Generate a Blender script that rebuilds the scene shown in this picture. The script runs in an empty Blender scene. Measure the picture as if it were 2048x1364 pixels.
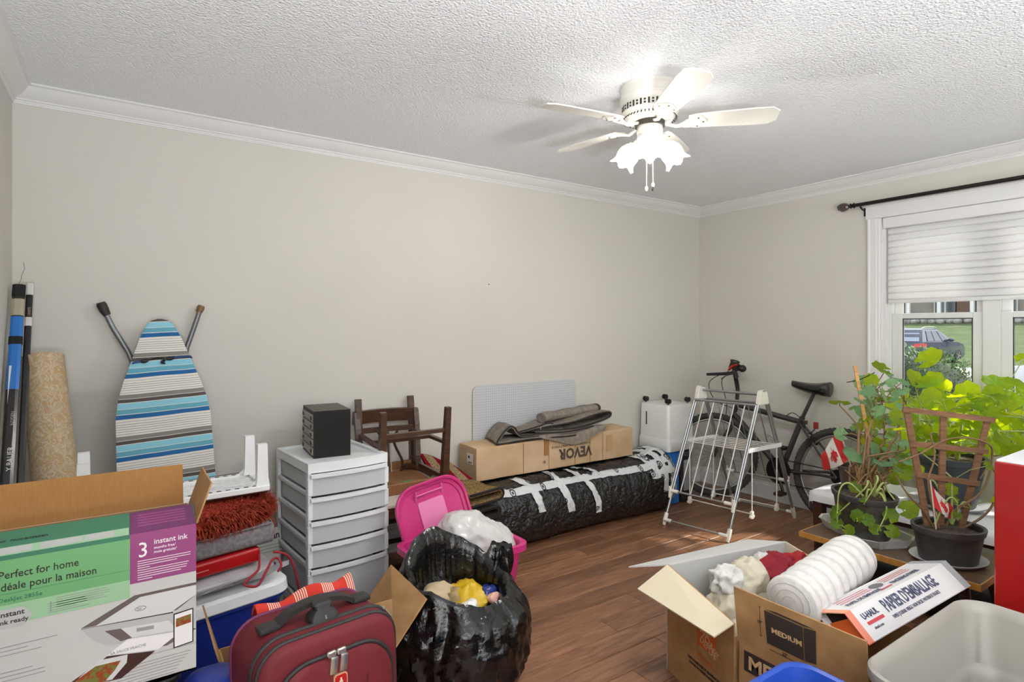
import bpy, bmesh, math, random
from math import sin, cos, pi, radians, atan2, sqrt, hypot
from mathutils import Vector, Matrix, noise

scene = bpy.context.scene
COL = scene.collection
random.seed(7)
V = Vector

# ---------------------------------------------------------------- camera, light, exposure
YAW = 0.59504
cam_data = bpy.data.cameras.new('camera')
cam_data.sensor_width = 36.0
cam_data.lens = 1145.4 / 2048 * 36.0
cam_data.shift_y = -25.2 / 2048
cam_data.clip_start = 0.05
cam_data.clip_end = 400
camera = bpy.data.objects.new('camera', cam_data)
camera.location = (0, 0, 1.367)
camera.rotation_euler = (pi / 2, 0, -YAW)
COL.objects.link(camera)
scene.camera = camera

cy = scene.cycles                      # keep light paths short enough for a cluttered interior
cy.max_bounces = 7
cy.diffuse_bounces = 4
cy.glossy_bounces = 3
cy.transmission_bounces = 4
cy.transparent_max_bounces = 10
cy.use_adaptive_sampling = True
cy.adaptive_threshold = 0.03
cy.caustics_reflective = False
cy.caustics_refractive = False

scene.view_settings.view_transform = 'Standard'
scene.view_settings.look = 'None'
scene.view_settings.gamma = 1.0
scene.view_settings.use_curve_mapping = False
scene.view_settings.exposure = 0.52

SHADE_POWER = 3.6        # glow of the frosted fan shades
BULB_WATTS = 10.8         # each bulb inside the shades
world = bpy.data.worlds.new('sky')
scene.world = world
world.use_nodes = True
nt = world.node_tree
nt.nodes.clear()
wo = nt.nodes.new('ShaderNodeOutputWorld')
bg = nt.nodes.new('ShaderNodeBackground')
sky = nt.nodes.new('ShaderNodeTexSky')
sky.sky_type = 'PREETHAM'
sky.turbidity = 6.0
sky.sun_direction = (0.56, -0.38, 0.73)
mixs = nt.nodes.new('ShaderNodeMixRGB')
mixs.inputs[0].default_value = 0.88
mixs.inputs[2].default_value = (0.93, 0.96, 1.0, 1)
nt.links.new(sky.outputs[0], mixs.inputs[1])
nt.links.new(mixs.outputs[0], bg.inputs[0])
bg.inputs[1].default_value = 1.45
nt.links.new(bg.outputs[0], wo.inputs[0])

sun_data = bpy.data.lights.new('sun', 'SUN')
sun_data.energy = 5.8
sun_data.angle = radians(3)
sun_data.color = (1.0, 0.96, 0.9)
sun = bpy.data.objects.new('sun', sun_data)
sun.rotation_euler = V((0.64, -0.42, 0.68)).to_track_quat('Z', 'Y').to_euler()
COL.objects.link(sun)

# two unseen fill lights added behind the camera to brighten the ceiling
for lx, ly, le in ((-0.05, -1.2, 128), (2.1, -2.1, 62)):
    ld = bpy.data.lights.new('ceiling_fill', 'AREA')
    ld.shape = 'DISK'
    ld.size = 0.34
    ld.energy = le
    ld.color = (0.93, 0.972, 1.0)
    lo_ = bpy.data.objects.new('ceiling_fill', ld)
    lo_.location = (lx, ly, 0.8)
    lo_.rotation_euler = (pi, 0, 0)
    COL.objects.link(lo_)

# ---------------------------------------------------------------- helpers: materials
MATS = {}
def _node(t, kind, **kw):
    n = t.nodes.new(kind)
    for k, v in kw.items():
        setattr(n, k, v)
    return n
def rgb(*c):
    """sRGB 0-255 -> linear"""
    o = []
    for v in c:
        v /= 255.0
        o.append(v / 12.92 if v <= 0.04045 else ((v + 0.055) / 1.055) ** 2.4)
    return (o[0], o[1], o[2], 1.0)
def M(name, col, rough=0.5, metal=0.0, col2=None, nscale=6.0, ndetail=4.0, namount=1.0, stretch=None,
      bump=None, spec=0.5, alpha=None, emit=None, trans=None, coat=0.0, ramp=(0.35, 0.65), coords='Object', sheen=0.0):
    if name in MATS:
        return MATS[name]
    m = bpy.data.materials.new(name)
    MATS[name] = m
    m.use_nodes = True
    t = m.node_tree
    b = t.nodes['Principled BSDF']
    b.inputs['Base Color'].default_value = col
    b.inputs['Roughness'].default_value = rough
    b.inputs['Metallic'].default_value = metal
    b.inputs['Specular IOR Level'].default_value = spec
    b.inputs['Coat Weight'].default_value = coat
    b.inputs['Sheen Weight'].default_value = sheen
    tc = _node(t, 'ShaderNodeTexCoord')
    mp = _node(t, 'ShaderNodeMapping')
    if coords == 'World':
        gp = _node(t, 'ShaderNodeNewGeometry')
        t.links.new(gp.outputs['Position'], mp.inputs[0])
    else:
        t.links.new(tc.outputs[coords], mp.inputs[0])
    if stretch:
        mp.inputs['Scale'].default_value = stretch
    m['_mp'] = mp.name
    if col2 is not None:
        nz = _node(t, 'ShaderNodeTexNoise')
        nz.inputs['Scale'].default_value = nscale
        nz.inputs['Detail'].default_value = ndetail
        t.links.new(mp.outputs[0], nz.inputs['Vector'])
        cr = _node(t, 'ShaderNodeValToRGB')
        cr.color_ramp.elements[0].position = ramp[0]
        cr.color_ramp.elements[1].position = ramp[1]
        cr.color_ramp.elements[0].color = col
        cr.color_ramp.elements[1].color = col2
        t.links.new(nz.outputs['Fac'], cr.inputs[0])
        t.links.new(cr.outputs[0], b.inputs['Base Color'])
    if bump:
        nb = _node(t, 'ShaderNodeTexNoise')
        nb.inputs['Scale'].default_value = bump[0]
        nb.inputs['Detail'].default_value = 3.0
        t.links.new(mp.outputs[0], nb.inputs['Vector'])
        bp = _node(t, 'ShaderNodeBump')
        bp.inputs['Strength'].default_value = bump[1]
        bp.inputs['Distance'].default_value = bump[2] if len(bump) > 2 else 0.01
        t.links.new(nb.outputs['Fac'], bp.inputs['Height'])
        t.links.new(bp.outputs[0], b.inputs['Normal'])
    if emit:
        b.inputs['Emission Color'].default_value = emit[0]
        b.inputs['Emission Strength'].default_value = emit[1]
    if alpha is not None:
        b.inputs['Alpha'].default_value = alpha
    if trans is not None:                       # (colour, factor): light passing through a thin sheet
        tr = _node(t, 'ShaderNodeBsdfTranslucent')
        tr.inputs[0].default_value = trans[0]
        mx = _node(t, 'ShaderNodeMixShader')
        mx.inputs[0].default_value = trans[1]
        out = t.nodes['Material Output']
        t.links.new(b.outputs[0], mx.inputs[1])
        t.links.new(tr.outputs[0], mx.inputs[2])
        t.links.new(mx.outputs[0], out.inputs[0])
    return m
def bsdf(m):
    return m.node_tree.nodes['Principled BSDF']
def mapping(m):
    return m.node_tree.nodes[m['_mp']]
def ramp_node(t, stops, interp='CONSTANT'):
    cr = _node(t, 'ShaderNodeValToRGB')
    cr.color_ramp.interpolation = interp
    e = cr.color_ramp.elements
    while len(e) < len(stops):
        e.new(1.0)
    for k, (p, c) in enumerate(stops):
        e[k].position = p
        e[k].color = c
    return cr
def mathn(t, op, a, b=None, c=None):
    n = _node(t, 'ShaderNodeMath', operation=op)
    for k, v in enumerate((a, b, c)):
        if v is None:
            continue
        if isinstance(v, (int, float)):
            n.inputs[k].default_value = v
        else:
            t.links.new(v, n.inputs[k])
    return n.outputs[0]

# ---------------------------------------------------------------- helpers: geometry
def newbm():
    return bmesh.new()
def face(bm, vs):
    try:
        return bm.faces.new(vs)
    except ValueError:
        return None
def box(bm, c, s, rot=None, bev=0.0, seg=1):
    """box of size s centred on c; rot = Matrix 3x3 / euler-z angle"""
    r = rot if isinstance(rot, Matrix) else Matrix.Rotation(rot or 0.0, 3, 'Z')
    vs = []
    for dx in (-.5, .5):
        for dy in (-.5, .5):
            for dz in (-.5, .5):
                vs.append(bm.verts.new(V(c) + r @ V((dx * s[0], dy * s[1], dz * s[2]))))
    F = [(0, 1, 3, 2), (4, 6, 7, 5), (0, 4, 5, 1), (2, 3, 7, 6), (0, 2, 6, 4), (1, 5, 7, 3)]
    fs = [bm.faces.new([vs[i] for i in f]) for f in F]
    if bev > 0:
        es = list({e for f in fs for e in f.edges})
        bmesh.ops.bevel(bm, geom=es, offset=bev, segments=seg, profile=0.6, affect='EDGES', clamp_overlap=True)
    return bm
def bx(bm, x0, x1, y0, y1, z0, z1, bev=0.0, seg=1):
    return box(bm, ((x0 + x1) / 2, (y0 + y1) / 2, (z0 + z1) / 2), (abs(x1 - x0), abs(y1 - y0), abs(z1 - z0)), None, bev, seg)
def loft(bm, rings, cap0=True, cap1=True, closed=True):
    R = [[bm.verts.new(V(p)) for p in ring] for ring in rings]
    n = len(R[0])
    for a, b in zip(R[:-1], R[1:]):
        for i in range(n if closed else n - 1):
            j = (i + 1) % n
            face(bm, (a[i], a[j], b[j], b[i]))
    if cap0 and closed:
        face(bm, list(reversed(R[0])))
    if cap1 and closed:
        face(bm, R[-1])
    return R
def frame_of(d, up=V((0, 0, 1))):
    d = d.normalized()
    if abs(d.dot(up)) > 0.98:
        up = V((0, 1, 0))
    a = d.cross(up).normalized()
    return a, a.cross(d).normalized()
def tube(bm, pts, r, n=8, caps=True, closed=False, flat=1.0):
    pts = [V(p) for p in pts]
    m = len(pts)
    rings = []
    a = None
    for i, p in enumerate(pts):
        if closed:
            d = pts[(i + 1) % m] - pts[i - 1]
        else:
            d = pts[min(i + 1, m - 1)] - pts[max(i - 1, 0)]
        d.normalize()
        if a is None:
            a, b = frame_of(d)
        else:
            a = (a - d * a.dot(d))
            if a.length < 1e-6:
                a, b = frame_of(d)
            a.normalize()
            b = a.cross(d).normalized()
        rr = r[i] if isinstance(r, (list, tuple)) else r
        rings.append([p + a * (cos(2 * pi * k / n) * rr) + b * (sin(2 * pi * k / n) * rr * flat) for k in range(n)])
    if closed:
        R = [[bm.verts.new(q) for q in ring] for ring in rings]
        for i in range(m):
            A, B = R[i], R[(i + 1) % m]
            for k in range(n):
                face(bm, (A[k], A[(k + 1) % n], B[(k + 1) % n], B[k]))
        return R
    return loft(bm, rings, caps, caps)
def lathe(bm, prof, n=24, c=(0, 0, 0), sx=1.0, sy=1.0, mat=None, cap0=True, cap1=True):
    rings = []
    for r, z in prof:
        ring = [V((r * cos(2 * pi * k / n) * sx, r * sin(2 * pi * k / n) * sy, z)) for k in range(n)]
        rings.append([(mat @ q if mat is not None else q) + V(c) for q in ring])
    return loft(bm, rings, cap0, cap1)
def rrect(w, d, r, n=5, cx=0.0, cy=0.0):
    pts = []
    for qx, qy, a0 in ((1, 1, 0), (-1, 1, pi / 2), (-1, -1, pi), (1, -1, 3 * pi / 2)):
        for k in range(n + 1):
            a = a0 + k / n * pi / 2
            pts.append((cx + qx * (w / 2 - r) + r * cos(a), cy + qy * (d / 2 - r) + r * sin(a)))
    return pts
def prism(bm, poly, z0, z1, mat=None):
    f = (lambda q: mat @ q) if mat is not None else (lambda q: q)
    loft(bm, [[f(V((x, y, z0))) for x, y in poly], [f(V((x, y, z1))) for x, y in poly]])
    return bm
def slab(bm, quad, t, toward=None):
    """flat panel through the corner points quad, thickness t on its back"""
    q = [V(p) for p in quad]
    n = (q[1] - q[0]).cross(q[-1] - q[0]).normalized()
    if toward is not None and n.dot(V(toward)) < 0:
        n = -n
    a = [bm.verts.new(p) for p in q]
    b = [bm.verts.new(p - n * t) for p in q]
    face(bm, a)
    face(bm, list(reversed(b)))
    k = len(q)
    for i in range(k):
        face(bm, (a[i], b[i], b[(i + 1) % k], a[(i + 1) % k]))
    return bm
def sheet(bm, nu, nv, f, t=0.0):
    """surface f(u,v) with thickness t"""
    P = [[V(f(i / nu, j / nv)) for j in range(nv + 1)] for i in range(nu + 1)]
    A = [[bm.verts.new(p) for p in row] for row in P]
    for i in range(nu):
        for j in range(nv):
            face(bm, (A[i][j], A[i + 1][j], A[i + 1][j + 1], A[i][j + 1]))
    if t:
        B = []
        for i in range(nu + 1):
            row = []
            for j in range(nv + 1):
                du = P[min(i + 1, nu)][j] - P[max(i - 1, 0)][j]
                dv = P[i][min(j + 1, nv)] - P[i][max(j - 1, 0)]
                n = du.cross(dv)
                n = n.normalized() if n.length > 1e-9 else V((0, 0, 1))
                row.append(bm.verts.new(P[i][j] - n * t))
            B.append(row)
        for i in range(nu):
            for j in range(nv):
                face(bm, (B[i][j], B[i][j + 1], B[i + 1][j + 1], B[i + 1][j]))
        for i in range(nu):
            face(bm, (A[i][0], B[i][0], B[i + 1][0], A[i + 1][0]))
            face(bm, (A[i][nv], A[i + 1][nv], B[i + 1][nv], B[i][nv]))
        for j in range(nv):
            face(bm, (A[0][j], A[0][j + 1], B[0][j + 1], B[0][j]))
            face(bm, (A[nu][j], B[nu][j], B[nu][j + 1], A[nu][j + 1]))
    return bm
def crumple(bm, amp, scale, seed=0.0, ridged=True):
    """push vertices along a noise field: crinkled film, paper, cloth"""
    bm.normal_update()
    off = V((seed * 3.1, seed * 1.7, seed * 2.3))
    mv = []
    for v in bm.verts:
        p = v.co * scale + off
        if ridged:
            d = 1.0 - 2.0 * abs(noise.noise(p)) - 0.8 * abs(noise.noise(p * 2.3)) + 0.3 * noise.noise(p * 4.1)
            d -= 0.25
        else:
            d = noise.noise(p) + 0.5 * noise.noise(p * 2.1)
        mv.append((v, v.normal * d * amp))
    for v, d in mv:
        v.co += d
    return bm
def blob(bm, c, r, nu=18, nv=12, pw=1.0):
    """ellipsoid centred on c with radii r"""
    def s(a):
        return math.copysign(abs(a) ** pw, a)
    rings = []
    for i in range(1, nv):
        th = pi * i / nv
        rings.append([V(c) + V((r[0] * s(sin(th)) * s(cos(2 * pi * k / nu)), r[1] * s(sin(th)) * s(sin(2 * pi * k / nu)), -r[2] * s(cos(th)))) for k in range(nu)])
    R = loft(bm, rings, False, False)
    lo = bm.verts.new(V(c) - V((0, 0, r[2])))
    hi = bm.verts.new(V(c) + V((0, 0, r[2])))
    for k in range(nu):
        face(bm, (lo, R[0][(k + 1) % nu], R[0][k]))
        face(bm, (hi, R[-1][k], R[-1][(k + 1) % nu]))
    return bm

# ---------------------------------------------------------------- helpers: objects
def mesh_of(bm, name, smooth=None):
    bmesh.ops.recalc_face_normals(bm, faces=bm.faces[:])
    me = bpy.data.meshes.new(name)
    bm.to_mesh(me)
    bm.free()
    if smooth is not None:
        for p in me.polygons:
            p.use_smooth = True
        if smooth > 0:
            try:
                me.set_sharp_from_angle(angle=radians(smooth))
            except Exception:
                pass
    return me
def obj(name, bm, mat, parent=None, smooth=None, label=None, world=False):
    if world and parent is not None:
        root = parent
        while root.parent is not None:
            root = root.parent
        mi = (Matrix.Translation(root.location) @ root.rotation_euler.to_matrix().to_4x4()).inverted()
        bmesh.ops.transform(bm, matrix=mi, verts=bm.verts[:])
    me = bm if isinstance(bm, bpy.types.Mesh) else mesh_of(bm, name, smooth)
    if mat is not None and not me.materials:
        me.materials.append(mat)
    o = bpy.data.objects.new(name, me)
    COL.objects.link(o)
    if parent is not None:
        o.parent = parent
    if label:
        o['label'] = label
    return o
def tag(o, label, cat, group=None, kind=None):
    o['label'] = label
    o['category'] = cat
    if group:
        o['group'] = group
    if kind:
        o['kind'] = kind
    return o
def thing(name, label, cat, loc=(0, 0, 0), rot=0.0, group=None):
    o = bpy.data.objects.new(name, None)
    o.empty_display_size = 0.05
    COL.objects.link(o)
    o.location = loc
    o.rotation_euler = rot if isinstance(rot, (tuple, list)) else (0, 0, rot)
    return tag(o, label, cat, group)
def single(name, bm, mat, label, cat, loc=None, smooth=None, group=None):
    """a thing that is one mesh, built in room coordinates; its origin goes to loc"""
    if loc is not None:
        bmesh.ops.translate(bm, verts=bm.verts[:], vec=-V(loc))
    o = obj(name, bm, mat, None, smooth)
    if loc is not None:
        o.location = loc
    return tag(o, label, cat, group)
def structure(name, bm, mat, parent=None, smooth=None):
    o = obj(name, bm, mat, parent, smooth)
    if parent is None:
        o['kind'] = 'structure'
    return o
def basis(o, x, y):
    """matrix whose x/y axes follow the directions x, y from the point o"""
    x = V(x).normalized()
    n = x.cross(V(y)).normalized()
    y2 = n.cross(x)
    m = Matrix((x, y2, n)).transposed().to_4x4()
    return Matrix.Translation(V(o)) @ m
def text(body, size, mat4, mat, parent, name='lettering', bold=0.0, sx=1.0, align='LEFT', world=True, depth=0.0004, spacing=1.0):
    cu = bpy.data.curves.new(name, 'FONT')
    cu.body = body
    cu.size = size
    cu.offset = bold * size
    cu.align_x = align
    cu.align_y = 'BOTTOM_BASELINE'
    cu.extrude = depth
    cu.resolution_u = 2
    cu.space_character = spacing
    tmp = bpy.data.objects.new('tmp_text', cu)
    me0 = tmp.to_mesh()
    bm = newbm()
    bm.from_mesh(me0)
    tmp.to_mesh_clear()
    bpy.data.objects.remove(tmp)
    bpy.data.curves.remove(cu)
    bmesh.ops.transform(bm, matrix=mat4 @ Matrix.Diagonal((sx, 1, 1, 1)), verts=bm.verts[:])
    return obj(name, bm, mat, parent, None, None, world)
def patch(bm, m4, x0, x1, y0, y1, t=0.0006):
    """thin printed rectangle in the plane of m4"""
    box_pts = [V((x0, y0, 0)), V((x1, y0, 0)), V((x1, y1, 0)), V((x0, y1, 0))]
    a = [bm.verts.new(m4 @ p) for p in box_pts]
    b = [bm.verts.new(m4 @ (p + V((0, 0, t)))) for p in box_pts]
    face(bm, list(reversed(a)))
    face(bm, b)
    for i in range(4):
        face(bm, (a[i], a[(i + 1) % 4], b[(i + 1) % 4], b[i]))
    return bm
def patchpoly(bm, m4, pts, t=0.0006):
    loft(bm, [[m4 @ V((x, y, 0)) for x, y in pts], [m4 @ V((x, y, t)) for x, y in pts]])
    return bm
# ================================================================ the setting
XL, XR, YB, YF, H = -0.409, 4.286, 3.321, -3.3, 2.44
WY0, WY1, WZ0, WZ1 = 0.64, 1.82, 0.76, 2.12      # window opening

m_wall = M('wall_paint', rgb(207, 203, 194), 0.75, col2=rgb(210, 206, 198), nscale=1.2, bump=(160, 0.05, 0.002), coords='World')
m_trim = M('trim_paint', rgb(226, 225, 224), 0.4)
m_ceil = M('ceiling_stipple', rgb(246, 247, 250), 0.95, spec=0.1, coords='World')
t = m_ceil.node_tree
nb = _node(t, 'ShaderNodeTexNoise'); nb.inputs['Scale'].default_value = 95; nb.inputs['Detail'].default_value = 2.5
vb = _node(t, 'ShaderNodeTexVoronoi'); vb.inputs['Scale'].default_value = 120
mpn = mapping(m_ceil)
t.links.new(mpn.outputs[0], nb.inputs['Vector']); t.links.new(mpn.outputs[0], vb.inputs['Vector'])
hh = mathn(t, 'SUBTRACT', nb.outputs['Fac'], mathn(t, 'MULTIPLY', vb.outputs['Distance'], 0.5))
bp = _node(t, 'ShaderNodeBump'); bp.inputs['Strength'].default_value = 0.8; bp.inputs['Distance'].default_value = 0.008
t.links.new(hh, bp.inputs['Height']); t.links.new(bp.outputs[0], bsdf(m_ceil).inputs['Normal'])

m_plank = M('floor_boards', rgb(105, 68, 46), 0.32, coords='World', spec=0.45)
t = m_plank.node_tree
oi = _node(t, 'ShaderNodeObjectInfo')
mp = mapping(m_plank)
mp.inputs['Scale'].default_value = (2.0, 16.0, 1.0)
cx = _node(t, 'ShaderNodeCombineXYZ'); t.links.new(mathn(t, 'MULTIPLY', oi.outputs['Random'], 40.0), cx.inputs[0]); t.links.new(mathn(t, 'MULTIPLY', oi.outputs['Random'], 90.0), cx.inputs[1])
va = _node(t, 'ShaderNodeVectorMath', operation='ADD'); t.links.new(mp.outputs[0], va.inputs[0]); t.links.new(cx.outputs[0], va.inputs[1])
n1 = _node(t, 'ShaderNodeTexNoise'); n1.inputs['Scale'].default_value = 2.2; n1.inputs['Detail'].default_value = 8; n1.inputs['Roughness'].default_value = 0.68; n1.inputs['Distortion'].default_value = 0.6
t.links.new(va.outputs[0], n1.inputs['Vector'])
cr = ramp_node(t, [(0.25, rgb(84, 55, 39)), (0.5, rgb(132, 92, 66)), (0.78, rgb(172, 126, 94))], 'LINEAR')
t.links.new(n1.outputs['Fac'], cr.inputs[0])
hs = _node(t, 'ShaderNodeHueSaturation')
t.links.new(cr.outputs[0], hs.inputs['Color'])
t.links.new(mathn(t, 'MULTIPLY_ADD', oi.outputs['Random'], 0.5, 0.72), hs.inputs['Value'])
t.links.new(hs.outputs[0], bsdf(m_plank).inputs['Base Color'])
n2 = _node(t, 'ShaderNodeTexNoise'); n2.inputs['Scale'].default_value = 3.0; n2.inputs['Detail'].default_value = 4
t.links.new(va.outputs[0], n2.inputs['Vector'])
bp = _node(t, 'ShaderNodeBump'); bp.inputs['Strength'].default_value = 0.25; bp.inputs['Distance'].default_value = 0.004
t.links.new(n2.outputs['Fac'], bp.inputs['Height']); t.links.new(bp.outputs[0], bsdf(m_plank).inputs['Normal'])
t.links.new(mathn(t, 'MULTIPLY_ADD', n2.outputs['Fac'], 0.3, 0.2), bsdf(m_plank).inputs['Roughness'])

floor = structure('floor', bx(newbm(), XL - .15, XR + .15, YF - .15, YB + .15, -.16, -.014), M('sub_floor', rgb(46, 28, 18), 0.8))
PW = 0.121
lens = (0.92, 1.22, 1.05, 0.76, 1.35)
plank_meshes = {}
def plank_mesh(L):
    if L not in plank_meshes:
        b = box(newbm(), (0, 0, -.007), (L - .0016, PW - .0016, .014), None, 0.0015)
        plank_meshes[L] = mesh_of(b, 'plank')
        plank_meshes[L].materials.append(m_plank)
    return plank_meshes[L]
row, y = 0, YB - PW / 2
while y > -0.35:
    x = XR + 0.0 - [0.0, 0.46, 0.2, 0.66, 0.33][row % 5] * 1.0
    k = row
    segs = []
    if XR - x > 0.05:
        segs.append((x, XR))
    while x > XL:
        L = lens[k % 5]; k += 1 + (row % 2)
        x0 = max(XL, round(x - L, 4))
        segs.append((x0, x)); x = x0
    for x0, x1 in segs:
        if x1 - x0 < 0.03:
            continue
        o = obj('plank', plank_mesh(round(x1 - x0, 3)), None, floor)
        o.location = ((x0 + x1) / 2, y, 0)
    row += 1
    y -= PW

structure('ceiling', bx(newbm(), XL - .15, XR + .15, YF - .15, YB + .15, H, H + .12), m_ceil)
structure('wall_back', bx(newbm(), XL - .15, XR + .15, YB, YB + .15, -.01, H), m_wall)
structure('wall_left', bx(newbm(), XL - .15, XL, YF, YB, -.01, H), m_wall)
structure('wall_front', bx(newbm(), XL - .15, XR + .15, YF - .15, YF, -.01, H), m_wall)
b = newbm()
bx(b, XR, XR + .15, YF, WY0, -.01, H); bx(b, XR, XR + .15, WY1, YB, -.01, H)
bx(b, XR, XR + .15, WY0, WY1, -.01, WZ0); bx(b, XR, XR + .15, WY0, WY1, WZ1, H)
structure('wall_right', b, m_wall)

# crown moulding and baseboards, mitred into the corners
CROWN = [(0, 0), (.0715, 0), (.0715, .007), (.066, .010), (.062, .011), (.056, .019), (.045, .033), (.031, .047), (.019, .055), (.016, .057),
         (.016, .062), (.012, .0645), (.009, .066), (.009, .0715), (.006, .0745), (.005, .079), (0, .079)]
BASE = [(0, .132), (.006, .132), (.008, .126), (.008, .118), (.013, .110), (.015, .104), (.015, .012), (.020, .012), (.020, 0), (0, 0)]
def run(prof, side, z0, sgn):
    """moulding along a wall; prof = (out, down/up)"""
    a, c = [], []
    for o_, h_ in prof:
        z = z0 + sgn * h_
        if side == 'back':
            a.append((XL + o_, YB - o_, z)); c.append((XR - o_, YB - o_, z))
        elif side == 'left':
            a.append((XL + o_, YF + o_, z)); c.append((XL + o_, YB - o_, z))
        elif side == 'right':
            a.append((XR - o_, YF + o_, z)); c.append((XR - o_, YB - o_, z))
        else:
            a.append((XL + o_, YF + o_, z)); c.append((XR - o_, YF + o_, z))
    b = newbm()
    loft(b, [a, c])
    return b
for i, s in enumerate(('back', 'right', 'left', 'front')):
    structure('trim_%d' % (i + 1), run(CROWN, s, H, -1), m_trim, smooth=32)
    structure('baseboard_' + s, run(BASE, s, 0.0, 1), m_trim, smooth=32)

# ---------------------------------------------------------------- window
m_vinyl = M('window_vinyl', rgb(224, 224, 222), 0.35)
m_glass = M('window_glass', (1, 1, 1, 1), 0.0, spec=0.5)
t = m_glass.node_tree
out = t.nodes['Material Output']
tr = _node(t, 'ShaderNodeBsdfTransparent'); tr.inputs[0].default_value = (0.96, 0.98, 0.97, 1)
gl = _node(t, 'ShaderNodeBsdfGlossy'); gl.inputs['Roughness'].default_value = 0.02
mx = _node(t, 'ShaderNodeMixShader'); mx.inputs[0].default_value = 0.05
t.links.new(tr.outputs[0], mx.inputs[1]); t.links.new(gl.outputs[0], mx.inputs[2]); t.links.new(mx.outputs[0], out.inputs[0])
win = bpy.data.objects.new('window_1', None); COL.objects.link(win); win['kind'] = 'structure'
win.location = (XR, (WY0 + WY1) / 2, WZ0)
def wpart(name, b, mat=m_trim, parent=None, smooth=None):
    return obj(name, b, mat, parent or win, smooth, None, True)
CW = .086
def casing_leg(y_in, y_out, z0, z1):
    s = 1 if y_out > y_in else -1
    b = newbm()
    prof = [(0, 0), (0, .012), (.010, .012), (.014, .016), (.030, .016), (.034, .019), (.070, .019), (.076, .023), (.086, .023), (.086, 0)]
    loft(b, [[(XR - d, y_in + s * o_, z0) for o_, d in prof], [(XR - d, y_in + s * o_, z1) for o_, d in prof]])
    return b
wpart('casing', casing_leg(WY1, WY1 + CW, WZ0 - .02, WZ1))
wpart('casing', casing_leg(WY0, WY0 - CW, WZ0 - .02, WZ1))
b = newbm(); bx(b, XR - .023, XR, WY0 - CW - .012, WY1 + CW + .012, WZ1, WZ1 + .088, .002); wpart('head_casing', b)
b = newbm(); bx(b, XR - .036, XR, WY0 - CW - .02, WY1 + CW + .02, WZ1 + .083, WZ1 + .093, .002); wpart('head_cap', b)
b = newbm(); bx(b, XR - .055, XR + .05, WY0 - CW - .02, WY1 + CW + .02, WZ0 - .03, WZ0, .004); wpart('sill', b)
b = newbm(); bx(b, XR - .02, XR, WY0 - CW, WY1 + CW, WZ0 - .11, WZ0 - .03, .003); wpart('apron', b)
b = newbm()                                        # jambs lining the opening
bx(b, XR, XR + .15, WY1 - .02, WY1, WZ0, WZ1); bx(b, XR, XR + .15, WY0, WY0 + .02, WZ0, WZ1)
bx(b, XR, XR + .15, WY0, WY1, WZ1 - .02, WZ1); bx(b, XR, XR + .15, WY0, WY1, WZ0, WZ0 + .02)
wpart('jamb', b)
YM = 1.233
b = newbm(); bx(b, XR + .028, XR + .15, YM - .030, YM + .030, WZ0 + .02, WZ1 - .02)
bx(b, XR + .022, XR + .03, YM - .042, YM + .042, WZ0 + .02, WZ1 - .02); wpart('mullion', b, m_vinyl)
def sash(y0, y1, z0, z1, x0, st, rt, rb):
    b = newbm()
    x1 = x0 + .032
    bx(b, x0, x1, y0, y0 + st, z0, z1, .003); bx(b, x0, x1, y1 - st, y1, z0, z1, .003)
    bx(b, x0, x1, y0 + st, y1 - st, z1 - rt, z1, .003); bx(b, x0, x1, y0 + st, y1 - st, z0, z0 + rb, .003)
    o = wpart('sash', b, m_vinyl)
    b = newbm(); bx(b, x0 + .012, x0 + .018, y0 + st - .004, y1 - st + .004, z0 + rb - .004, z1 - rt + .004)
    wpart('pane', b, m_glass, o)
    b = newbm()                                    # dark glazing gasket round the pane
    g = .006
    bx(b, x0 + .002, x0 + .012, y0 + st, y0 + st + g, z0 + rb, z1 - rt); bx(b, x0 + .002, x0 + .012, y1 - st - g, y1 - st, z0 + rb, z1 - rt)
    bx(b, x0 + .002, x0 + .012, y0 + st, y1 - st, z1 - rt - g, z1 - rt)
    wpart('gasket', b, M('gasket_grey', rgb(70, 70, 72), 0.6), o)
for ya, yb in ((YM + .034, WY1 - .045), (WY0 + .045, YM - .034)):
    b = newbm()
    bx(b, XR + .03, XR + .12, ya - .012, ya, WZ0 + .02, WZ1 - .02); bx(b, XR + .03, XR + .12, yb, yb + .025, WZ0 + .02, WZ1 - .02)
    wpart('frame', b, m_vinyl)
    sash(ya, yb, WZ0 + .02, 1.468, XR + .035, .062, .036, .06)
    sash(ya, yb, 1.432, WZ1 - .02, XR + .075, .055, .05, .036)

# ---------------------------------------------------------------- blind, curtain rod
m_fabric = M('blind_fabric', rgb(240, 239, 238), 0.7, trans=(rgb(244, 243, 242), 0.28))
bl = thing('window_blind', 'white horizontal-fold fabric blind drawn halfway down the window', 'blind', (XR, 1.23, 1.535))
b = newbm(); bx(b, XR - .012, XR + .05, WY0 + .005, WY1 - .005, 2.045, 2.119, .004)
obj('head_rail', b, m_trim, bl, None, None, True)
nf = 11
zs0, zs1 = 2.043, 1.56
fold_h = (zs0 - zs1) / nf
for k in range(nf):
    z1 = zs0 - k * fold_h
    z0 = z1 - fold_h
    prof = [(.0, z1), (-.010, z1 - .25 * fold_h), (-.016, z1 - .6 * fold_h), (-.015, z1 - .85 * fold_h), (-.004, z0), (.012, z0 + .1 * fold_h), (.012, z1 - .1 * fold_h)]
    b = newbm()
    loft(b, [[(XR + .02 + x, WY0 + .032, z) for x, z in prof], [(XR + .02 + x, WY1 - .032, z) for x, z in prof]])
    obj('fold', b, m_fabric, bl, 40, None, True)
b = newbm(); bx(b, XR + .005, XR + .034, WY0 + .032, WY1 - .032, 1.536, 1.56, .006, 2)
obj('bottom_rail', b, m_trim, bl, 40, None, True)

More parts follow.
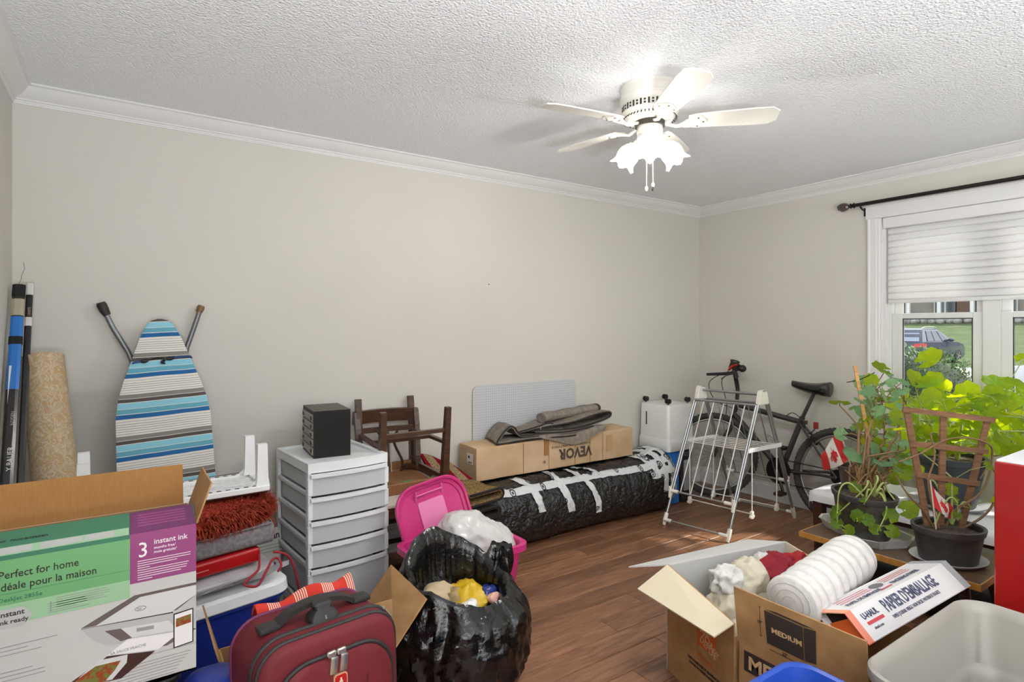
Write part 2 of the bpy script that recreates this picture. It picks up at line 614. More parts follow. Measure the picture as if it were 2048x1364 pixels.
m_iron = M('dark_bronze', rgb(38, 34, 32), 0.4, 0.6)
rod = thing('curtain_rod', 'dark bronze curtain rod with faceted amber finial above window', 'curtain rod', (XR - .08, 1.3, 2.22))
b = newbm(); tube(b, [(XR - .08, 1.965, 2.222), (XR - .08, 0.35, 2.222)], .0125, 12); obj('rod', b, m_iron, rod, 40, None, True)
b = newbm(); lathe(b, [(.012, 0), (.020, .004), (.013, .014), (.012, .020), (.019, .027), (.012, .034), (.011, .040)], 14, (XR - .08, 1.962, 2.222), mat=Matrix.Rotation(-pi / 2, 3, 'X'))
obj('collar', b, m_iron, rod, 40, None, True)
b = newbm(); lathe(b, [(.012, 0), (.024, .012), (.032, .032), (.032, .048), (.024, .062), (.020, .064), (.020, .070), (.006, .076)], 8, (XR - .08, 2.0, 2.222), mat=Matrix.Rotation(-pi / 2, 3, 'X'))
obj('finial', b, M('amber_finial', rgb(92, 68, 60), 0.18, coat=0.6, col2=rgb(60, 44, 40), nscale=30), rod, None, 'faceted amber brown finial', True)
b = newbm(); tube(b, [(XR - .002, 1.925, 2.185), (XR - .05, 1.925, 2.19), (XR - .08, 1.925, 2.205)], .006, 8)
bx(b, XR - .006, XR, 1.912, 1.938, 2.15, 2.21, .002); obj('bracket', b, m_iron, rod, None, None, True)
# ================================================================ outdoors
GZ = -0.25
m_lawn = M('lawn_grass', rgb(96, 106, 74), 0.9, col2=rgb(74, 88, 56), nscale=1.6, ndetail=8, coords='World', spec=0.1)
m_conc = M('concrete', rgb(150, 148, 146), 0.85, col2=rgb(138, 136, 134), nscale=0.8, coords='World')
b = newbm(); bx(b, XR + .15, 29.0, -40, 60, GZ - .3, GZ)
tag(obj('driveway', b, m_conc), 'pale concrete drive outside the window', 'driveway')
bpy.data.objects['driveway']['kind'] = 'structure'
b = newbm()
sec = [(29.0, GZ), (34.0, GZ + .05), (44.0, 0.75), (58.0, 1.85), (90.0, 2.2)]
loft(b, [[(x, -60, z) for x, z in sec] + [(90, -60, -1), (29, -60, -1)], [(x, 80, z) for x, z in sec] + [(90, 80, -1), (29, 80, -1)]])
o = obj('lawn', b, m_lawn); o['kind'] = 'structure'

# house across the lawn
m_sid = M('house_siding', rgb(168, 160, 154), 0.8, col2=rgb(150, 140, 134), nscale=0.6, coords='World')
hs_ = thing('house', 'long grey house with white porch posts across the lawn', 'house', (60, 22, 1.85))
def hp(name, b, mat, parent=None): return obj(name, b, mat, parent or hs_, None, None, True)
b = newbm(); bx(b, 60, 68, -14, 44, 1.6, 5.4); hp('wall', b, m_sid)
b = newbm(); loft(b, [[(58.2, -15, 5.3), (64, -15, 8), (69.5, -15, 5.3)], [(58.2, 45, 5.3), (64, 45, 8), (69.5, 45, 5.3)]]); hp('roof', b, M('roof_shingle', rgb(92, 88, 88), 0.9, col2=rgb(70, 68, 68), nscale=3))
m_white = M('white_paint', rgb(236, 236, 234), 0.5)
m_dkpane = M('dark_pane', rgb(84, 92, 104), 0.15, spec=0.6)
for k in range(12):
    yy = 11.0 + k * 2.35
    b = newbm(); bx(b, 58.5, 58.75, yy - .13, yy + .13, 1.7, 5.4); hp('post', b, m_white)
for k in range(7):
    yy = 12.2 + k * 4.1
    b = newbm(); bx(b, 59.9, 60.0, yy - .85, yy + .85, 2.1, 4.3); w_ = hp('window', b, m_white)
    for s in (-1, 1):
        b = newbm(); bx(b, 59.86, 59.9, yy + s * .42 - .34, yy + s * .42 + .34, 2.2, 4.2); hp('pane', b, m_dkpane, w_)
b = newbm(); bx(b, 59.9, 60, 18.6, 19.8, 1.75, 4.2); hp('door', b, M('brown_door', rgb(120, 88, 76), 0.6))
b = newbm()
for k in range(60):
    yy = 8 + k * .62
    blob(b, (57.2 + random.uniform(-.2, .2), yy, 1.95), (.35, .38, .22 + random.random() * .12), 7, 5)
o = obj('stone_border', b, M('border_stone', rgb(176, 172, 170), 0.9, col2=rgb(120, 116, 116), nscale=2), None, 60)
tag(o, 'row of pale edging stones along the far side of the lawn', 'stones', kind='stuff')

def make_car(name, label, paint, loc, rotz, pitch=0.0):
    c = thing(name, label, 'car', loc, (0, pitch, rotz))
    m_gl = M('car_glass', rgb(54, 62, 78), 0.08, spec=0.8)
    m_ty = M('tyre_rubber', rgb(28, 28, 30), 0.8)
    W = .9
    low = [(0.02, .42), (0.0, .62), (.05, .98), (.12, 1.04), (2.9, 1.02), (3.55, .98), (4.15, .86), (4.28, .72), (4.3, .42), (4.1, .26), (.25, .26)]
    b = newbm()
    rings = []
    for y, s in ((-W, .0), (-W * .985, .03), (W * .985, .03), (W, .0)):
        rings.append([(x if s else x * .97 + .06, y, z if s else z * .93 + .04) for x, z in low])
    loft(b, rings)
    obj('body', b, paint, c, 30)
    b = newbm()
    cab0 = [(.12, 1.02), (2.95, 1.01)]
    def ring(z, x0, x1, w): return [(x0, -w, z), (x1, -w, z), (x1, w, z), (x0, w, z)]
    loft(b, [ring(1.0, .06, 3.0, .86), ring(1.3, .28, 2.55, .76), ring(1.55, .55, 2.0, .66), ring(1.62, .75, 1.85, .58)])
    obj('cabin', b, paint, c, 20)
    for s in (-1, 1):
        for x0, x1, xt0, xt1 in ((.55, 1.15, .75, 1.2), (1.22, 1.9, 1.26, 1.72), (1.97, 2.6, 1.8, 2.0)):
            b = newbm(); q = [(x0, s * .868, 1.06), (x1, s * .868, 1.06), (xt1, s * .705, 1.5), (xt0, s * .705, 1.5)]
            slab(b, q, .05, (0, s, 0.3)); obj('side_window', b, m_gl, c)
        b = newbm(); tube(b, [(.55, s * .62, 1.63), (.9, s * .62, 1.68), (1.7, s * .62, 1.68), (2.0, s * .62, 1.61)], .02, 6); obj('roof_rail', b, M('rail_silver', rgb(190, 192, 196), 0.3, 0.8), c)
        b = newbm(); blob(b, (2.55, s * .98, 1.1), (.1, .13, .09), 10, 6); obj('mirror', b, paint, c, 60)
        b = newbm(); slab(b, [(-.005, s * .52, .78), (-.005, s * .9, .82), (.03, s * .9, .98), (.02, s * .55, .94)], .03, (-1, 0, 0)); bx(b, -.0, .34, s * .9 - .012, s * .9 + .012, .8, .95)
        obj('tail_light', b, M('tail_light_red', rgb(190, 40, 44), 0.2, coat=0.5), c)
        b = newbm(); blob(b, (4.18, s * .66, .78), (.12, .2, .08), 10, 6); obj('head_light', b, M('lamp_clear', rgb(220, 224, 228), 0.1), c, 60)
        for xw in (.85, 3.45):
            b = newbm(); lathe(b, [(.2, -.11), (.31, -.11), (.345, -.08), (.345, .08), (.31, .11), (.2, .11)], 24, (xw, s * .82, .345), mat=Matrix.Rotation(pi / 2, 3, 'X'))
            w_ = obj('tyre', b, m_ty, c, 40)
            b = newbm(); lathe(b, [(.205, -.095), (.205, .095)], 16, (xw, s * .825, .345), mat=Matrix.Rotation(pi / 2, 3, 'X'))
            for k in range(5):
                a = 2 * pi * k / 5
                box(b, (xw + .11 * cos(a), s * .93, .345 + .11 * sin(a)), (.2, .03, .05), Matrix.Rotation(-a, 3, 'Y'))
            obj('wheel_rim', b, M('alloy', rgb(170, 172, 176), 0.35, 0.7), w_)
    b = newbm(); slab(b, [(.075, -.72, 1.06), (.075, .72, 1.06), (.40, .6, 1.42), (.40, -.6, 1.42)], .04, (-1, 0, .5)); obj('rear_window', b, M('rear_glass', rgb(150, 156, 176), 0.15), c)
    b = newbm(); slab(b, [(2.985, -.76, 1.05), (2.985, .76, 1.05), (2.2, .64, 1.47), (2.2, -.64, 1.47)], .04, (1, 0, .5)); obj('windscreen', b, m_gl, c)
    for x0, x1 in ((-.06, .1), (4.2, 4.34)):
        b = newbm(); bx(b, x0, x1, -.82, .82, .36, .56, .03); obj('bumper', b, M('bumper_grey', rgb(60, 62, 70), 0.6), c)
    return c
p_dark = M('dark_blue_paint', rgb(54, 60, 80), 0.2, coat=0.8)
p_silv = M('silver_paint', rgb(206, 210, 218), 0.25, coat=0.8)
make_car('car', 'dark blue sport utility car parked outside, seen through left window pane', p_dark, (28.5, 11.4, GZ), radians(-2), 0)
make_car('car', 'silver white car parked nearer the house, right window pane', p_silv, (15.7, -.3, GZ), radians(90), 0)

# clipped shrub outside the window
sh = thing('shrub', 'rounded dark evergreen shrub growing just outside the window', 'shrub', (6.35, 2.44, GZ))
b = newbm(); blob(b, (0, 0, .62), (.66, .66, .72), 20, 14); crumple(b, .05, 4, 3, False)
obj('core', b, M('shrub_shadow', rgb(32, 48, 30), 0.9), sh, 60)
b = newbm()
rs = random.Random(4)
for k in range(5200):
    th = rs.uniform(0, 2 * pi); cz = rs.uniform(-.5, 1)
    sr = sqrt(1 - cz * cz); rr = rs.uniform(.92, 1.07)
    n = V((sr * cos(th), sr * sin(th), cz))
    p = V((n.x * .7 * rr, n.y * .7 * rr, .62 + n.z * .77 * rr))
    d = (n + V((rs.uniform(-1, 1), rs.uniform(-1, 1), rs.uniform(-.6, 1))) * .9).normalized()
    a, c_ = frame_of(d)
    L, w = rs.uniform(.03, .06), rs.uniform(.007, .012)
    vs = [b.verts.new(p), b.verts.new(p + d * L * .5 + a * w), b.verts.new(p + d * L), b.verts.new(p + d * L * .5 - a * w)]
    face(b, vs)
o = obj('foliage', b, M('shrub_needles', rgb(66, 92, 52), 0.6, col2=rgb(110, 138, 84), nscale=18), sh); o['kind'] = 'stuff'
# ================================================================ ceiling fan with lamp
m_enamel = M('fan_enamel', rgb(234, 231, 222), 0.35)
m_dark = M('dark_gap', rgb(60, 54, 46), 0.7)
fan = thing('ceiling_fan', 'cream five-blade ceiling fan with three lit tulip shades', 'ceiling fan', (1.945, 1.775, H))
b = newbm(); lathe(b, [(.0, 0), (.131, 0), (.132, -.012), (.126, -.018), (.126, -.046), (.131, -.050), (.131, -.060), (.127, -.064), (.124, -.080), (.121, -.081), (.121, -.113), (.125, -.114), (.122, -.118), (.098, -.148), (.074, -.152), (0, -.152)], 48)
obj('motor_housing', b, m_enamel, fan, 35)
b = newbm()
for k in range(44):                                # pierced lattice band and radial cooling slots
    a = 2 * pi * k / 44
    if k % 2:
        box(b, (.1212 * cos(a), .1212 * sin(a), -.097), (.002, .0085, .026), a)
    else:
        for dz in (.0065, -.0065):
            box(b, (.1212 * cos(a), .1212 * sin(a), -.097 + dz), (.002, .009, .008), a)
    r_ = Matrix.Rotation(a, 3, 'Z') @ Matrix.Rotation(radians(51), 3, 'Y')
    box(b, (.111 * cos(a), .111 * sin(a), -.1325), (.026, .0045, .003), r_)
o = obj('vent_openings', b, m_dark, fan); o['kind'] = 'stuff'
b = newbm(); lathe(b, [(.066, -.150), (.066, -.172), (.04, -.175)], 28); obj('flywheel', b, m_dark, fan, 40)
b = newbm(); lathe(b, [(.0, -.166), (.052, -.166), (.057, -.172), (.057, -.205), (.052, -.212), (.056, -.216), (.056, -.226), (.042, -.238), (.022, -.246), (0, -.248)], 28); obj('switch_housing', b, m_enamel, fan, 40)
# blades
def blade_outline():
    up = [(.165, .040), (.20, .050), (.30, .057), (.44, .062), (.505, .060), (.535, .034)]
    return up + [(x, -y) for x, y in reversed(up)]
b = newbm(); prism(b, blade_outline(), -.003, .003); blade_me = mesh_of(b, 'blade'); blade_me.materials.append(m_enamel)
b = newbm()                                        # cast bracket: arm and pierced leaf plate
prism(b, [(.150, .012), (.175, .036), (.195, .042), (.215, .044), (.222, .030), (.238, .014), (.242, 0), (.238, -.014), (.222, -.030), (.215, -.044), (.195, -.042), (.175, -.036), (.150, -.012)], -.0085, -.0035)
tube(b, [(.058, 0, -.004), (.085, 0, -.012), (.115, 0, -.022), (.14, 0, -.014), (.16, 0, -.007)], [.010, .009, .009, .010, .012], 8, flat=.7)
for s in (-1, 1):
    tube(b, [(.135, s * .004, -.018), (.155, s * .022, -.012), (.175, s * .030, -.008)], .005, 6)
iron_me = mesh_of(b, 'blade_bracket', 40); iron_me.materials.append(m_enamel)
b = newbm(); lathe(b, [(.0045, -.0085), (.0045, -.0105), (.002, -.0115)], 8)
screw_me = mesh_of(b, 'screw'); screw_me.materials.append(M('screw_brass', rgb(120, 100, 70), 0.4, 0.8))
for k in range(5):
    a = radians(26 + 72 * k)
    o = obj('blade', blade_me, None, fan)
    o.location = (0, 0, -.158); o.rotation_euler = Matrix.Rotation(a, 3, 'Z').to_euler()
    o.rotation_euler = (Matrix.Rotation(a, 3, 'Z') @ Matrix.Rotation(radians(-12), 3, 'X')).to_euler()
    obj('blade_bracket', iron_me, None, o)
    for x, y in ((.205, .032), (.205, -.032), (.228, 0)):
        q = obj('screw', screw_me, None, o); q.location = (x, y, 0)
# light kit
m_shade = M('lit_frosted_glass', rgb(255, 250, 240), 0.4, emit=((1.0, 0.97, 0.91, 1), SHADE_POWER))
t = m_shade.node_tree
tr = _node(t, 'ShaderNodeBsdfTransparent'); mx = _node(t, 'ShaderNodeMixShader'); mx.inputs[0].default_value = .935
t.links.new(tr.outputs[0], mx.inputs[1]); t.links.new(bsdf(m_shade).outputs[0], mx.inputs[2]); t.links.new(mx.outputs[0], t.nodes['Material Output'].inputs[0])
for k, ang in enumerate((-137, -17, 103)):
    a = radians(ang)
    R3 = Matrix.Rotation(a, 3, 'Z')
    b = newbm()
    pts = [R3 @ V(p) for p in ((.030, 0, -.222), (.055, 0, -.216), (.072, 0, -.224), (.080, 0, -.238))]
    tube(b, pts, .0085, 8); obj('lamp_arm', b, m_enamel, fan, 40)
    ax = Matrix.Rotation(a, 3, 'Z') @ Matrix.Rotation(radians(180 - 38), 3, 'Y')
    c0 = R3 @ V((.078, 0, -.236))
    b = newbm(); lathe(b, [(.010, -.006), (.023, -.002), (.024, .014), (.018, .018)], 18, c0, mat=ax); obj('socket', b, m_enamel, fan, 40)
    b = newbm()
    n = 30
    prof = [(.024, .006), (.034, .016), (.045, .034), (.050, .052), (.049, .068), (.047, .082), (.051, .095), (.058, .105)]
    rings = []
    for i, (r, z) in enumerate(prof):
        ruf = max(0, (i - 4)) / 3.0
        rings.append([c0 + ax @ V(((r + ruf * .007 * cos(6 * th)) * cos(th), (r + ruf * .007 * cos(6 * th)) * sin(th), z + ruf * .008 * cos(6 * th))) for th in [2 * pi * q / n for q in range(n)]])
    loft(b, rings, False, False)
    obj('lamp_shade', b, m_shade, fan, 60, 'glowing frosted tulip glass shade')
m_bulb = M('lit_bulb', rgb(255, 250, 240), 0.4, emit=((1.0, 0.965, 0.90, 1), 25.0))
for k, ang in enumerate((-137, -17, 103)):
    a = radians(ang)
    ax = Matrix.Rotation(a, 3, 'Z') @ Matrix.Rotation(radians(180 - 38), 3, 'Y')
    p = Matrix.Rotation(a, 3, 'Z') @ V((.078, 0, -.236)) + ax @ V((0, 0, .096))
    b = newbm(); blob(b, p - ax @ V((0, 0, .034)), (.016, .016, .016), 8, 6); obj('bulb', b, m_bulb, fan, 60)
    bd_l = bpy.data.lights.new('bulb_light', 'POINT'); bd_l.energy = BULB_WATTS; bd_l.shadow_soft_size = .02; bd_l.color = (1.0, 0.98, 0.94)
    bo = bpy.data.objects.new('bulb_light', bd_l); COL.objects.link(bo); bo.parent = fan; bo.location = p - ax @ V((0, 0, .012))
for s, L in ((-1, .435), (1, .42)):
    b = newbm(); tube(b, [(s * .008, -s * .01, -.246), (s * .009, -s * .011, -L)], .0022, 6)
    lathe(b, [(.001, 0), (.006, -.004), (.008, -.012), (.006, -.022), (.001, -.026)], 10, (s * .009, -s * .011, -L))
    obj('pull_chain', b, m_enamel, fan, 50)
b = newbm(); tube(b, [(.009, -.011, -.44), (.003, -.013, -.458)], .004, 6); obj('chain_fob', b, M('fob_dark', rgb(70, 62, 50), 0.4, .7), fan)
# ================================================================ left corner and stacks
m_card = M('cardboard', rgb(176, 138, 96), 0.85, col2=rgb(160, 122, 82), nscale=14, spec=0.15)
m_card_in = M('cardboard_inside', rgb(168, 122, 74), 0.9, col2=rgb(161, 116, 69), nscale=30, stretch=(8, 1, 1), spec=0.1)
m_black = M('black_plastic', rgb(24, 23, 24), 0.4)
m_whitep = M('white_plastic', rgb(232, 232, 232), 0.35)
m_ink = M('dark_ink', rgb(46, 40, 36), 0.7)

# ---- hockey sticks leaning in the corner
def stick(name, label, top, foot, w, d, paint, cap, seed):
    T, F = V(top), V(foot)
    ax = (T - F).normalized()
    st = thing(name, label, 'hockey stick', foot)
    side = V((1, 0, 0)); nrm = ax.cross(side).normalized()
    L = (T - F).length
    def seg(s0, s1, k=1.0, ch=.25):
        b = newbm()
        pts = [(.5, .5 - ch), (.5 - ch, .5), (-.5 + ch, .5), (-.5, .5 - ch), (-.5, -.5 + ch), (-.5 + ch, -.5), (.5 - ch, -.5), (.5, -.5 + ch)]
        loft(b, [[F + ax * s + side * (x * w * k) + nrm * (y * d * k) for x, y in pts] for s in (s0, s1)])
        return b
    obj('shaft', seg(.06, L - .05), paint, st, None, None, True)
    obj('end_cap', seg(L - .055, L, 1.08), cap, st, None, None, True)
    b = newbm()                                     # blade on the floor
    sheet(b, 8, 2, lambda u, v: (foot[0] + .012 * sin(u * 2), foot[1] - .02 - u * .24, .004 + v * (.065 + .012 * u)), .012)
    obj('blade', b, M('tape_black', rgb(26, 26, 28), 0.8), st, None, None, True)
    return st, F, ax, side, nrm, L, seg
m_blk = M('stick_black', rgb(26, 25, 28), 0.25, coat=0.4)
m_blu = M('stick_blue', rgb(40, 112, 190), 0.3)
m_wht = M('stick_white', rgb(214, 212, 206), 0.4)
m_gold = M('stick_sticker', rgb(166, 158, 136), 0.5)
st, F, ax, side, nrm, L, seg = stick('hockey_stick', 'black and blue hockey stick with black end cap in the corner', (-.374, 3.225, 1.552), (-.372, 2.575, .012), .040, .024, m_blk, M('cap_black', rgb(22, 20, 22), 0.8), 1)
obj('sticker', seg(L - .145, L - .068, 1.03), m_gold, st, None, 'pale gold size sticker', True)
obj('blue_panel', seg(L - .47, L - .15, 1.02), m_blu, st, None, 'blue printed band', True)
obj('strap', seg(L - .275, L - .24, 1.12), M('cap_black', rgb(22, 20, 22), 0.8), st, None, 'black tape band', True)
fs = -1 if nrm.y > 0 else 1
def stick_text(body, s, size, mat, off):
    # letters stand on the shaft, reading upwards
    o_ = F + ax * s + nrm * (fs * .0116) + side * off
    text(body, size, basis(o_, ax, -side), mat, st, 'lettering', .012)
stick_text('QQI1ED', L - 1.0, .037, M('outline_grey', rgb(120, 118, 116), 0.5), .012)
stick_text('Y BAUER', L - .80, .024, m_wht, .014)
stick_text('OHM', L - 1.10, .022, m_wht, .014)
stick_text('NE/GEN', L - .62, .016, m_wht, .012)
b = newbm(); o_ = F + ax * (L - .43) + nrm * (fs * .0117)
patchpoly(b, basis(o_, ax, -side), [(-.10, .012), (.06, .014), (.06, .006)]); obj('white_flash', b, m_wht, st, None, None, True)
st2, F, ax, side, nrm, L, seg = stick('hockey_stick', 'thin black hockey stick with white end cap behind the blue one', (-.343, 3.27, 1.562), (-.335, 2.66, .012), .024, .018, m_blk, m_wht, 2)
obj('sticker', seg(L - .20, L - .16, 1.03), m_wht, st2, None, 'small white sticker', True)
fs = -1 if nrm.y > 0 else 1
st = st2
stick_text('ONE95', L - .155, .013, M('print_tan', rgb(170, 140, 116), 0.5), .007)
stick_text('VAPOR', L - .92, .012, m_wht, .006)
b = newbm(); tube(b, [(-.375, 3.30, 1.60), (-.372, 3.27, 1.585), (-.377, 3.235, 1.555)], .0012, 5); tube(b, [(-.37, 3.318, 1.66), (-.366, 3.312, 1.63), (-.375, 3.30, 1.60)], .0012, 5)
single('string', b, M('string_grey', rgb(150, 148, 142), 0.8), 'thin grey string hanging on the wall above the hockey sticks', 'string')

# ---- rolled carpet
m_rollc = M('carpet_back', rgb(190, 160, 116), 0.95, spec=0.05)
t = m_rollc.node_tree; mp = mapping(m_rollc); mp.inputs['Scale'].default_value = (1, 1, .8)
n1 = _node(t, 'ShaderNodeTexNoise'); n1.inputs['Scale'].default_value = 26; n1.inputs['Detail'].default_value = 3; n1.inputs['Distortion'].default_value = 2.5
t.links.new(mp.outputs[0], n1.inputs['Vector'])
cr = ramp_node(t, [(.34, rgb(192, 160, 112)), (.44, rgb(172, 150, 122)), (.50, rgb(206, 186, 154)), (.58, rgb(178, 160, 140)), (.7, rgb(196, 150, 100))], 'LINEAR')
t.links.new(n1.outputs['Fac'], cr.inputs[0]); t.links.new(cr.outputs[0], bsdf(m_rollc).inputs['Base Color'])
cp0, cp1 = V((-.292, 3.195, 1.245)), V((-.165, 2.86, .03))
rc = thing('rolled_carpet', 'rolled beige patterned carpet standing against the wall by the sticks', 'carpet', (cp1.x, cp1.y, 0))
ax = (cp0 - cp1).normalized(); a_, b_ = frame_of(ax)
b = newbm()
rings = []
for i in range(25):
    s = i / 24; c0 = cp1.lerp(cp0, s)
    rings.append([c0 + a_ * ((.086 - .012 * s) * (1 + .03 * noise.noise(V((k * .5, s * 5, 1)))) * cos(2 * pi * k / 28)) + b_ * ((.082 - .012 * s) * sin(2 * pi * k / 28)) for k in range(28)])
loft(b, rings); obj('roll', b, m_rollc, rc, 50, None, True)
b = newbm()
sp = [cp0 + ax * .002 + a_ * (r_ * cos(th)) + b_ * (r_ * sin(th)) for r_, th in [(.012 + .0022 * q, q * .42) for q in range(22)]]
tube(b, sp, .004, 5); obj('spiral_edge', b, M('carpet_edge', rgb(196, 158, 110), 0.9), rc, None, None, True)

# ---- ironing board on end against the wall
m_iron_cov = M('ironing_cover', rgb(220, 216, 208), 0.85, spec=0.1)
t = m_iron_cov.node_tree; mp = mapping(m_iron_cov)
sx = _node(t, 'ShaderNodeSeparateXYZ'); t.links.new(mp.outputs[0], sx.inputs[0])
wob = _node(t, 'ShaderNodeTexNoise'); wob.inputs['Scale'].default_value = 4; t.links.new(mp.outputs[0], wob.inputs['Vector'])
zz = mathn(t, 'ADD', mathn(t, 'ADD', sx.outputs['Z'], mathn(t, 'MULTIPLY', sx.outputs['X'], -.05)), mathn(t, 'MULTIPLY', wob.outputs['Fac'], .012))
fr = mathn(t, 'FRACT', mathn(t, 'MULTIPLY', zz, 1 / .182))
tq, lb, bl_, wt, gr, dg, br = rgb(104, 166, 186), rgb(140, 198, 216), rgb(48, 102, 154), rgb(222, 219, 212), rgb(138, 132, 128), rgb(92, 84, 82), rgb(168, 160, 154)
stops = [(0, bl_), (.105, wt), (.12, tq), (.235, wt), (.25, lb), (.385, wt), (.40, dg), (.485, wt), (.50, gr), (.60, wt), (.64, br), (.655, wt), (.70, br), (.715, wt), (.755, br), (.77, wt), (.81, br), (.825, wt), (.865, br), (.88, wt), (.93, br), (.945, wt)]
cr = ramp_node(t, stops); t.links.new(fr, cr.inputs[0]); t.links.new(cr.outputs[0], bsdf(m_iron_cov).inputs['Base Color'])
ib = thing('ironing_board', 'ironing board with blue, grey and white striped cover standing on end', 'ironing board', (.16, 2.96, .06))
top, bot = V((.142, 3.235, 1.408)), V((.185, 2.955, .13))
dn = (bot - top).normalized(); lat = V((1, 0, -.02)).normalized(); nb_ = lat.cross(dn).normalized()
if nb_.y > 0: nb_ = -nb_
Lb = (bot - top).length
prof = [(0, .012), (.006, .032), (.02, .05), (.045, .064), (.10, .088), (.16, .108), (.22, .128), (.30, .156), (.38, .178), (.47, .190), (.7, .193), (1.0, .193), (1.22, .19), (1.28, .18), (Lb, .15)]
def ib_ring(s, hw, th):
    c0 = top + dn * s
    return [c0 + lat * (hw * q) + nb_ * (th * (1 - .25 * abs(q) ** 6)) for q in (-1, -.9, -.5, 0, .5, .9, 1)] + [c0 + lat * (hw * q) - nb_ * .008 for q in (1, .5, -.5, -1)]
b = newbm(); loft(b, [ib_ring(s, hw, .022) for s, hw in prof])
obj('cover', b, m_iron_cov, ib, 50, None, True)
m_tube = M('grey_tube', rgb(120, 122, 124), 0.35, 0.6)
b = newbm(); tube(b, [(-.082, 3.285, 1.46), (-.045, 3.284, 1.37), (.015, 3.28, 1.255), (.038, 3.275, 1.19), (.07, 3.26, .9), (.10, 3.20, .5)], .012, 10); obj('leg', b, m_tube, ib, 50, None, True)
b = newbm(); tube(b, [(.318, 3.285, 1.465), (.293, 3.284, 1.38), (.258, 3.28, 1.27), (.245, 3.275, 1.20), (.22, 3.26, .9), (.19, 3.20, .5)], .012, 10); obj('leg', b, m_tube, ib, 50, None, True)
b = newbm(); tube(b, [(-.092, 3.286, 1.487), (-.088, 3.286, 1.476), (-.078, 3.285, 1.452), (-.066, 3.285, 1.428)], [.017, .021, .020, .015], 12); obj('foot_cap', b, M('foot_black', rgb(40, 34, 32), 0.6), ib, 50, 'black rubber foot cap', True)
b = newbm(); tube(b, [(.324, 3.286, 1.482), (.320, 3.286, 1.47), (.312, 3.285, 1.448)], [.015, .018, .015], 12); obj('foot_cap', b, M('foot_brown', rgb(122, 92, 60), 0.6), ib, 50, 'brown rubber foot cap', True)
b = newbm(); tube(b, [(.10, 3.215, .5), (.19, 3.215, .5)], .01, 8); obj('cross_tube', b, m_tube, ib, None, None, True)
# bungee cord round it
bc = thing('bungee_cord', 'blue elastic cord with black hooks tied round the ironing board', 'cord', (.14, 3.15, 1.2))
def on_board(s, q, lift=.028):
    hw = [h for s0, h in prof if s0 <= s][-1] + .012
    return top + dn * s + lat * (hw * q) + nb_ * lift
m_cord = M('cord_blue', rgb(40, 66, 128), 0.6)
b = newbm(); tube(b, [on_board(.215, -1.0, 0), on_board(.212, -.95), on_board(.205, -.62)], .0045, 8); tube(b, [on_board(.19, .32), on_board(.186, .7), on_board(.184, .97), on_board(.186, 1.03, 0)], .0045, 8)
o = obj('elastic', b, m_cord, bc, None, None, True); o['kind'] = 'stuff'
for q0, q1, s0, s1 in ((-.72, -.48, .207, .203), (.12, .42, .197, .19)):
    b = newbm(); tube(b, [on_board(s0, q0), on_board((s0 + s1) / 2, (q0 + q1) / 2), on_board(s1, q1)], [.006, .011, .006], 8); obj('ferrule', b, m_black, bc, 50, None, True)
b = newbm(); tube(b, [on_board(.202, -.48), on_board(.19, -.2), on_board(.192, .05), on_board(.206, .08), on_board(.216, -.02)], .0035, 6); obj('hook', b, m_black, bc, None, None, True)
b = newbm(); tube(b, [on_board(.197, .12), on_board(.205, -.02), on_board(.215, -.06), on_board(.218, .1)], .0035, 6); obj('hook', b, m_black, bc, None, None, True)

# ---- blue tote with white lid, and the pile on it
ANG = radians(11)
m_blue = M('blue_plastic', rgb(30, 50, 140), 0.35)
def tote(t_, w, d, h, r, mat, rim=.018, taper=.86, z0=0.0, wall=.004, n=6, ribs=False):
    """open tapered tub with a rolled rim (local coordinates, centred)"""
    b = newbm()
    rings = []
    for k, z in ((taper, z0), (taper + .02, z0 + .006), (1.0, z0 + h - rim * 1.6), (1.0 + 2 * rim / w, z0 + h - rim * 1.5), (1.0 + 2 * rim / w, z0 + h - .003), (1.0 + rim / w, z0 + h), (1.0 - .5 * wall / w, z0 + h - .004), (.985, z0 + h - rim * 1.6), (taper - .01, z0 + .012)):
        rings.append([V((x, y, z)) for x, y in rrect(w * k, d - w + w * k, r * k, n)])
    loft(b, rings)
    return obj('tub', b, mat, t_, 35)
bt = thing('storage_tote', 'blue storage tote closed with a white lid under the folded fabrics', 'storage tote', (.205, 2.475, 0), ANG)
tote(bt, .56, .38, .365, .06, m_blue)
b = newbm(); loft(b, [[V((x, y, z)) for x, y in rrect(w, d, .07, 6)] for w, d, z in ((.57, .39, .352), (.605, .425, .350), (.612, .432, .355), (.605, .425, .388), (.58, .40, .398), (.54, .36, .397))])
obj('lid', b, M('lid_white', rgb(226, 226, 228), 0.4), bt, 35, 'white snap-on lid')
def pile_box(name, c, s, mat, rz, label, cat, bev=.02, seg=3, crump=None, tilt=0.0, cuts=10):
    b = newbm(); box(b, (0, 0, 0), s, None, bev, seg)
    if crump:
        bmesh.ops.subdivide_edges(b, edges=[e for e in b.edges if e.calc_length() > .04], cuts=cuts, use_grid_fill=True)
        crumple(b, *crump)
    o_ = obj(name, b, mat, None, 40); o_.location = c; o_.rotation_euler = (tilt, 0, rz)
    return tag(o_, label, cat)
m_polyb = M('clear_poly_bag', rgb(142, 134, 132), 0.22, spec=0.7, col2=rgb(170, 166, 170), nscale=9)
pb = thing('packed_pillow', 'grey bedding in a crinkled clear plastic bag on the white lid', 'bedding', (.19, 2.485, .398), ANG)
b = newbm(); loft(b, [[V((x * (1 + .03 * sin(7 * z)), y, z)) for x, y in rrect(w, d, .08, 8)] for w, d, z in ((.40, .26, .008), (.50, .32, .012), (.56, .38, .028), (.565, .385, .042), (.52, .35, .058), (.36, .22, .064))])
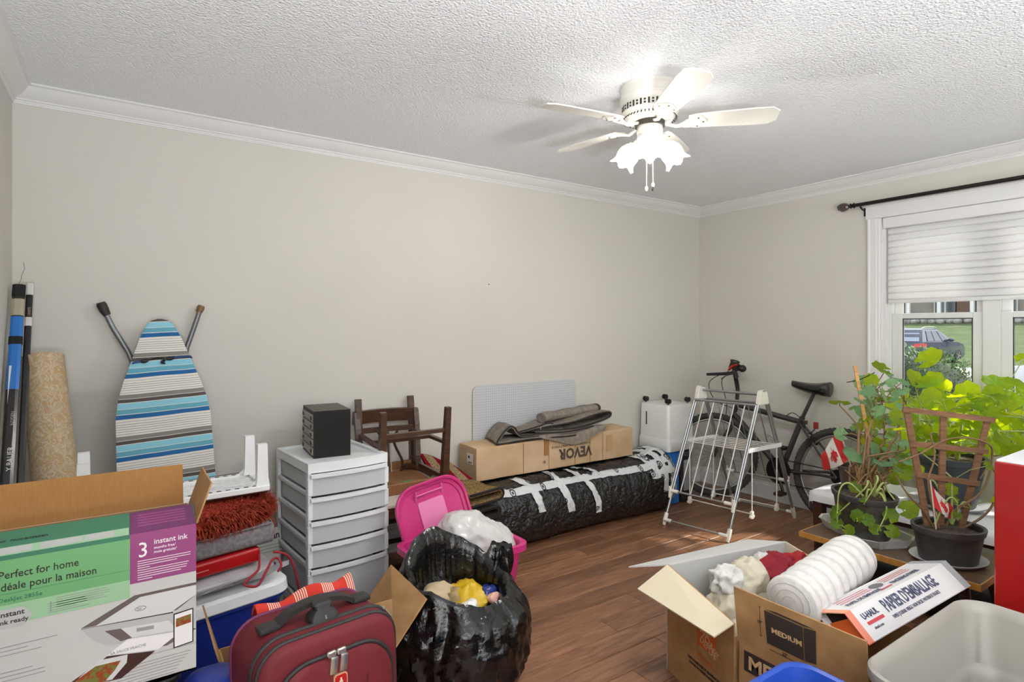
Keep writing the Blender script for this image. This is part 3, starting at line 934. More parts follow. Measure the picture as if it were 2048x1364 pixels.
bmesh.ops.subdivide_edges(b, edges=[e for e in b.edges if e.calc_length() > .03], cuts=2, use_grid_fill=True); crumple(b, .008, 9, 2); obj('bag', b, m_polyb, pb, 60)
b = newbm(); sheet(b, 16, 4, lambda u, v: (-.27 + .58 * u, -.205 + .03 * sin(u * 9) * v - .012 * v, .018 + .02 * u + .018 * v + .008 * sin(u * 14)), .002); obj('bag_seam', b, M('poly_film', rgb(150, 145, 147), 0.2, alpha=.7), pb, 60)
rcs = thing('red_case', 'shiny red flat plastic case below the grey folded fabric', 'case', (.115, 2.46, .468), (radians(0), 0, radians(14)))
b = newbm(); box(b, (0, 0, .03), (.58, .33, .055), None, .012, 3); obj('shell', b, M('red_gloss', rgb(164, 22, 26), 0.2, coat=.4), rcs, 40)
b = newbm(); bx(b, -.285, .1, -.1655, -.163, .026, .029); obj('seam_line', b, M('seam_pale', rgb(206, 130, 120), 0.5), rcs)
b = newbm(); box(b, (.284, -.07, .03), (.022, .07, .036), None, .006, 2); obj('latch', b, M('red_gloss', rgb(164, 22, 26), 0.2), rcs, 40)
m_rcord = M('red_cord', rgb(150, 26, 40), 0.7)
b = newbm()
def spl(P, n=10):
    P = [V(p) for p in P]; out = []
    for i in range(len(P) - 1):
        p0, p1, p2, p3 = P[max(i - 1, 0)], P[i], P[i + 1], P[min(i + 2, len(P) - 1)]
        for k in range(n):
            t_ = k / n
            out.append(.5 * ((2 * p1) + (p2 - p0) * t_ + (2 * p0 - 5 * p1 + 4 * p2 - p3) * t_ ** 2 + (3 * p1 - p0 - 3 * p2 + p3) * t_ ** 3))
    out.append(P[-1]); return out
tube(b, spl([(.425, 2.345, .505), (.415, 2.30, .47), (.375, 2.265, .455), (.36, 2.255, .44), (.40, 2.245, .43), (.43, 2.265, .46), (.46, 2.29, .495), (.485, 2.31, .49), (.495, 2.30, .465), (.48, 2.285, .45)], 7), .0045, 7)
single('drawstring', b, m_rcord, 'looped dark red drawstring hanging from the red case', 'cord', smooth=60)
b = newbm()
tube(b, spl([(.475, 2.345, .505), (.505, 2.33, .50), (.535, 2.34, .47), (.555, 2.35, .42), (.57, 2.36, .36), (.59, 2.39, .28), (.61, 2.42, .23)], 7), .0045, 7)
single('drawstring', b, m_rcord, 'long dark red drawstring trailing down beside the drawer tower', 'cord', smooth=60)
m_linen = M('grey_linen', rgb(138, 132, 134), 0.95, col2=rgb(112, 106, 110), nscale=70, bump=(180, .3, .002), spec=0.05)
gf = thing('folded_fabric', 'folded grey linen cushion pad under the red shaggy cushion', 'cushion', (.15, 2.51, .527), (0, 0, radians(12)))
b = newbm(); box(b, (0, 0, .043), (.62, .40, .084), None, .032, 4); obj('pad', b, m_linen, gf, 60)
b = newbm(); tube(b, [(-.31, -.203, .082), (-.1, -.205, .078), (.1, -.205, .079), (.29, -.2, .083), (.312, -.12, .082)], .004, 6); obj('piping', b, m_linen, gf, 60)
# red shaggy cushion
m_red = M('shaggy_red', rgb(120, 34, 26), 0.95, col2=rgb(150, 60, 44), nscale=60, spec=0.05)
rc_ = thing('shaggy_cushion', 'dark red shaggy cushion with fringed edge on top of the pile', 'cushion', (.165, 2.53, .608), (0, 0, radians(10)))
b = newbm(); blob(b, (0, 0, .045), (.33, .225, .052), 32, 16, .72); crumple(b, .006, 9, 5, False); obj('pad', b, m_red, rc_, 60)
b = newbm(); rs = random.Random(9)
for k in range(7600):
    u_ = rs.uniform(0, 2 * pi); cz = rs.uniform(-.75, .95)
    sr = sqrt(1 - cz * cz)
    def sg(a): return math.copysign(abs(a) ** .72, a)
    p = V((.33 * sg(sr) * sg(cos(u_)), .225 * sg(sr) * sg(sin(u_)), .045 + .052 * sg(cz)))
    edge = 1 if abs(cz) < .6 else .45
    if p.z > .085 and abs(p.x + .06) < .13 and abs(p.y + .08) < .12: edge = .15
    n = V((p.x * 1.2, p.y * 1.6, (p.z - .045) * 2.5)).normalized()
    d = (n + V((rs.uniform(-1, 1), rs.uniform(-1, 1), rs.uniform(-1, .4))) * .8).normalized()
    a, _ = frame_of(d)
    Lh = rs.uniform(.02, .045) * edge
    w = .0022
    q = p + d * Lh * .55 + V((0, 0, .003)); e = p + d * Lh + V((0, 0, -.006))
    v0, v1, v2, v3, v4 = b.verts.new(p - a * w), b.verts.new(p + a * w), b.verts.new(q + a * w), b.verts.new(q - a * w), b.verts.new(e)
    face(b, (v0, v1, v2, v3)); face(b, (v3, v2, v4))
o = obj('shag', b, M('shag_pile', rgb(126, 38, 28), 0.9, col2=rgb(162, 72, 50), nscale=40, spec=0.05), rc_); o['kind'] = 'stuff'
b = newbm(); rs = random.Random(3)
for k in range(16):
    x = -.17 + k * .014; tube(b, [(x, -.15 + rs.uniform(-.01, .01), .098), (x + rs.uniform(-.01, .01), -.10, .102), (x + .01, -.06 + rs.uniform(-.02, .02), .101)], .0025, 4)
o = obj('embroidery', b, M('embroidery_red', rgb(170, 74, 46), 0.6), rc_); o['kind'] = 'stuff'
b = newbm(); box(b, (.18, 2.62, .712), (.58, .34, .018), radians(6), .003)
single('wooden_board', b, M('dark_red_wood', rgb(74, 34, 28), 0.45), 'thin dark brown board lying between shaggy cushion and white rack', 'board', (.18, 2.62, .703))
# white plastic stacking rack turned upside down
wr = thing('stacking_rack', 'white perforated plastic rack turned upside down with posts in the air', 'rack', (.165, 2.55, .722), radians(2.5))
b = newbm()
bx(b, -.31, .31, -.135, -.10, 0, .022, .003); bx(b, -.31, .31, .10, .135, 0, .022, .003); bx(b, -.31, -.28, -.10, .10, 0, .022, .003); bx(b, .28, .31, -.10, .10, 0, .022, .003)
obj('frame', b, m_whitep, wr, 35)
for j in range(6):
    y = -.083 + j * .033
    b = newbm(); bx(b, -.28, .28, y - .009, y + .009, .006, .014); obj('slat', b, m_whitep, wr)
b = newbm()
for i in range(18):
    x = -.262 + i * .031
    bx(b, x - .005, x + .005, -.1, .1, .004, .012)
obj('cross_bars', b, m_whitep, wr)['kind'] = 'stuff'
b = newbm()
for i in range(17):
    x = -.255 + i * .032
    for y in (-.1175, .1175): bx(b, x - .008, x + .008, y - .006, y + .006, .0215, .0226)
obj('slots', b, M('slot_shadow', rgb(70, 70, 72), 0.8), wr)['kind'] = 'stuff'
for x in (-.285, .285):
    for y in (-.11, .11):
        b = newbm(); loft(b, [[(x + sx_ * w, y + sy_ * w * .8, z) for sx_, sy_ in ((-1, -1), (1, -1), (1, 1), (-1, 1))] for w, z in ((.026, .02), (.021, .05), (.018, .185))]); obj('post', b, m_whitep, wr, 30)
        b = newbm()
        for s in (-1, 1): slab(b, [(x, y, .02), (x - .05 * (1 if x > 0 else -1), y, .02), (x, y, .06)], .004, (0, s, 0)); break
        obj('gusset', b, m_whitep, wr)
# ================================================================ printer box in the foreground, on a blue tote
tb = thing('storage_crate', 'black plastic crate beneath the printer carton', 'crate', (-.125, 1.74, 0))
tote(tb, .47, .22, .512, .03, m_black, .008, .93)
bb = thing('storage_bin', 'small round-cornered blue bin with domed lid beside the printer carton', 'storage bin', (.192, 1.69, 0))
tote(bb, .11, .11, .42, .045, m_blue, .006, .9)
b = newbm(); loft(b, [[V((x, y, z)) for x, y in rrect(w, w, w * .4, 6)] for w, z in ((.135, .418), (.14, .422), (.138, .438), (.12, .452), (.07, .458))]); obj('lid', b, M('blue_lid', rgb(34, 56, 150), 0.35), bb, 50, 'domed blue lid')
FX0, FX1, FY0, FY1, FZ0, FZ1 = -.36, .149, 1.632, 1.842, .515, .878
m_gloss = M('carton_white', rgb(200, 198, 195), 0.4)
m_green = M('print_green', rgb(112, 172, 116), 0.4)
m_green2 = M('print_green_dark', rgb(58, 122, 94), 0.4)
m_green3 = M('print_green_pale', rgb(156, 196, 156), 0.4)
m_mag = M('print_magenta', rgb(150, 72, 124), 0.4)
m_mag2 = M('print_plum', rgb(112, 44, 100), 0.4)
m_grey = M('print_grey', rgb(150, 150, 148), 0.5)
m_lgrey = M('print_light_grey', rgb(188, 188, 186), 0.5)
m_white2 = M('print_white', rgb(236, 232, 232), 0.5)
m_wine = M('print_wine', rgb(62, 30, 26), 0.5)
pr = thing('printer_box', 'open white and green printer carton with raised brown flaps', 'box', ((FX0 + FX1) / 2, (FY0 + FY1) / 2, FZ0))
def pp(name, b, mat, smooth=None, label=None, parent=None): return obj(name, b, mat, parent or pr, smooth, label, True)
b = newbm(); th = .004
bx(b, FX0, FX1, FY0, FY0 + th, FZ0, FZ1); bx(b, FX0, FX1, FY1 - th, FY1, FZ0, FZ1); bx(b, FX0, FX0 + th, FY0 + th, FY1 - th, FZ0, FZ1); bx(b, FX1 - th, FX1, FY0 + th, FY1 - th, FZ0, FZ1); bx(b, FX0, FX1, FY0, FY1, FZ0, FZ0 + th)
pp('carton', b, m_gloss)
b = newbm(); bx(b, FX0 + th, FX1 - th, FY1 - th - .001, FY1 - th, FZ0 + .01, FZ1); bx(b, FX1 - th - .001, FX1 - th, FY0 + th, FY1 - th, FZ0 + .01, FZ1); pp('brown_lining', b, m_card_in)
b = newbm(); slab(b, [(FX0, FY1, FZ1), (FX1 - .012, FY1, FZ1), (FX1 - .014, FY1 + .006, FZ1 + .108), (FX0, FY1 + .006, FZ1 + .108)], .004, (0, -1, 0)); pp('back_flap', b, m_card_in, None, 'brown inner face of back flap')
b = newbm(); slab(b, [(FX1, FY0 + .004, FZ1), (FX1, FY1 - .004, FZ1), (FX1 + .032, FY1 - .012, FZ1 + .098), (FX1 + .034, FY0 + .012, FZ1 + .094)], .004, (-1, 0, .3)); pp('side_flap', b, m_card, None, 'narrow brown side flap')
fa, fb_, fc, fd = V((FX0, FY0, FZ1)), V((FX1, FY0, FZ1)), V((FX1 + .004, FY0 + .112, FZ1 + .022)), V((FX0, FY0 + .112, FZ1 + .022))
b = newbm(); slab(b, [fa, fb_, fc, fd], .004, (0, -.3, 1)); flap = pp('front_flap', b, m_green2, None, 'dark green printed front flap')
mf = basis(fa, fb_ - fa, fd - fa)
W = FX1 - FX0
b = newbm(); patch(b, mf, W - .138, W, .0, .112, .0008); pp('flap_band', b, m_mag2, None, 'plum band', flap)
b = newbm()
for k in range(5): patch(b, mf, W - .122, W - .02, .030 + k * .014, .037 + k * .014, .0014)
o = pp('flap_print', b, m_mag, None, None, flap); o['kind'] = 'stuff'
b = newbm()
patch(b, mf, 0, W - .140, .0, .034, .0012); pp('flap_strip', b, m_green3, None, None, flap)
b = newbm()
for x0, x1 in ((.0, .19), (.205, .28), (.285, .34)): patch(b, mf, x0, x1, .004, .030, .0018)
pp('fine_print', b, m_lgrey, None, None, flap)['kind'] = 'stuff'
text('Imprimante tout-en-un  Numerisation', .012, basis(mf @ V((.03, .060, .0015)), fb_ - fa, fd - fa), m_ink, flap, 'lettering', 0)
# print on the front face: local x to the right, y up, origin bottom-left
mp_ = basis((FX0, FY0 - .0001, FZ0), (1, 0, 0), (0, 0, 1))
HH = FZ1 - FZ0
def P(x0, x1, y0, y1, mat, name='print_panel', t_=.0006):
    b = newbm(); patch(b, mp_, x0, x1, y0, y1, t_); return pp(name, b, mat)
P(0, W - .138, HH - .150, HH, m_green)
P(0, W - .138, HH - .150, HH - .107, m_green3, 'print_panel', .0008)
P(0, W - .138, HH - .010, HH, m_green2, 'print_panel', .0008)
P(W - .138, W, HH - .118, HH, m_mag)
b = newbm(); patch(b, mp_, 0, W - .138, HH - .0835, HH - .0827, .0009); patch(b, mp_, W - .285, W - .284, HH - .142, HH - .118, .001); pp('rule_lines', b, m_green2)['kind'] = 'stuff'
def txt(s, x, y, size, mat, bold=.0, sx_=1.0, lift=.0008, name='lettering'):
    return text(s, size, basis(mp_ @ V((x, y, lift)), (1, 0, 0), (0, 0, 1)), mat, pr, name, bold, sx_)
xo = .148
txt('Perfect for home', xo - .012, HH - .050, .0235, m_ink, .006, .85)
txt('Id\u00e9ale pour la maison', xo - .013, HH - .076, .0235, m_ink, .006, .85)
txt('DeskJet 2855e', xo - .012, HH - .1, .0125, m_green2, .01)
txt('3', W - .123, HH - .058, .050, m_white2, .002, .9)
txt('instant ink', W - .090, HH - .032, .0178, m_white2, .012, .95)
txt('months free\u00b9', W - .090, HH - .044, .0088, m_white2, .015)
txt('mois gratuits\u00b9', W - .090, HH - .054, .0088, m_white2, .015)
b = newbm(); rs = random.Random(2)
for k in range(9):
    patch(b, mp_, W - .123, W - .123 + rs.uniform(.08, .112) * (.3 if k in (3, 8) else 1), HH - .068 - k * .0055, HH - .0665 - k * .0055, .0009)
pp('fine_print', b, m_white2)['kind'] = 'stuff'
b = newbm(); patchpoly(b, mp_, [(.0, HH - .158), (xo + .030, HH - .158), (xo + .046, HH - .137), (xo + .030, HH - .116), (0, HH - .116)], .001); pp('arrow_badge', b, m_lgrey)
txt('Instant', xo - .012, HH - .132, .016, m_ink, .01, 1, .0013); txt('ink ready', xo - .012, HH - .148, .0135, m_ink, .01, 1, .0013)
b = newbm(); rs = random.Random(5)
for k in range(5):
    patch(b, mp_, xo + .072, xo + .072 + rs.uniform(.05, .075), HH - .124 - k * .005, HH - .1226 - k * .005, .0011)
    patch(b, mp_, W - .275, W - .275 + rs.uniform(.075, .10), HH - .114 - k * .005, HH - .1126 - k * .005, .0011)
for g, y0 in ((0, .145), (1, .09), (2, .055), (3, .022)):
    for k in range(3): patch(b, mp_, xo - .02, xo + rs.uniform(.03, .095), y0 - k * .009 + .02, y0 - k * .009 + .0215, .0009)
for k in range(7): patch(b, mp_, W - .21, W - .012 - .006 * k, .050 - k * .007, .0513 - k * .007, .0009)
patch(b, mp_, W - .21, W, .0655, .0662, .0009)
pp('fine_print', b, m_grey)['kind'] = 'stuff'
# printed picture of the printer
X0 = W - .262
def Q(pts, mat, lift=.0007, name='printed_picture'):
    b = newbm(); patchpoly(b, mp_, [(W - (.262 - x) * .88, y * .94 + .008) for x, y in pts], lift); return pp(name, b, mat)
m_pg = M('picture_grey', rgb(186, 185, 184), 0.4); m_pd = M('picture_dark', rgb(104, 92, 88), 0.4); m_pw = M('picture_white', rgb(212, 211, 209), 0.4)
Q([(.0, .170), (.115, .222), (.262, .222), (.262, .205), (.262, .19), (.215, .16)], m_pd, .0008)
Q([(.03, .168), (.128, .215), (.262, .215), (.262, .19), (.20, .158)], m_pw, .0010)
Q([(.0, .168), (.205, .158), (.205, .155), (.030, .1665)], m_ink, .0012)
Q([(.0, .167), (.205, .155), (.262, .188), (.262, .105), (.235, .09), (.06, .112), (.025, .135)], m_pg, .0009)
Q([(.050, .150), (.085, .147), (.11, .117), (.085, .115)], m_pd, .0012)
Q([(.085, .147), (.195, .138), (.215, .108), (.11, .117)], m_pw, .0011)
Q([(.12, .138), (.16, .135), (.16, .126), (.12, .129)], m_grey, .0013)
Q([(.10, .116), (.225, .102), (.170, .07), (.055, .088)], m_white2, .0014)
Q([(.16, .078), (.235, .112), (.262, .098), (.19, .074)], m_pd, .0013)
Q([(.055, .086), (.162, .068), (.085, .022), (-.04, .036)], m_wine, .0016)
m_food = M('picture_salad', rgb(150, 60, 30), 0.5, col2=rgb(112, 116, 50), nscale=90, ramp=(.45, .55))
Q([(.04, .082), (.10, .078), (.098, .058), (.066, .026), (.02, .03), (-.02, .038), (0, .056)], m_pw, .0018)
Q([(.03, .070), (.085, .068), (.072, .048), (.05, .026), (-.036, .034), (0, .054)], m_food, .0022)
txt('LA SAUCE FRAICHE', X0 + .086, .091, .0085, m_grey, .005, .95, .0020)
Q([(.206, .152), (.255, .156), (.255, .066), (.206, .062)], m_ink, .0018); Q([(.209, .149), (.252, .153), (.252, .069), (.209, .065)], m_white2, .0021); Q([(.212, .138), (.249, .142), (.249, .120), (.212, .116)], m_food, .0024)
b = newbm(); tube(b, [mp_ @ V((X0 + .145 + .011 * cos(a), .183 + .005 * sin(a), .0012)) for a in [2 * pi * k / 20 for k in range(20)]], .0009, 4, closed=True); pp('oval_mark', b, m_grey)
txt('hp', X0 + .138, .1805, .009, m_grey, .02, 1, .0013)
# ================================================================ drawer tower, chairs, rugs
def plastic_clear(name, col, op):
    m = M(name, col, 0.28, spec=0.5)
    t = m.node_tree; out = t.nodes['Material Output']
    tr = _node(t, 'ShaderNodeBsdfTransparent'); tl = _node(t, 'ShaderNodeBsdfTranslucent'); tl.inputs[0].default_value = col
    m1 = _node(t, 'ShaderNodeMixShader'); m1.inputs[0].default_value = .35
    t.links.new(bsdf(m).outputs[0], m1.inputs[1]); t.links.new(tl.outputs[0], m1.inputs[2])
    m2 = _node(t, 'ShaderNodeMixShader'); m2.inputs[0].default_value = op
    t.links.new(tr.outputs[0], m2.inputs[1]); t.links.new(m1.outputs[0], m2.inputs[2]); t.links.new(m2.outputs[0], out.inputs[0])
    return m
m_drawer = plastic_clear('drawer_plastic', rgb(240, 242, 244), .84)
m_tower = M('tower_white', rgb(238, 240, 242), 0.35)
tw = thing('drawer_tower', 'white five-drawer tower with clear fronts standing by the wall', 'drawer unit', (.888, 2.99, 0), radians(5))
TW, TD, TH = .405, .475, .735
def bow(x): return -.018 * (1 - (x / (TW / 2)) ** 2)
b = newbm()                                         # top with raised lip
out_ = [(-TW / 2, TD / 2), (-TW / 2, -TD / 2)] + [(x, -TD / 2 + bow(x)) for x in [TW * (k / 10 - .5) for k in range(1, 10)]] + [(TW / 2, -TD / 2), (TW / 2, TD / 2)]
prism(b, out_, TH - .045, TH - .012); obj('top', b, m_tower, tw, 30)
b = newbm()
bx(b, -TW / 2, TW / 2, TD / 2 - .014, TD / 2, TH - .012, TH); bx(b, -TW / 2, -TW / 2 + .022, -TD / 2, TD / 2 - .014, TH - .012, TH, .002); bx(b, TW / 2 - .022, TW / 2, -TD / 2, TD / 2 - .014, TH - .012, TH, .002)
prism(b, [p for p in out_[1:-1]] + [(x, -TD / 2 + bow(x) + .03) for x in [TW * (.5 - k / 10) for k in range(0, 11)]], TH - .012, TH)
obj('rim', b, m_tower, tw, 30)
hs_d = [.112, .112, .112, .112, .205]
z = TH - .045
m_side = M('tower_side_rail', rgb(214, 217, 220), 0.4)
b = newbm()
for x in (-TW / 2 + .008, TW / 2 - .008):
    for y in (-TD / 2 + .016, TD / 2 - .016): box(b, (x, y, (TH - .045) / 2), (.016, .032, TH - .045), None, .002)
obj('corner_posts', b, m_tower, tw)['kind'] = 'stuff'
b = newbm(); bx(b, -TW / 2 + .01, TW / 2 - .01, TD / 2 - .006, TD / 2, .02, TH - .05); obj('back_panel', b, m_drawer, tw)
b = newbm(); prism(b, out_, 0.0, .028); obj('base', b, m_tower, tw)
for k, hd in enumerate(hs_d):
    z0 = z - hd
    b = newbm()                                     # frame shelf under the drawer
    for s in (-1, 1): bx(b, s * TW / 2 - (.014 if s > 0 else 0), s * TW / 2 + (.014 if s < 0 else 0), -TD / 2 + .03, TD / 2 - .03, z0, z0 + .020, .002)
    bx(b, -TW / 2 + .014, TW / 2 - .014, TD / 2 - .03, TD / 2 - .012, z0, z0 + .014)
    obj('rail', b, m_side, tw)['kind'] = 'stuff'
    d0, d1 = z0 + .006, z - .004
    b = newbm()
    xs = [TW * .955 * (q / 10 - .5) for q in range(11)]
    fr_ = [(x, -TD / 2 + bow(x) * .9 - .004) for x in xs]
    bk_ = [(x, -TD / 2 + bow(x) * .9 + .0) for x in reversed(xs)]
    prism(b, fr_ + bk_, d0, d1)
    bx(b, -TW / 2 + .020, -TW / 2 + .023, -TD / 2 + .006, TD / 2 - .03, d0 + .018, d1 - .014); bx(b, TW / 2 - .023, TW / 2 - .020, -TD / 2 + .006, TD / 2 - .03, d0 + .018, d1 - .014)
    bx(b, -TW / 2 + .02, TW / 2 - .02, TD / 2 - .034, TD / 2 - .031, d0 + .018, d1 - .014); bx(b, -TW / 2 + .023, TW / 2 - .023, -TD / 2 + .006, TD / 2 - .034, d0 + .018, d0 + .021)
    dr = obj('drawer', b, m_drawer, tw, 30)
    b = newbm()
    prism(b, [(x, y - .012) for x, y in fr_] + [(x, y + .002) for x, y in reversed(fr_)], d1 - .018, d1 - .002); obj('pull_lip', b, m_tower, dr, 30)
    b = newbm()
    for s in (-1, 1): bx(b, s * TW * .4775 - .012, s * TW * .4775 + .012, -TD / 2 - .008, -TD / 2 + .008, d0, d1 - .02, .003)
    obj('front_edge', b, m_tower, dr)['kind'] = 'stuff'
    z = z0
b = newbm(); box(b, (.02, -.02, .075), (.22, .006, .05), Matrix.Rotation(.7, 3, 'Y')); obj('paper_inside', b, M('paper', rgb(228, 228, 226), .8), tw)

b = newbm(); lathe(b, [(.004, 0), (.0045, .003), (.003, .006)], 8, (2.055, YB - .003, 1.667), mat=Matrix.Rotation(pi / 2, 3, 'X')); single('nail', b, M('nail_grey', rgb(120, 116, 110), .4, .6), 'small nail head alone in the bare back wall', 'nail')
# black mini drawers on the tower
bd = thing('mini_drawer_box', 'black five-drawer desktop box standing on the drawer tower', 'drawer box', (.871, 3.02, .7235), radians(-4))
m_bk = M('black_wood', rgb(15, 13, 12), 0.5, col2=rgb(24, 21, 19), nscale=8, stretch=(1, 1, 14), spec=0.3)
m_bkt = M('black_wood_top', rgb(70, 64, 56), 0.45, col2=rgb(60, 54, 47), nscale=8, stretch=(14, 1, 1))
b = newbm(); bx(b, -.088, .092, -.14, .14, 0, .012); bx(b, -.088, .092, -.14, .14, .218, .232); bx(b, -.088, .092, -.14, -.130, .012, .218); bx(b, -.088, .092, .130, .14, .012, .218); bx(b, .082, .092, -.13, .13, .012, .218)
obj('case', b, m_bk, bd)
b = newbm(); bx(b, -.088, .092, -.14, .14, .2322, .2335); obj('top_veneer', b, m_bkt, bd)
for k in range(5):
    z0 = .014 + k * .041
    b = newbm(); bx(b, -.094, .07, -.126, .126, z0, z0 + .037, .002); dr = obj('drawer', b, M('drawer_front_reflect', rgb(150, 141, 126), 0.4, col2=rgb(122, 114, 102), nscale=20), bd)  # grey-brown stands in for light reflected off the black fronts
    for y in (-.10, .10):
        b = newbm(); bx(b, -.097, -.093, y - .012, y + .012, z0 + .010, z0 + .026); obj('notch', b, m_black, dr)

# ---- chairs
m_wood = M('chair_wood', rgb(82, 54, 38), 0.35, col2=rgb(62, 38, 26), nscale=10, stretch=(2, 2, 8), coat=.2)
m_woodr = M('chair_wood_raw', rgb(146, 100, 62), 0.6, col2=rgb(128, 84, 50), nscale=8, stretch=(6, 1, 1))
m_seat = M('seat_cream', rgb(200, 192, 178), 0.9)
def bar(b, p, q, w, d, side=V((1, 0, 0))):
    p, q = V(p), V(q); ax_ = (q - p).normalized(); s_ = (side - ax_ * side.dot(ax_)).normalized(); n_ = ax_.cross(s_)
    w0, w1 = w if isinstance(w, tuple) else (w, w); d0, d1 = d if isinstance(d, tuple) else (d, d)
    loft(b, [[p + s_ * (x * w0) + n_ * (y * d0) for x, y in ((-.5, -.5), (.5, -.5), (.5, .5), (-.5, .5))], [q + s_ * (x * w1) + n_ * (y * d1) for x, y in ((-.5, -.5), (.5, -.5), (.5, .5), (-.5, .5))]])
    return b
def chair(name, label, loc, rot, group=None):
    """dining chair, front towards -y, seat height .45, lyre back"""
    c = thing(name, label, 'chair', loc, rot, group)
    for s in (-1, 1):
        b = newbm(); bar(b, (s * .185, -.185, .44), (s * .19, -.20, 0), (.040, .030), (.040, .028)); obj('leg', b, m_wood, c)
        b = newbm()
        pts = [(s * .165, .235, 0), (s * .166, .205, .18), (s * .168, .19, .42), (s * .172, .20, .6), (s * .178, .235, .78), (s * .180, .262, .875)]
        for p, q in zip(pts[:-1], pts[1:]): bar(b, p, q, (.030, .030), (.038, .036))
        obj('leg', b, m_wood, c)
        b = newbm(); bar(b, (s * .186, -.19, .20), (s * .166, .205, .20), .018, .024, V((0, 0, 1))); obj('stretcher', b, m_wood, c)
        b = newbm(); bar(b, (s * .185, -.18, .415), (s * .17, .19, .415), .02, .06, V((1, 0, 0))); obj('apron', b, m_wood, c)
    b = newbm(); bar(b, (-.18, -.02, .20), (.18, -.02, .20), .018, .024, V((0, 0, 1))); obj('stretcher', b, m_wood, c)
    b = newbm(); bar(b, (-.185, -.19, .13), (.185, -.19, .13), .02, .026, V((0, 0, 1))); obj('stretcher', b, m_wood, c)
    b = newbm(); bx(b, -.185, .185, -.215, -.195, .385, .445, .003); obj('apron', b, m_woodr if 'upside' in label else m_wood, c)
    b = newbm(); bx(b, -.17, .17, .175, .195, .385, .445); obj('apron', b, m_woodr, c)
    for sx_ in (-1, 1):
        for sy_ in (-1, 1):
            b = newbm(); bar(b, (sx_ * .17, sy_ * .12 - .01, .41), (sx_ * .11, sy_ * .18 - .01, .41), .02, .05, V((0, 0, 1))); obj('corner_block', b, m_wood, c)
    b = newbm(); loft(b, [[(x * 1.0, y, z_) for x, y in rrect(w, d, .04, 4, 0, -.012)] for w, d, z_ in ((.36, .38, .432), (.385, .41, .445), (.385, .41, .458), (.34, .36, .475))]); st_ = obj('seat', b, m_seat, c, 40)
    b = newbm(); bx(b, -.15, .15, -.16, .15, .428, .433); obj('seat_board', b, m_woodr, st_)
    b = newbm(); bx(b, -.05, .02, -.10, -.06, .4265, .428); obj('label', b, M('label_green', rgb(70, 140, 90), .6), st_)
    b = newbm()                                     # curved top rail
    sheet(b, 14, 3, lambda u, v: (-.195 + .39 * u, .262 + .018 * sin(u * pi) - .012 * v, .805 + .075 * v + .006 * sin(u * pi)), .022); obj('top_rail', b, m_wood, c, 50)
    b = newbm(); sheet(b, 10, 2, lambda u, v: (-.165 + .33 * u, .235 + .012 * sin(u * pi), .755 + .03 * v), .016); obj('mid_rail', b, m_wood, c, 50)
    for s in (-1, 1):                               # lyre splat
        b = newbm(); P_ = spl([(s * .02, .205, .47), (s * .07, .208, .52), (s * .08, .212, .58), (s * .045, .22, .66), (s * .035, .228, .71), (s * .06, .235, .76)], 5); tube(b, P_, .012, 6, flat=.6); obj('lyre_arm', b, m_wood, c, 50)
        b = newbm(); tube(b, [(s * .014, .206, .50), (s * .014, .232, .755)], .003, 5); obj('lyre_string', b, M('pale_inlay', rgb(196, 186, 168), .5), c)
    b = newbm(); bar(b, (0, .205, .46), (0, .236, .76), .014, .01); obj('lyre_stem', b, m_wood, c)
    b = newbm(); prism(b, [(-.07, 0), (-.03, .03), (.03, .03), (.07, 0), (.04, -.012), (-.04, -.012)], -.006, .006, basis((0, .20, .47), (1, 0, 0), (0, 0, 1)).to_3x3().to_4x4() if False else Matrix.Translation((0, .20, .48)) @ Matrix.Rotation(pi / 2, 4, 'X')); obj('lyre_foot', b, m_wood, c)
    return c
chair('dining_chair', 'upright dark wood dining chair with lyre back against the wall', (1.275, 2.985, 0), radians(-4))
chair('dining_chair', 'dark wood dining chair turned upside down on another chair', (1.295, 3.03, .942), (pi + radians(-3.0), radians(0), radians(181)))

# ---- rugs between the chairs and the black roll
m_rug = M('red_rug', rgb(120, 22, 34), 0.95, spec=.05)
t = m_rug.node_tree
n1 = _node(t, 'ShaderNodeTexNoise'); n1.inputs['Scale'].default_value = 30; n1.inputs['Detail'].default_value = 2; n1.inputs['Distortion'].default_value = 3; t.links.new(mapping(m_rug).outputs[0], n1.inputs['Vector'])
cr = ramp_node(t, [(.0, rgb(150, 128, 92)), (.45, rgb(150, 128, 92)), (.48, rgb(60, 40, 30)), (.53, rgb(176, 158, 124)), (.62, rgb(70, 30, 30))])
t.links.new(n1.outputs['Fac'], cr.inputs[0])
wv = _node(t, 'ShaderNodeTexWave'); wv.inputs['Scale'].default_value = 2.6; wv.inputs['Distortion'].default_value = .6; t.links.new(mapping(m_rug).outputs[0], wv.inputs['Vector'])
mxr = _node(t, 'ShaderNodeMixRGB'); mxr.inputs[2].default_value = rgb(124, 20, 34)
t.links.new(mathn(t, 'GREATER_THAN', wv.outputs['Fac'], .55), mxr.inputs[0]); t.links.new(cr.outputs[0], mxr.inputs[1]); t.links.new(mxr.outputs[0], bsdf(m_rug).inputs['Base Color'])
m_rugd = M('gold_black_rug', rgb(34, 26, 22), 0.95, spec=.05)
t = m_rugd.node_tree
n1 = _node(t, 'ShaderNodeTexNoise'); n1.inputs['Scale'].default_value = 38; n1.inputs['Distortion'].default_value = 3.5; t.links.new(mapping(m_rugd).outputs[0], n1.inputs['Vector'])
cr = ramp_node(t, [(0, rgb(150, 122, 76)), (.47, rgb(150, 122, 76)), (.475, rgb(40, 30, 24)), (.55, rgb(166, 140, 92)), (.62, rgb(44, 32, 26))]); t.links.new(n1.outputs['Fac'], cr.inputs[0]); t.links.new(cr.outputs[0], bsdf(m_rugd).inputs['Base Color'])
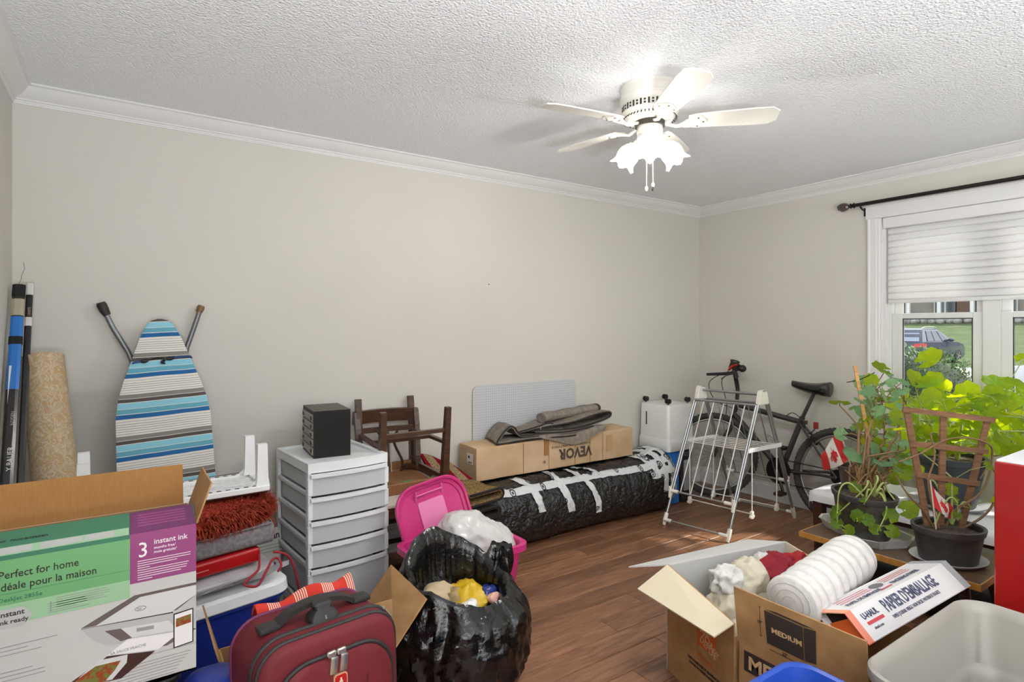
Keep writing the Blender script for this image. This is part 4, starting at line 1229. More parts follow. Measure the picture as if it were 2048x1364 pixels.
m_rugb = M('rug_edge_black', rgb(30, 24, 24), .95)
def folded_rug(name, label, x0, x1, y0, y1, z0, h, mat, rz=0.0, t_=.014):
    """rug folded in two, the rounded fold towards +x"""
    cx_, cy_ = (x0 + x1) / 2, (y0 + y1) / 2
    L_ = x1 - x0; W_ = y1 - y0
    r_ = h / 2
    path = [(-L_ / 2, h)] + [(-L_ / 2 + (L_ - r_) * k / 6, h) for k in range(1, 6)] + [(L_ / 2 - r_ + r_ * sin(a), r_ + r_ * cos(a)) for a in [pi * k / 10 for k in range(11)]] + [(L_ / 2 - r_ - (L_ - r_) * k / 6, 0) for k in range(1, 7)]
    def f(u, v):
        q = u * (len(path) - 1); i = min(int(q), len(path) - 2); w = q - i
        x = path[i][0] * (1 - w) + path[i + 1][0] * w; z_ = path[i][1] * (1 - w) + path[i + 1][1] * w
        return (x, -W_ / 2 + W_ * v, z_ + .004 * sin(v * 9 + x * 8))
    o_ = thing(name, label, 'rug', (cx_, cy_, z0), rz)
    b = newbm(); sheet(b, len(path) * 2, 8, f, t_); obj('pile_side', b, mat, o_, 60)
    b = newbm(); tube(b, [f(k / 30, 0) for k in range(31)], .008, 6); obj('bound_edge', b, m_rugb, o_, 50)
    return o_
folded_rug('folded_rug', 'folded gold and black patterned rug on top of the rug pile', 1.54, 1.775, 2.72, 3.0, .395, .062, m_rugd, radians(8))
folded_rug('folded_rug', 'folded dark rug in the middle of the rug pile', 1.54, 1.755, 2.72, 3.0, .30, .06, M('black_rug', rgb(30, 26, 26), .95, col2=rgb(52, 40, 32), nscale=50), radians(6))
folded_rug('folded_rug', 'folded dark red rug low in the rug pile beside the pink tote', 1.54, 1.75, 2.71, 3.0, .20, .065, M('dark_red_rug', rgb(66, 22, 24), .95, col2=rgb(40, 18, 18), nscale=40), radians(5))
folded_rug('folded_rug', 'folded brown rug at the bottom of the rug pile', 1.53, 1.75, 2.72, 3.01, .105, .06, M('brown_rug', rgb(58, 40, 30), .95, col2=rgb(34, 24, 20), nscale=40), radians(5))
folded_rug('folded_rug', 'folded near-black rug on the floor under the rug pile', 1.53, 1.75, 2.72, 3.01, .012, .06, M('darkest_rug', rgb(24, 20, 20), .95), radians(4))
b = newbm(); sheet(b, 12, 10, lambda u, v: (1.50 + .02 * u + .25 * v - .05 * u * v, 3.02 + .25 * u, .468 + .11 * u - .02 * v - .05 * u * v + .008 * sin(v * 6)), .012)
single('draped_rug', b, m_rug, 'red and cream oriental rug draped behind the upside-down chair', 'rug', smooth=60)

# ---- printed sign, magazine and cables glimpsed behind the pile
m_paper = M('printed_paper', rgb(206, 202, 192), .7)
b = newbm(); slab(b, [(.42, 3.06, .12), (.66, 3.09, .12), (.66, 3.15, .335), (.42, 3.12, .335)], .004, (0, -1, .2)); sg_ = tag(obj('paper_bag', b, m_paper, None), 'cream printed paper bag half hidden behind the drawer tower', 'paper bag')
m4 = basis((.545, 3.125, .285), (1, .12, 0), (0, .3, 1)); text('Morgan', .05, Matrix.Translation((0, -.006, 0)) @ m4, m_ink, sg_, 'lettering', .02, .8)
b = newbm()
for k in range(3): patch(b, Matrix.Translation((0, -.006, 0)) @ m4, 0.0, .2, -.03 - k * .015, -.026 - k * .015)
obj('fine_print', b, m_grey, sg_)['kind'] = 'stuff'
b = newbm(); slab(b, [(.42, 3.13, .34), (.66, 3.15, .33), (.66, 3.26, .40), (.42, 3.24, .42)], .006, (0, -1, .4))
single('magazine', b, M('magazine_cover', rgb(90, 96, 78), .4, col2=rgb(170, 90, 66), nscale=14), 'colourful magazine lying behind the cream paper bag', 'magazine')
b = newbm(); tube(b, spl([(.42, 3.0, .014), (.47, 2.97, .16), (.54, 2.96, .22), (.61, 2.98, .2), (.63, 3.0, .014)], 6), .013, 8)
single('black_hose', b, M('hose_black', rgb(34, 32, 34), .4), 'black ribbed hose curving behind the grey fabric', 'hose', smooth=50)
b = newbm(); tube(b, spl([(.42, 2.93, .013), (.47, 2.90, .12), (.54, 2.89, .165), (.62, 2.92, .15), (.63, 2.93, .013)], 6), .012, 8)
single('grey_hose', b, M('hose_grey', rgb(140, 142, 146), .4), 'grey tube lying under the black hose', 'tube', smooth=50)
# ================================================================ suitcase, its box, garbage bag, pink tote
m_suit = M('suitcase_red', rgb(108, 18, 30), .7, bump=(600, .15, .001), col2=rgb(96, 14, 26), nscale=5)
m_trimb = M('suitcase_black', rgb(38, 36, 36), .55)
m_zip = M('zip_metal', rgb(210, 206, 196), .25, .9)
sc_ = thing('suitcase', 'dark red soft-sided cabin suitcase with black carry handle', 'suitcase', (.428, 1.55, 0), (radians(-3), 0, radians(7)))
SW, SD, SH = .37, .24, .60
def case_ring(k, y):
    return [V((x * k, y, SH / 2 + (z_) * (k if k < 1 else 1))) for x, z_ in rrect(SW, SH, .075, 8)]
b = newbm()
loft(b, [case_ring(.90, -SD / 2 - .004), case_ring(.955, -SD / 2 + .002), case_ring(.985, -SD / 2 + .014), case_ring(1.0, -SD / 2 + .04), case_ring(1.0, SD / 2 - .03), case_ring(.97, SD / 2), case_ring(.9, SD / 2 + .002)])
obj('shell', b, m_suit, sc_, 40)
def loop(k, y, r, mat, name, flat=1.0):
    b = newbm(); tube(b, [V((x * k, y, SH / 2 + z_ * k)) for x, z_ in rrect(SW, SH, .075, 8)], r, 8, closed=True, flat=flat); return obj(name, b, mat, sc_, 50)
loop(1.0, -SD / 2 + .048, .007, m_trimb, 'zip_tape'); loop(.985, -SD / 2 + .018, .006, m_trimb, 'piping'); loop(1.0, SD / 2 - .03, .005, M('suitcase_plum', rgb(110, 40, 84), .6), 'rear_piping')
b = newbm(); loft(b, [[V((x, -SD / 2 + dy, .30 + z_)) for x, z_ in rrect(.31 * k, .49 * k, .09 * k, 8)] for k, dy in ((1.0, .004), (1.0, -.012), (.97, -.024), (.9, -.028), (.3, -.031))], True, True); obj('front_pocket', b, m_suit, sc_, 45)
b = newbm(); tube(b, [V((x, -SD / 2 - .016, .30 + z_)) for x, z_ in rrect(.31, .49, .09, 8)], .0055, 8, closed=True); obj('pocket_zip', b, m_trimb, sc_, 50)
b = newbm(); tube(b, [V((.10 * cos(a) - .02, -SD / 2 - .030, .47 + .10 * sin(a))) for a in [pi + pi * k / 16 for k in range(17)]], .0022, 5); tube(b, [V((-.13 + .05 * cos(a), -SD / 2 - .026, .40 + .09 * sin(a))) for a in [-.9 + 1.8 * k / 12 for k in range(13)]], .002, 5); obj('stitching', b, M('suitcase_seam', rgb(92, 12, 26), .7), sc_)['kind'] = 'stuff'
# carry handle
b = newbm()
sheet(b, 20, 4, lambda u, v: (-.125 + .25 * u, -.012 + (v - .5) * .036, SH + .004 + .040 * sin(min(1, max(0, (u - .06) / .88)) * pi) ** .55), .012); obj('carry_handle', b, m_trimb, sc_, 45)
for x in (-.125, .125):
    b = newbm(); box(b, (x, -.012, SH + .006), (.05, .046, .014), None, .005, 2); obj('handle_mount', b, m_trimb, sc_, 45)
b = newbm(); loft(b, [[V((x, y - .052, z_)) for x, y in rrect(w, d, .008, 3)] for w, d, z_ in ((.075, .055, SH - .006), (.07, .05, SH + .018), (.046, .032, SH + .030), (.052, .034, SH + .042), (.044, .026, SH + .048))]); obj('tow_handle', b, m_trimb, sc_, 45)
text('S', .012, basis((-.004, -.085, SH + .012), (1, 0, 0), (0, .3, 1)), m_grey, sc_, 'lettering', .02, 1, 'LEFT', False)
for x in (-.012, .014):
    b = newbm(); box(b, (x, -SD / 2 - .029, .522), (.020, .010, .042), Matrix.Rotation(.12, 3, 'Y'), .004, 2); box(b, (x - .003, -SD / 2 - .025, .549), (.024, .012, .016), None, .003); obj('zip_pull', b, m_zip, sc_, 40)
b = newbm(); prism(b, rrect(.036, .042, .009, 4), 0, .006, Matrix.Translation((.004, -SD / 2 - .028, .478)) @ Matrix.Rotation(pi / 2, 4, 'X')); em = obj('emblem', b, M('emblem_rim', rgb(222, 176, 140), .3, .3), sc_)
b = newbm(); prism(b, rrect(.030, .036, .007, 4), .006, .0072, Matrix.Translation((.004, -SD / 2 - .028, .478)) @ Matrix.Rotation(pi / 2, 4, 'X')); obj('emblem_field', b, M('emblem_red', rgb(176, 28, 24), .3), em)
b = newbm(); bx(b, -.0005, .0085, -SD / 2 - .0365, -SD / 2 - .0352, .474, .482); bx(b, .002, .006, -SD / 2 - .0365, -SD / 2 - .0352, .467, .489); obj('cross', b, M('emblem_white', rgb(236, 214, 196), .4), em)
b = newbm(); tube(b, [(.166, -SD / 2 + .045, SH - .016), (.188, -SD / 2 + .044, SH - .045)], .009, 8, flat=.6); obj('zip_slider', b, m_zip, sc_, 40)

# open cardboard box behind the suitcase
cb = thing('cardboard_box', 'open brown moving box with orange label standing behind the suitcase', 'box', (.49, 1.93, 0))
def cbp(name, quad, toward, mat=m_card, label=None):
    b = newbm(); slab(b, quad, .005, toward); return obj(name, b, mat, cb, None, label, True)
bx0, bx1, by0, by1, bz = .255, .722, 1.748, 2.09, .318
cbp('front_panel', [(bx0, by0, 0), (bx1, by0, 0), (bx1, by0, bz), (bx0, by0, bz)], (0, -1, 0)); cbp('back_panel', [(bx0, by1, 0), (bx1, by1, 0), (bx1, by1, bz), (bx0, by1, bz)], (0, 1, 0))
cbp('side_panel', [(bx0, by0, 0), (bx0, by1, 0), (bx0, by1, bz), (bx0, by0, bz)], (-1, 0, 0)); cbp('side_panel', [(bx1, by0, 0), (bx1, by1, 0), (bx1, by1, bz), (bx1, by0, bz)], (1, 0, 0))
cbp('bottom_panel', [(bx0, by0, .002), (bx1, by0, .002), (bx1, by1, .002), (bx0, by1, .002)], (0, 0, -1))
cbp('front_flap', [(bx0 + .004, by0, bz), (bx1 - .004, by0, bz), (bx1 - .004, by0 + .004, bz + .172), (bx0 + .004, by0 + .004, bz + .172)], (0, -1, 0))
cbp('right_flap', [(bx1, by0 + .01, bz), (bx1, by1 - .01, bz), (bx1 + .105, by1 - .06, bz + .165), (bx1 + .125, by0 + .02, bz + .135)], (-1, 0, 1), m_card, 'tan flap folded outward')
cbp('left_flap', [(bx0, by0 + .01, bz), (bx0, by1 - .01, bz), (bx0 - .045, by1 - .02, bz + .165), (bx0 - .045, by0 + .02, bz + .165)], (1, 0, 1), m_card, 'flap seen edge-on')
b = newbm(); m4 = basis((bx1 - .062, by0 - .0001, .03), (1, 0, 0), (0, 0, 1)); patch(b, m4, 0, .056, 0, .27, .0006); lb_ = obj('orange_label', b, M('label_orange', rgb(222, 104, 34), .6), cb, None, 'orange printed label', True)
text('ROBUSTE', .040, basis((bx1 - .020, by0 - .0012, .055), (0, 0, 1), (-1, 0, 0)), m_white2, lb_, 'lettering', .015)
b = newbm(); bx(b, bx1 - .14, bx1 - .07, by0 - .0012, by0 - .0005, bz + .02, bz + .05); obj('tape_patch', b, M('dark_print', rgb(84, 66, 52), .7), cb, None, None, True)
# contents of that box
def cloth_blob(name, c, r, mat, label, cat, amp=.014, sc=8, seed=1, nu=28, nv=18, rz=0, ridged=True):
    b = newbm(); blob(b, (0, 0, 0), r, nu, nv); crumple(b, amp, sc, seed, ridged)
    o_ = obj(name, b, mat, None, 70); o_.location = c; o_.rotation_euler = (0, 0, rz)
    return tag(o_, label, cat)
m_towel = M('towel_red_check', rgb(196, 52, 36), .9)
t = m_towel.node_tree; sx = _node(t, 'ShaderNodeSeparateXYZ'); t.links.new(mapping(m_towel).outputs[0], sx.inputs[0])
fr = mathn(t, 'FRACT', mathn(t, 'MULTIPLY', sx.outputs['X'], 13.0)); fr2 = mathn(t, 'FRACT', mathn(t, 'MULTIPLY', sx.outputs['X'], 170.0))
cr = ramp_node(t, [(0, rgb(198, 52, 36)), (.55, rgb(198, 52, 36)), (.551, (1, 1, 1, 1))]); t.links.new(fr, cr.inputs[0])
cr2 = ramp_node(t, [(0, rgb(198, 52, 36)), (.5, rgb(226, 200, 180))]); t.links.new(fr2, cr2.inputs[0])
mxr = _node(t, 'ShaderNodeMixRGB', blend_type='MIX'); t.links.new(mathn(t, 'GREATER_THAN', fr, .55), mxr.inputs[0]); t.links.new(cr.outputs[0], mxr.inputs[1]); t.links.new(cr2.outputs[0], mxr.inputs[2]); t.links.new(mxr.outputs[0], bsdf(m_towel).inputs['Base Color'])
b = newbm(); sheet(b, 30, 12, lambda u, v: (-.14 + .28 * u, -.03 + .07 * v, .0 + .035 * sin(v * pi) + .01 * sin(u * 11 + v * 3)), .012)
o = obj('checked_towel', b, m_towel, None, 60); o.location = (.44, 1.722, .568); o.rotation_euler = (radians(8), radians(-4), radians(6)); tag(o, 'red and white striped towel bunched behind the suitcase handle', 'towel')
b = newbm(); sheet(b, 8, 10, lambda u, v: (.30 + .05 * u + .01 * sin(v * 8), 1.80 + .16 * v, .36 + .10 * u + .015 * sin(v * 6)), .02)
cloth_blob('orange_scarf', (.335, 1.86, .36), (.045, .10, .13), M('scarf_rust', rgb(176, 96, 40), .95, col2=rgb(112, 54, 28), nscale=30), 'rust orange patterned scarf stuffed beside the suitcase', 'scarf', .012, 12, 3)
cloth_blob('bundled_clothes', (.52, 1.93, .26), (.18, .13, .2), M('dark_cloth', rgb(80, 36, 40), .95), 'dark bundled clothes filling the moving box', 'clothes', .012, 7, 8)
cloth_blob('white_sock', (.385, 1.80, .47), (.035, .035, .045), M('sock_white', rgb(220, 220, 214), .9), 'small white bundled sock beside the suitcase corner', 'sock', .006, 16, 5)

# ---- garbage bag, open, with rubbish showing
m_bag = M('black_film', rgb(10, 10, 12), .24, spec=.6, coat=.15, bump=(26, .7, .012))
gb = thing('garbage_bag', 'full black garbage bag standing open on the floor', 'garbage bag', (1.055, 1.93, 0), radians(34))
NB = 128
def bag_pt(th, s):
    # s: 0 bottom .. 1 rim ; local +y points away from the camera
    prof_ = [(0, .10, 0.0), (.10, .215, .02), (.3, .262, .13), (.5, .268, .25), (.68, .245, .34), (.85, .215, .40), (1.0, .20, .44)]
    for (s0, r0, z0), (s1, r1, z1) in zip(prof_[:-1], prof_[1:]):
        if s <= s1:
            w = (s - s0) / (s1 - s0); w2 = w * w * (3 - 2 * w)
            r_ = r0 + (r1 - r0) * w; z_ = z0 + (z1 - z0) * w
            break
    up = max(0, sin(th + .25)) ** 1.5
    k = max(0, (s - .6) / .4)
    z_ += k * (.115 * up - .075 * max(0, -sin(th)) )
    r_ *= 1 + .03 * cos(2 * th) - k * .10 * up
    pl = noise.noise(V((cos(th) * 2.2, sin(th) * 2.2, z_ * 4))) * .02 + (1 - 2 * abs(noise.noise(V((cos(th) * 5 + 3, sin(th) * 5, z_ * 7))))) * .014 + (1 - 2 * abs(noise.noise(V((cos(th) * 9, sin(th) * 9 + 9, z_ * 10))))) * .009 + (1 - 2 * abs(noise.noise(V((cos(th) * 19 + 4, sin(th) * 19 + 9, z_ * 24))))) * .005
    pl *= 1 - .55 * k
    pl *= min(1, s * 5)
    r_ += pl
    return V((r_ * cos(th), r_ * sin(th), max(.001, z_ + (.012 * noise.noise(V((cos(th) * 3, sin(th) * 3, 7))) * k))))
b = newbm()
rings = [[bag_pt(2 * pi * k / NB, j / 64) for k in range(NB)] for j in range(65)]
def rim_in(k, q):
    p = bag_pt(2 * pi * k / NB, 1.0); r_ = hypot(p.x, p.y); f_ = 1 - q[0] / r_
    return V((p.x * f_, p.y * f_, p.z - q[1]))
for q in ((.012, -.006), (.026, .004), (.038, .03), (.042, .07), (.044, .12), (.05, .18)):
    rings.append([rim_in(k, q) for k in range(NB)])
loft(b, rings); obj('bag_film', b, m_bag, gb, 55)
b = newbm()                                         # gathered tie at the right of the opening
def tie(u, v):
    th = 2 * pi * v
    L = u
    r_ = (.030 + .022 * sin(u * pi) + .02 * max(0, u - .7)) * (1 + .30 * cos(7 * th + u * 3))
    return V((.205 + .03 * u, -.06 - .02 * u, .30 + .165 * L)) + V((r_ * cos(th), r_ * sin(th), .012 * cos(5 * th) * u))
R = loft(b, [[tie(i / 14, k / 42) for k in range(42)] for i in range(15)]); obj('gathered_neck', b, m_bag, gb, 55)
b = newbm()
def puff(u, v):
    th = pi * (.05 + .9 * u); a = 2 * pi * v
    r_ = .105 * sin(th) * (1 + .14 * cos(13 * a + 2 * sin(u * 4)))
    return V((.20, -.035, .235)) + V((r_ * cos(a) * .75 + .045, r_ * sin(a), -.14 * cos(th)))
loft(b, [[puff(i / 16, k / 64) for k in range(64)] for i in range(17)]); obj('pleated_bulge', b, m_bag, gb, 55)
trash = [
    ('crumpled_paper', 'beige crumpled paper sheet at the back of the garbage bag', 'paper', (-.03, .075, .335), (.105, .055, .055), M('trash_beige', rgb(186, 166, 134), .8), .022, 9),
    ('plastic_bag', 'bright yellow plastic bag inside the garbage bag', 'plastic bag', (.055, -.01, .315), (.085, .085, .06), M('trash_yellow', rgb(196, 160, 22), .45), .024, 13),
    ('crumpled_tissue', 'crumpled white tissue at the near left of the garbage bag', 'tissue', (-.045, -.075, .335), (.042, .036, .034), M('trash_white', rgb(230, 228, 224), .85), .012, 20),
    ('snack_wrapper', 'dark blue snack wrapper beside the yellow bag in the garbage', 'wrapper', (.115, -.075, .330), (.05, .035, .03), M('trash_blue', rgb(36, 52, 120), .25), .016, 17),
    ('pink_paper', 'pale pink paper scrap at the front of the garbage bag', 'paper', (.075, -.115, .335), (.032, .026, .018), M('trash_pink', rgb(216, 168, 152), .8), .008, 20),
    ('tan_paper', 'tan paper ball between beige sheet and yellow bag', 'paper', (.0, .02, .325), (.05, .045, .05), M('trash_tan', rgb(150, 128, 88), .85), .016, 15)]
Rg = Matrix.Rotation(radians(34), 3, 'Z')
for i, (nm, lb2, ct, c0, r0, mt, am, sc2) in enumerate(trash):
    p = Rg @ V((c0[0], c0[1], 0)) + V((1.055, 1.93, c0[2] - .01))
    cloth_blob(nm, p, r0, mt, lb2, ct, am, sc2, i + 2, 26, 16, radians(34))

# ---- pink tote with lid and white bag
m_pink = M('pink_plastic', rgb(196, 48, 118), .35)
m_pinkl = M('pink_lid', rgb(222, 104, 160), .38)
pt = thing('storage_tote', 'open hot pink storage tote holding a white plastic bag', 'storage tote', (1.335, 2.395, 0), radians(1))
tote(pt, .50, .33, .345, .055, m_pink, .022, .84)
ld_ = thing('tote_lid', 'pink tote lid standing upright behind the open pink tote', 'lid', (1.36, 2.50, .13))
Uv = V((-.16, .30, .94)).normalized(); Wv = V((.97, .10, .15)); Wv = (Wv - Uv * Wv.dot(Uv)).normalized()
mL = basis(V((1.315, 2.60, .345)), Wv, Uv)            # x across, y up the lid, z towards the camera
LW, LH = .40, .50
def lid_ring(k, z_, dx=0, dy=0): return [mL @ V((x, y, z_)) for x, y in rrect(LW - k, LH - k, .12 - k * .3, 9)]
b = newbm(); loft(b, [lid_ring(.02, -.004), lid_ring(-.01, .0), lid_ring(-.012, .022), lid_ring(.0, .026), lid_ring(.016, .022), lid_ring(.022, .008), lid_ring(.05, .004), lid_ring(.06, -.012), lid_ring(.10, -.018)]); obj('lid_shell', b, m_pink, ld_, 40, None, True)
b = newbm(); loft(b, [[mL @ V((x, y, z_)) for x, y in rrect(w, h_, .05, 6)] for w, h_, z_ in ((.33, .43, -.0175), (.325, .425, -.010))]); obj('lid_floor', b, m_pinkl, ld_, 40, None, True)
b = newbm(); loft(b, [[mL @ V((x - .0, y - .02, z_)) for x, y in rrect(w, h_, .012, 3)] for w, h_, z_ in ((.155, .37, -.012), (.15, .365, .004))]); obj('raised_panel', b, M('pink_panel', rgb(222, 124, 170), .35), ld_, 40, None, True)
b = newbm(); box(b, (0, 0, 0), (.004, .36, .006)); bmesh.ops.transform(b, matrix=mL @ Matrix.Translation((-.105, -.01, -.008)), verts=b.verts[:]); obj('rib', b, m_pink, ld_, None, None, True)
for y in (.185,):
    b = newbm(); sheet(b, 12, 2, lambda u, v: mL @ V((-.075 + .15 * u, y + .012 * v, -.008 + .022 * v + .004 * sin(u * 9))), .006); obj('handle_ridge', b, m_pinkl, ld_, 40, None, True)
    for x in (-.078, .078):
        b = newbm(); tube(b, [mL @ V(p) for p in ((x, y - .012, -.006), (x, y + .012, .008), (x * .98, y + .034, .018))], .006, 6); obj('handle_clip', b, m_pinkl, ld_, 40, None, True)
m_wbag = M('white_film', rgb(220, 219, 216), .25, spec=.6, trans=(rgb(244, 242, 238), .2))
b = newbm(); blob(b, (0, 0, 0), (.205, .135, .145), 90, 56, .9); crumple(b, .016, 6, 4); crumple(b, .006, 22, 6); 
o = obj('plastic_bag', b, m_wbag, None, 60); o.location = (1.415, 2.41, .31); o.rotation_euler = (radians(10), radians(28), radians(-20)); tag(o, 'full white plastic bag bulging out of the pink tote', 'plastic bag')
cloth_blob('pink_pouch', (1.575, 2.45, .335), (.03, .03, .05), M('pouch_pink', rgb(214, 160, 150), .4), 'small pale pink pouch behind the white bag in the tote', 'pouch', .008, 16, 6)
b = newbm(); tube(b, [(1.545, 2.47, .30), (1.60, 2.40, .305)], .014, 10); single('red_tube', b, M('tube_red', rgb(206, 60, 60), .4), 'red plastic tube lying in the pink tote', 'tube', smooth=40)
# ================================================================ back wall: black roll, long box, mat
m_film = M('black_wrap', rgb(18, 18, 22), .28, spec=.6, bump=(48, 1.0, .02), coat=.25)
m_tape = M('printed_tape', rgb(204, 206, 208), .4)
t = m_tape.node_tree
vo = _node(t, 'ShaderNodeTexVoronoi'); mapping(m_tape).inputs['Rotation'].default_value = (pi / 2, 0, 0); vo.inputs['Scale'].default_value = 9.5; vo.inputs['Randomness'].default_value = .6; vo.voronoi_dimensions = '2D'; t.links.new(mapping(m_tape).outputs[0], vo.inputs['Vector'])
cr = ramp_node(t, [(0, rgb(60, 62, 70)), (.07, rgb(204, 206, 208)), (.12, rgb(48, 50, 58)), (.19, rgb(204, 206, 208))]); t.links.new(vo.outputs['Distance'], cr.inputs[0])
t.links.new(cr.outputs[0], bsdf(m_tape).inputs['Base Color'])
roll = thing('wrapped_roll', 'long roll wrapped in crinkled black plastic and white tape on floor', 'wrapped roll', (2.6, 3.03, 0))
RX0, RX1 = 1.765, 3.46
def roll_pt(x, phi, lift=0.0):
    """phi: 0 = top, +90 deg = towards the camera"""
    s = (x - RX0) / (RX1 - RX0)
    e = min(s, 1 - s) * (RX1 - RX0)
    k = 1.0 if e > .12 else sqrt(max(.0, 1 - ((.12 - e) / .12) ** 2)) * .75 + .25
    a = .208 * k; hgt = (.198 + .045 * max(0, (s - .80) / .2) * (1 if s < .93 else max(0, 1 - (s - .93) / .07 * .4)) + .006 * sin(s * 9)) * k
    cz = .198 + .03 * max(0, (s - .80) / .2)
    cy = 3.035 + .02 * sin(s * 3)
    n = V((0, -sin(phi), cos(phi)))
    def sq(v, p): return math.copysign(abs(v) ** p, v)
    p = V((x, cy - a * sq(sin(phi), .86), cz + hgt * sq(cos(phi), .86)))
    q = p * 7.0
    d = .011 * (1 - 2 * abs(noise.noise(q))) + .010 * (1 - 2 * abs(noise.noise(q * 2.3))) + .007 * (1 - 2 * abs(noise.noise(q * 5.1)))
    p += n * (d * .7 - .008 + lift)
    p.z = max(p.z, .003 + lift * .2)
    return p
b = newbm()
NR = 96
loft(b, [[roll_pt(RX0 + (RX1 - RX0) * i / 240, 2 * pi * k / NR) for k in range(NR)] for i in range(241)]); obj('wrap', b, m_film, roll, 65, None, True)
def tape(xa, pa, xb, pb, w, along_x, n=40, lift=.004):
    b = newbm()
    def f(u, v):
        x = xa + (xb - xa) * u; p = radians(pa + (pb - pa) * u)
        if along_x: p += (v - .5) * w / .21 + .05 * sin(u * 9)
        else: x += (v - .5) * w + .012 * sin(u * 5 + xa * 9)
        return roll_pt(min(max(x, RX0 + .01), RX1 - .002), p, lift)
    sheet(b, n, 6, f, 0); return obj('tape_strip', b, m_tape, roll, 65, None, True)
tape(1.80, 36, 3.36, 40, .062, True, 90)
tape(2.06, 2, 2.16, 84, .055, False, 40); tape(2.33, -4, 2.38, 92, .055, False, 40, .005); tape(2.52, 0, 2.62, 104, .05, False, 40, .006); tape(2.60, -6, 2.70, 36, .05, False, 30, .007)
tape(3.16, -10, 3.20, 70, .05, False, 40, .006); tape(3.26, -30, 3.27, 96, .05, False, 40, .005); tape(3.33, -40, 3.34, 110, .045, False, 40, .006); tape(3.40, -40, 3.40, 120, .045, False, 40, .006); tape(3.12, 8, 3.44, 12, .05, True, 30, .007); tape(3.14, 62, 3.44, 70, .05, True, 30, .008)

# long cardboard box, upside down
vb_ = thing('long_box', 'long battered brown carton lying upside down on the black roll', 'box', (2.49, 3.172, .405), 0)
m_cardp = M('cardboard_pale', rgb(206, 178, 146), .85, col2=rgb(190, 160, 124), nscale=5, stretch=(1, 1, 1), spec=.1)
VX0, VX1, VY0, VY1, VZ0, VZ1 = 1.806, 3.172, 3.062, 3.284, .414, .622
b = newbm(); box(b, ((VX0 + VX1) / 2, (VY0 + VY1) / 2, (VZ0 + VZ1) / 2), (VX1 - VX0, VY1 - VY0, VZ1 - VZ0), None, .006, 2)
bmesh.ops.subdivide_edges(b, edges=[e for e in b.edges if e.calc_length() > .1], cuts=14, use_grid_fill=True); crumple(b, .0035, 6, 3, False); obj('carton', b, m_cardp, vb_, 30, None, True)
fy = VY0 - .006
mv = basis((VX1, fy, VZ1), (-1, 0, 0), (0, 0, -1))   # upside-down print plane
def vb_text(s, x, y, size, mat, **k): return text(s, size, basis(mv @ V((x, y, .0)), (-1, 0, 0), (0, 0, -1)), mat, vb_, 'lettering', **k)
m_inkb = M('box_ink', rgb(74, 62, 52), .8)
vb_text('VEVOR', .42, .085, .098, m_inkb, bold=.03, sx=.95)
vb_text('TOUGH TOOLS, HALF PRICE', .43, .055, .022, m_inkb, sx=1.25, bold=.0)
text('\u00ae', .03, basis(mv @ V((.83, .14, 0)), (-1, 0, 0), (0, 0, -1)), m_inkb, vb_)
b = newbm()
for x in (2.16, 2.37, 2.60, 2.74, 2.86): bx(b, x, x + .0022, fy + .0015, fy + .004, VZ0 + .004, VZ1 - .004)
obj('creases', b, M('crease_brown', rgb(150, 116, 80), .9), vb_, None, None, True)['kind'] = 'stuff'
b = newbm(); bx(b, 2.90, 2.955, fy + .001, fy + .005, VZ0 + .06, VZ1 - .03); obj('tape_mark', b, M('tape_brown', rgb(186, 148, 106), .4), vb_, None, None, True)
b = newbm(); bx(b, 2.33, 2.37, fy + .001, fy + .005, VZ0 + .10, VZ1 - .004); obj('stain', b, M('stain_brown', rgb(158, 112, 62), .7), vb_, None, None, True)
b = newbm(); bx(b, VX0 - .005, VX0 - .003, 3.10, 3.17, VZ0 + .10, VZ0 + .165); ls = obj('shipping_label', b, M('label_white', rgb(222, 220, 218), .6), vb_, None, 'white shipping label', True)
b = newbm(); bx(b, VX0 - .0065, VX0 - .005, 3.135, 3.155, VZ0 + .135, VZ0 + .15); bx(b, VX0 - .0065, VX0 - .005, 3.11, 3.15, VZ0 + .108, VZ0 + .113); obj('label_print', b, m_ink, ls, None, None, True)['kind'] = 'stuff'

# grey felt mat folded on the box
m_felt = M('grey_felt', rgb(146, 136, 122), .95, col2=rgb(122, 114, 108), nscale=30, spec=.05)
m_feltd = M('felt_backing', rgb(48, 44, 42), .95)
fm = thing('felt_mat', 'grey felt mat rumpled in folds on top of the long carton', 'mat', (2.45, 3.17, .62))
def ribbon(path, y0, y1, t_, name, mat=m_felt, shear=0.0, droop=0.0):
    P_ = spl([(x, 0, z_) for x, z_ in path], 6); n = len(P_) - 1
    def f(u, v):
        q = u * n; i = min(int(q), n - 1); p = P_[i].lerp(P_[i + 1], q - i)
        y = y0 + (y1 - y0) * v
        return (p.x + shear * (v - .5), y + .015 * sin(p.x * 7), p.z + .006 * sin(p.x * 9 + v * 4) - droop * max(0, .35 - v) * (1 if p.z < .70 else .4))
    b = newbm(); sheet(b, n * 2, 8, f, t_); o_ = obj(name, b, mat, fm, 60, None, True)
    b = newbm(); tube(b, [f(k / 60, 0) for k in range(61)], t_ * .55, 6); obj('felt_edge', b, m_feltd, o_, 60, None, True)
    return o_
ribbon([(2.62, .634), (2.30, .632), (2.02, .634), (1.985, .645), (2.03, .70), (2.085, .735), (2.12, .72), (2.145, .685), (2.20, .662), (2.45, .664), (2.80, .668)], 3.05, 3.27, .011, 'bottom_fold', shear=.05)
ribbon([(2.28, .682), (2.55, .68), (2.82, .69), (2.94, .708), (2.975, .73), (2.95, .75), (2.80, .745), (2.60, .725), (2.40, .708), (2.335, .70), (2.34, .693), (2.50, .695)], 3.06, 3.25, .011, 'middle_fold', shear=.04)
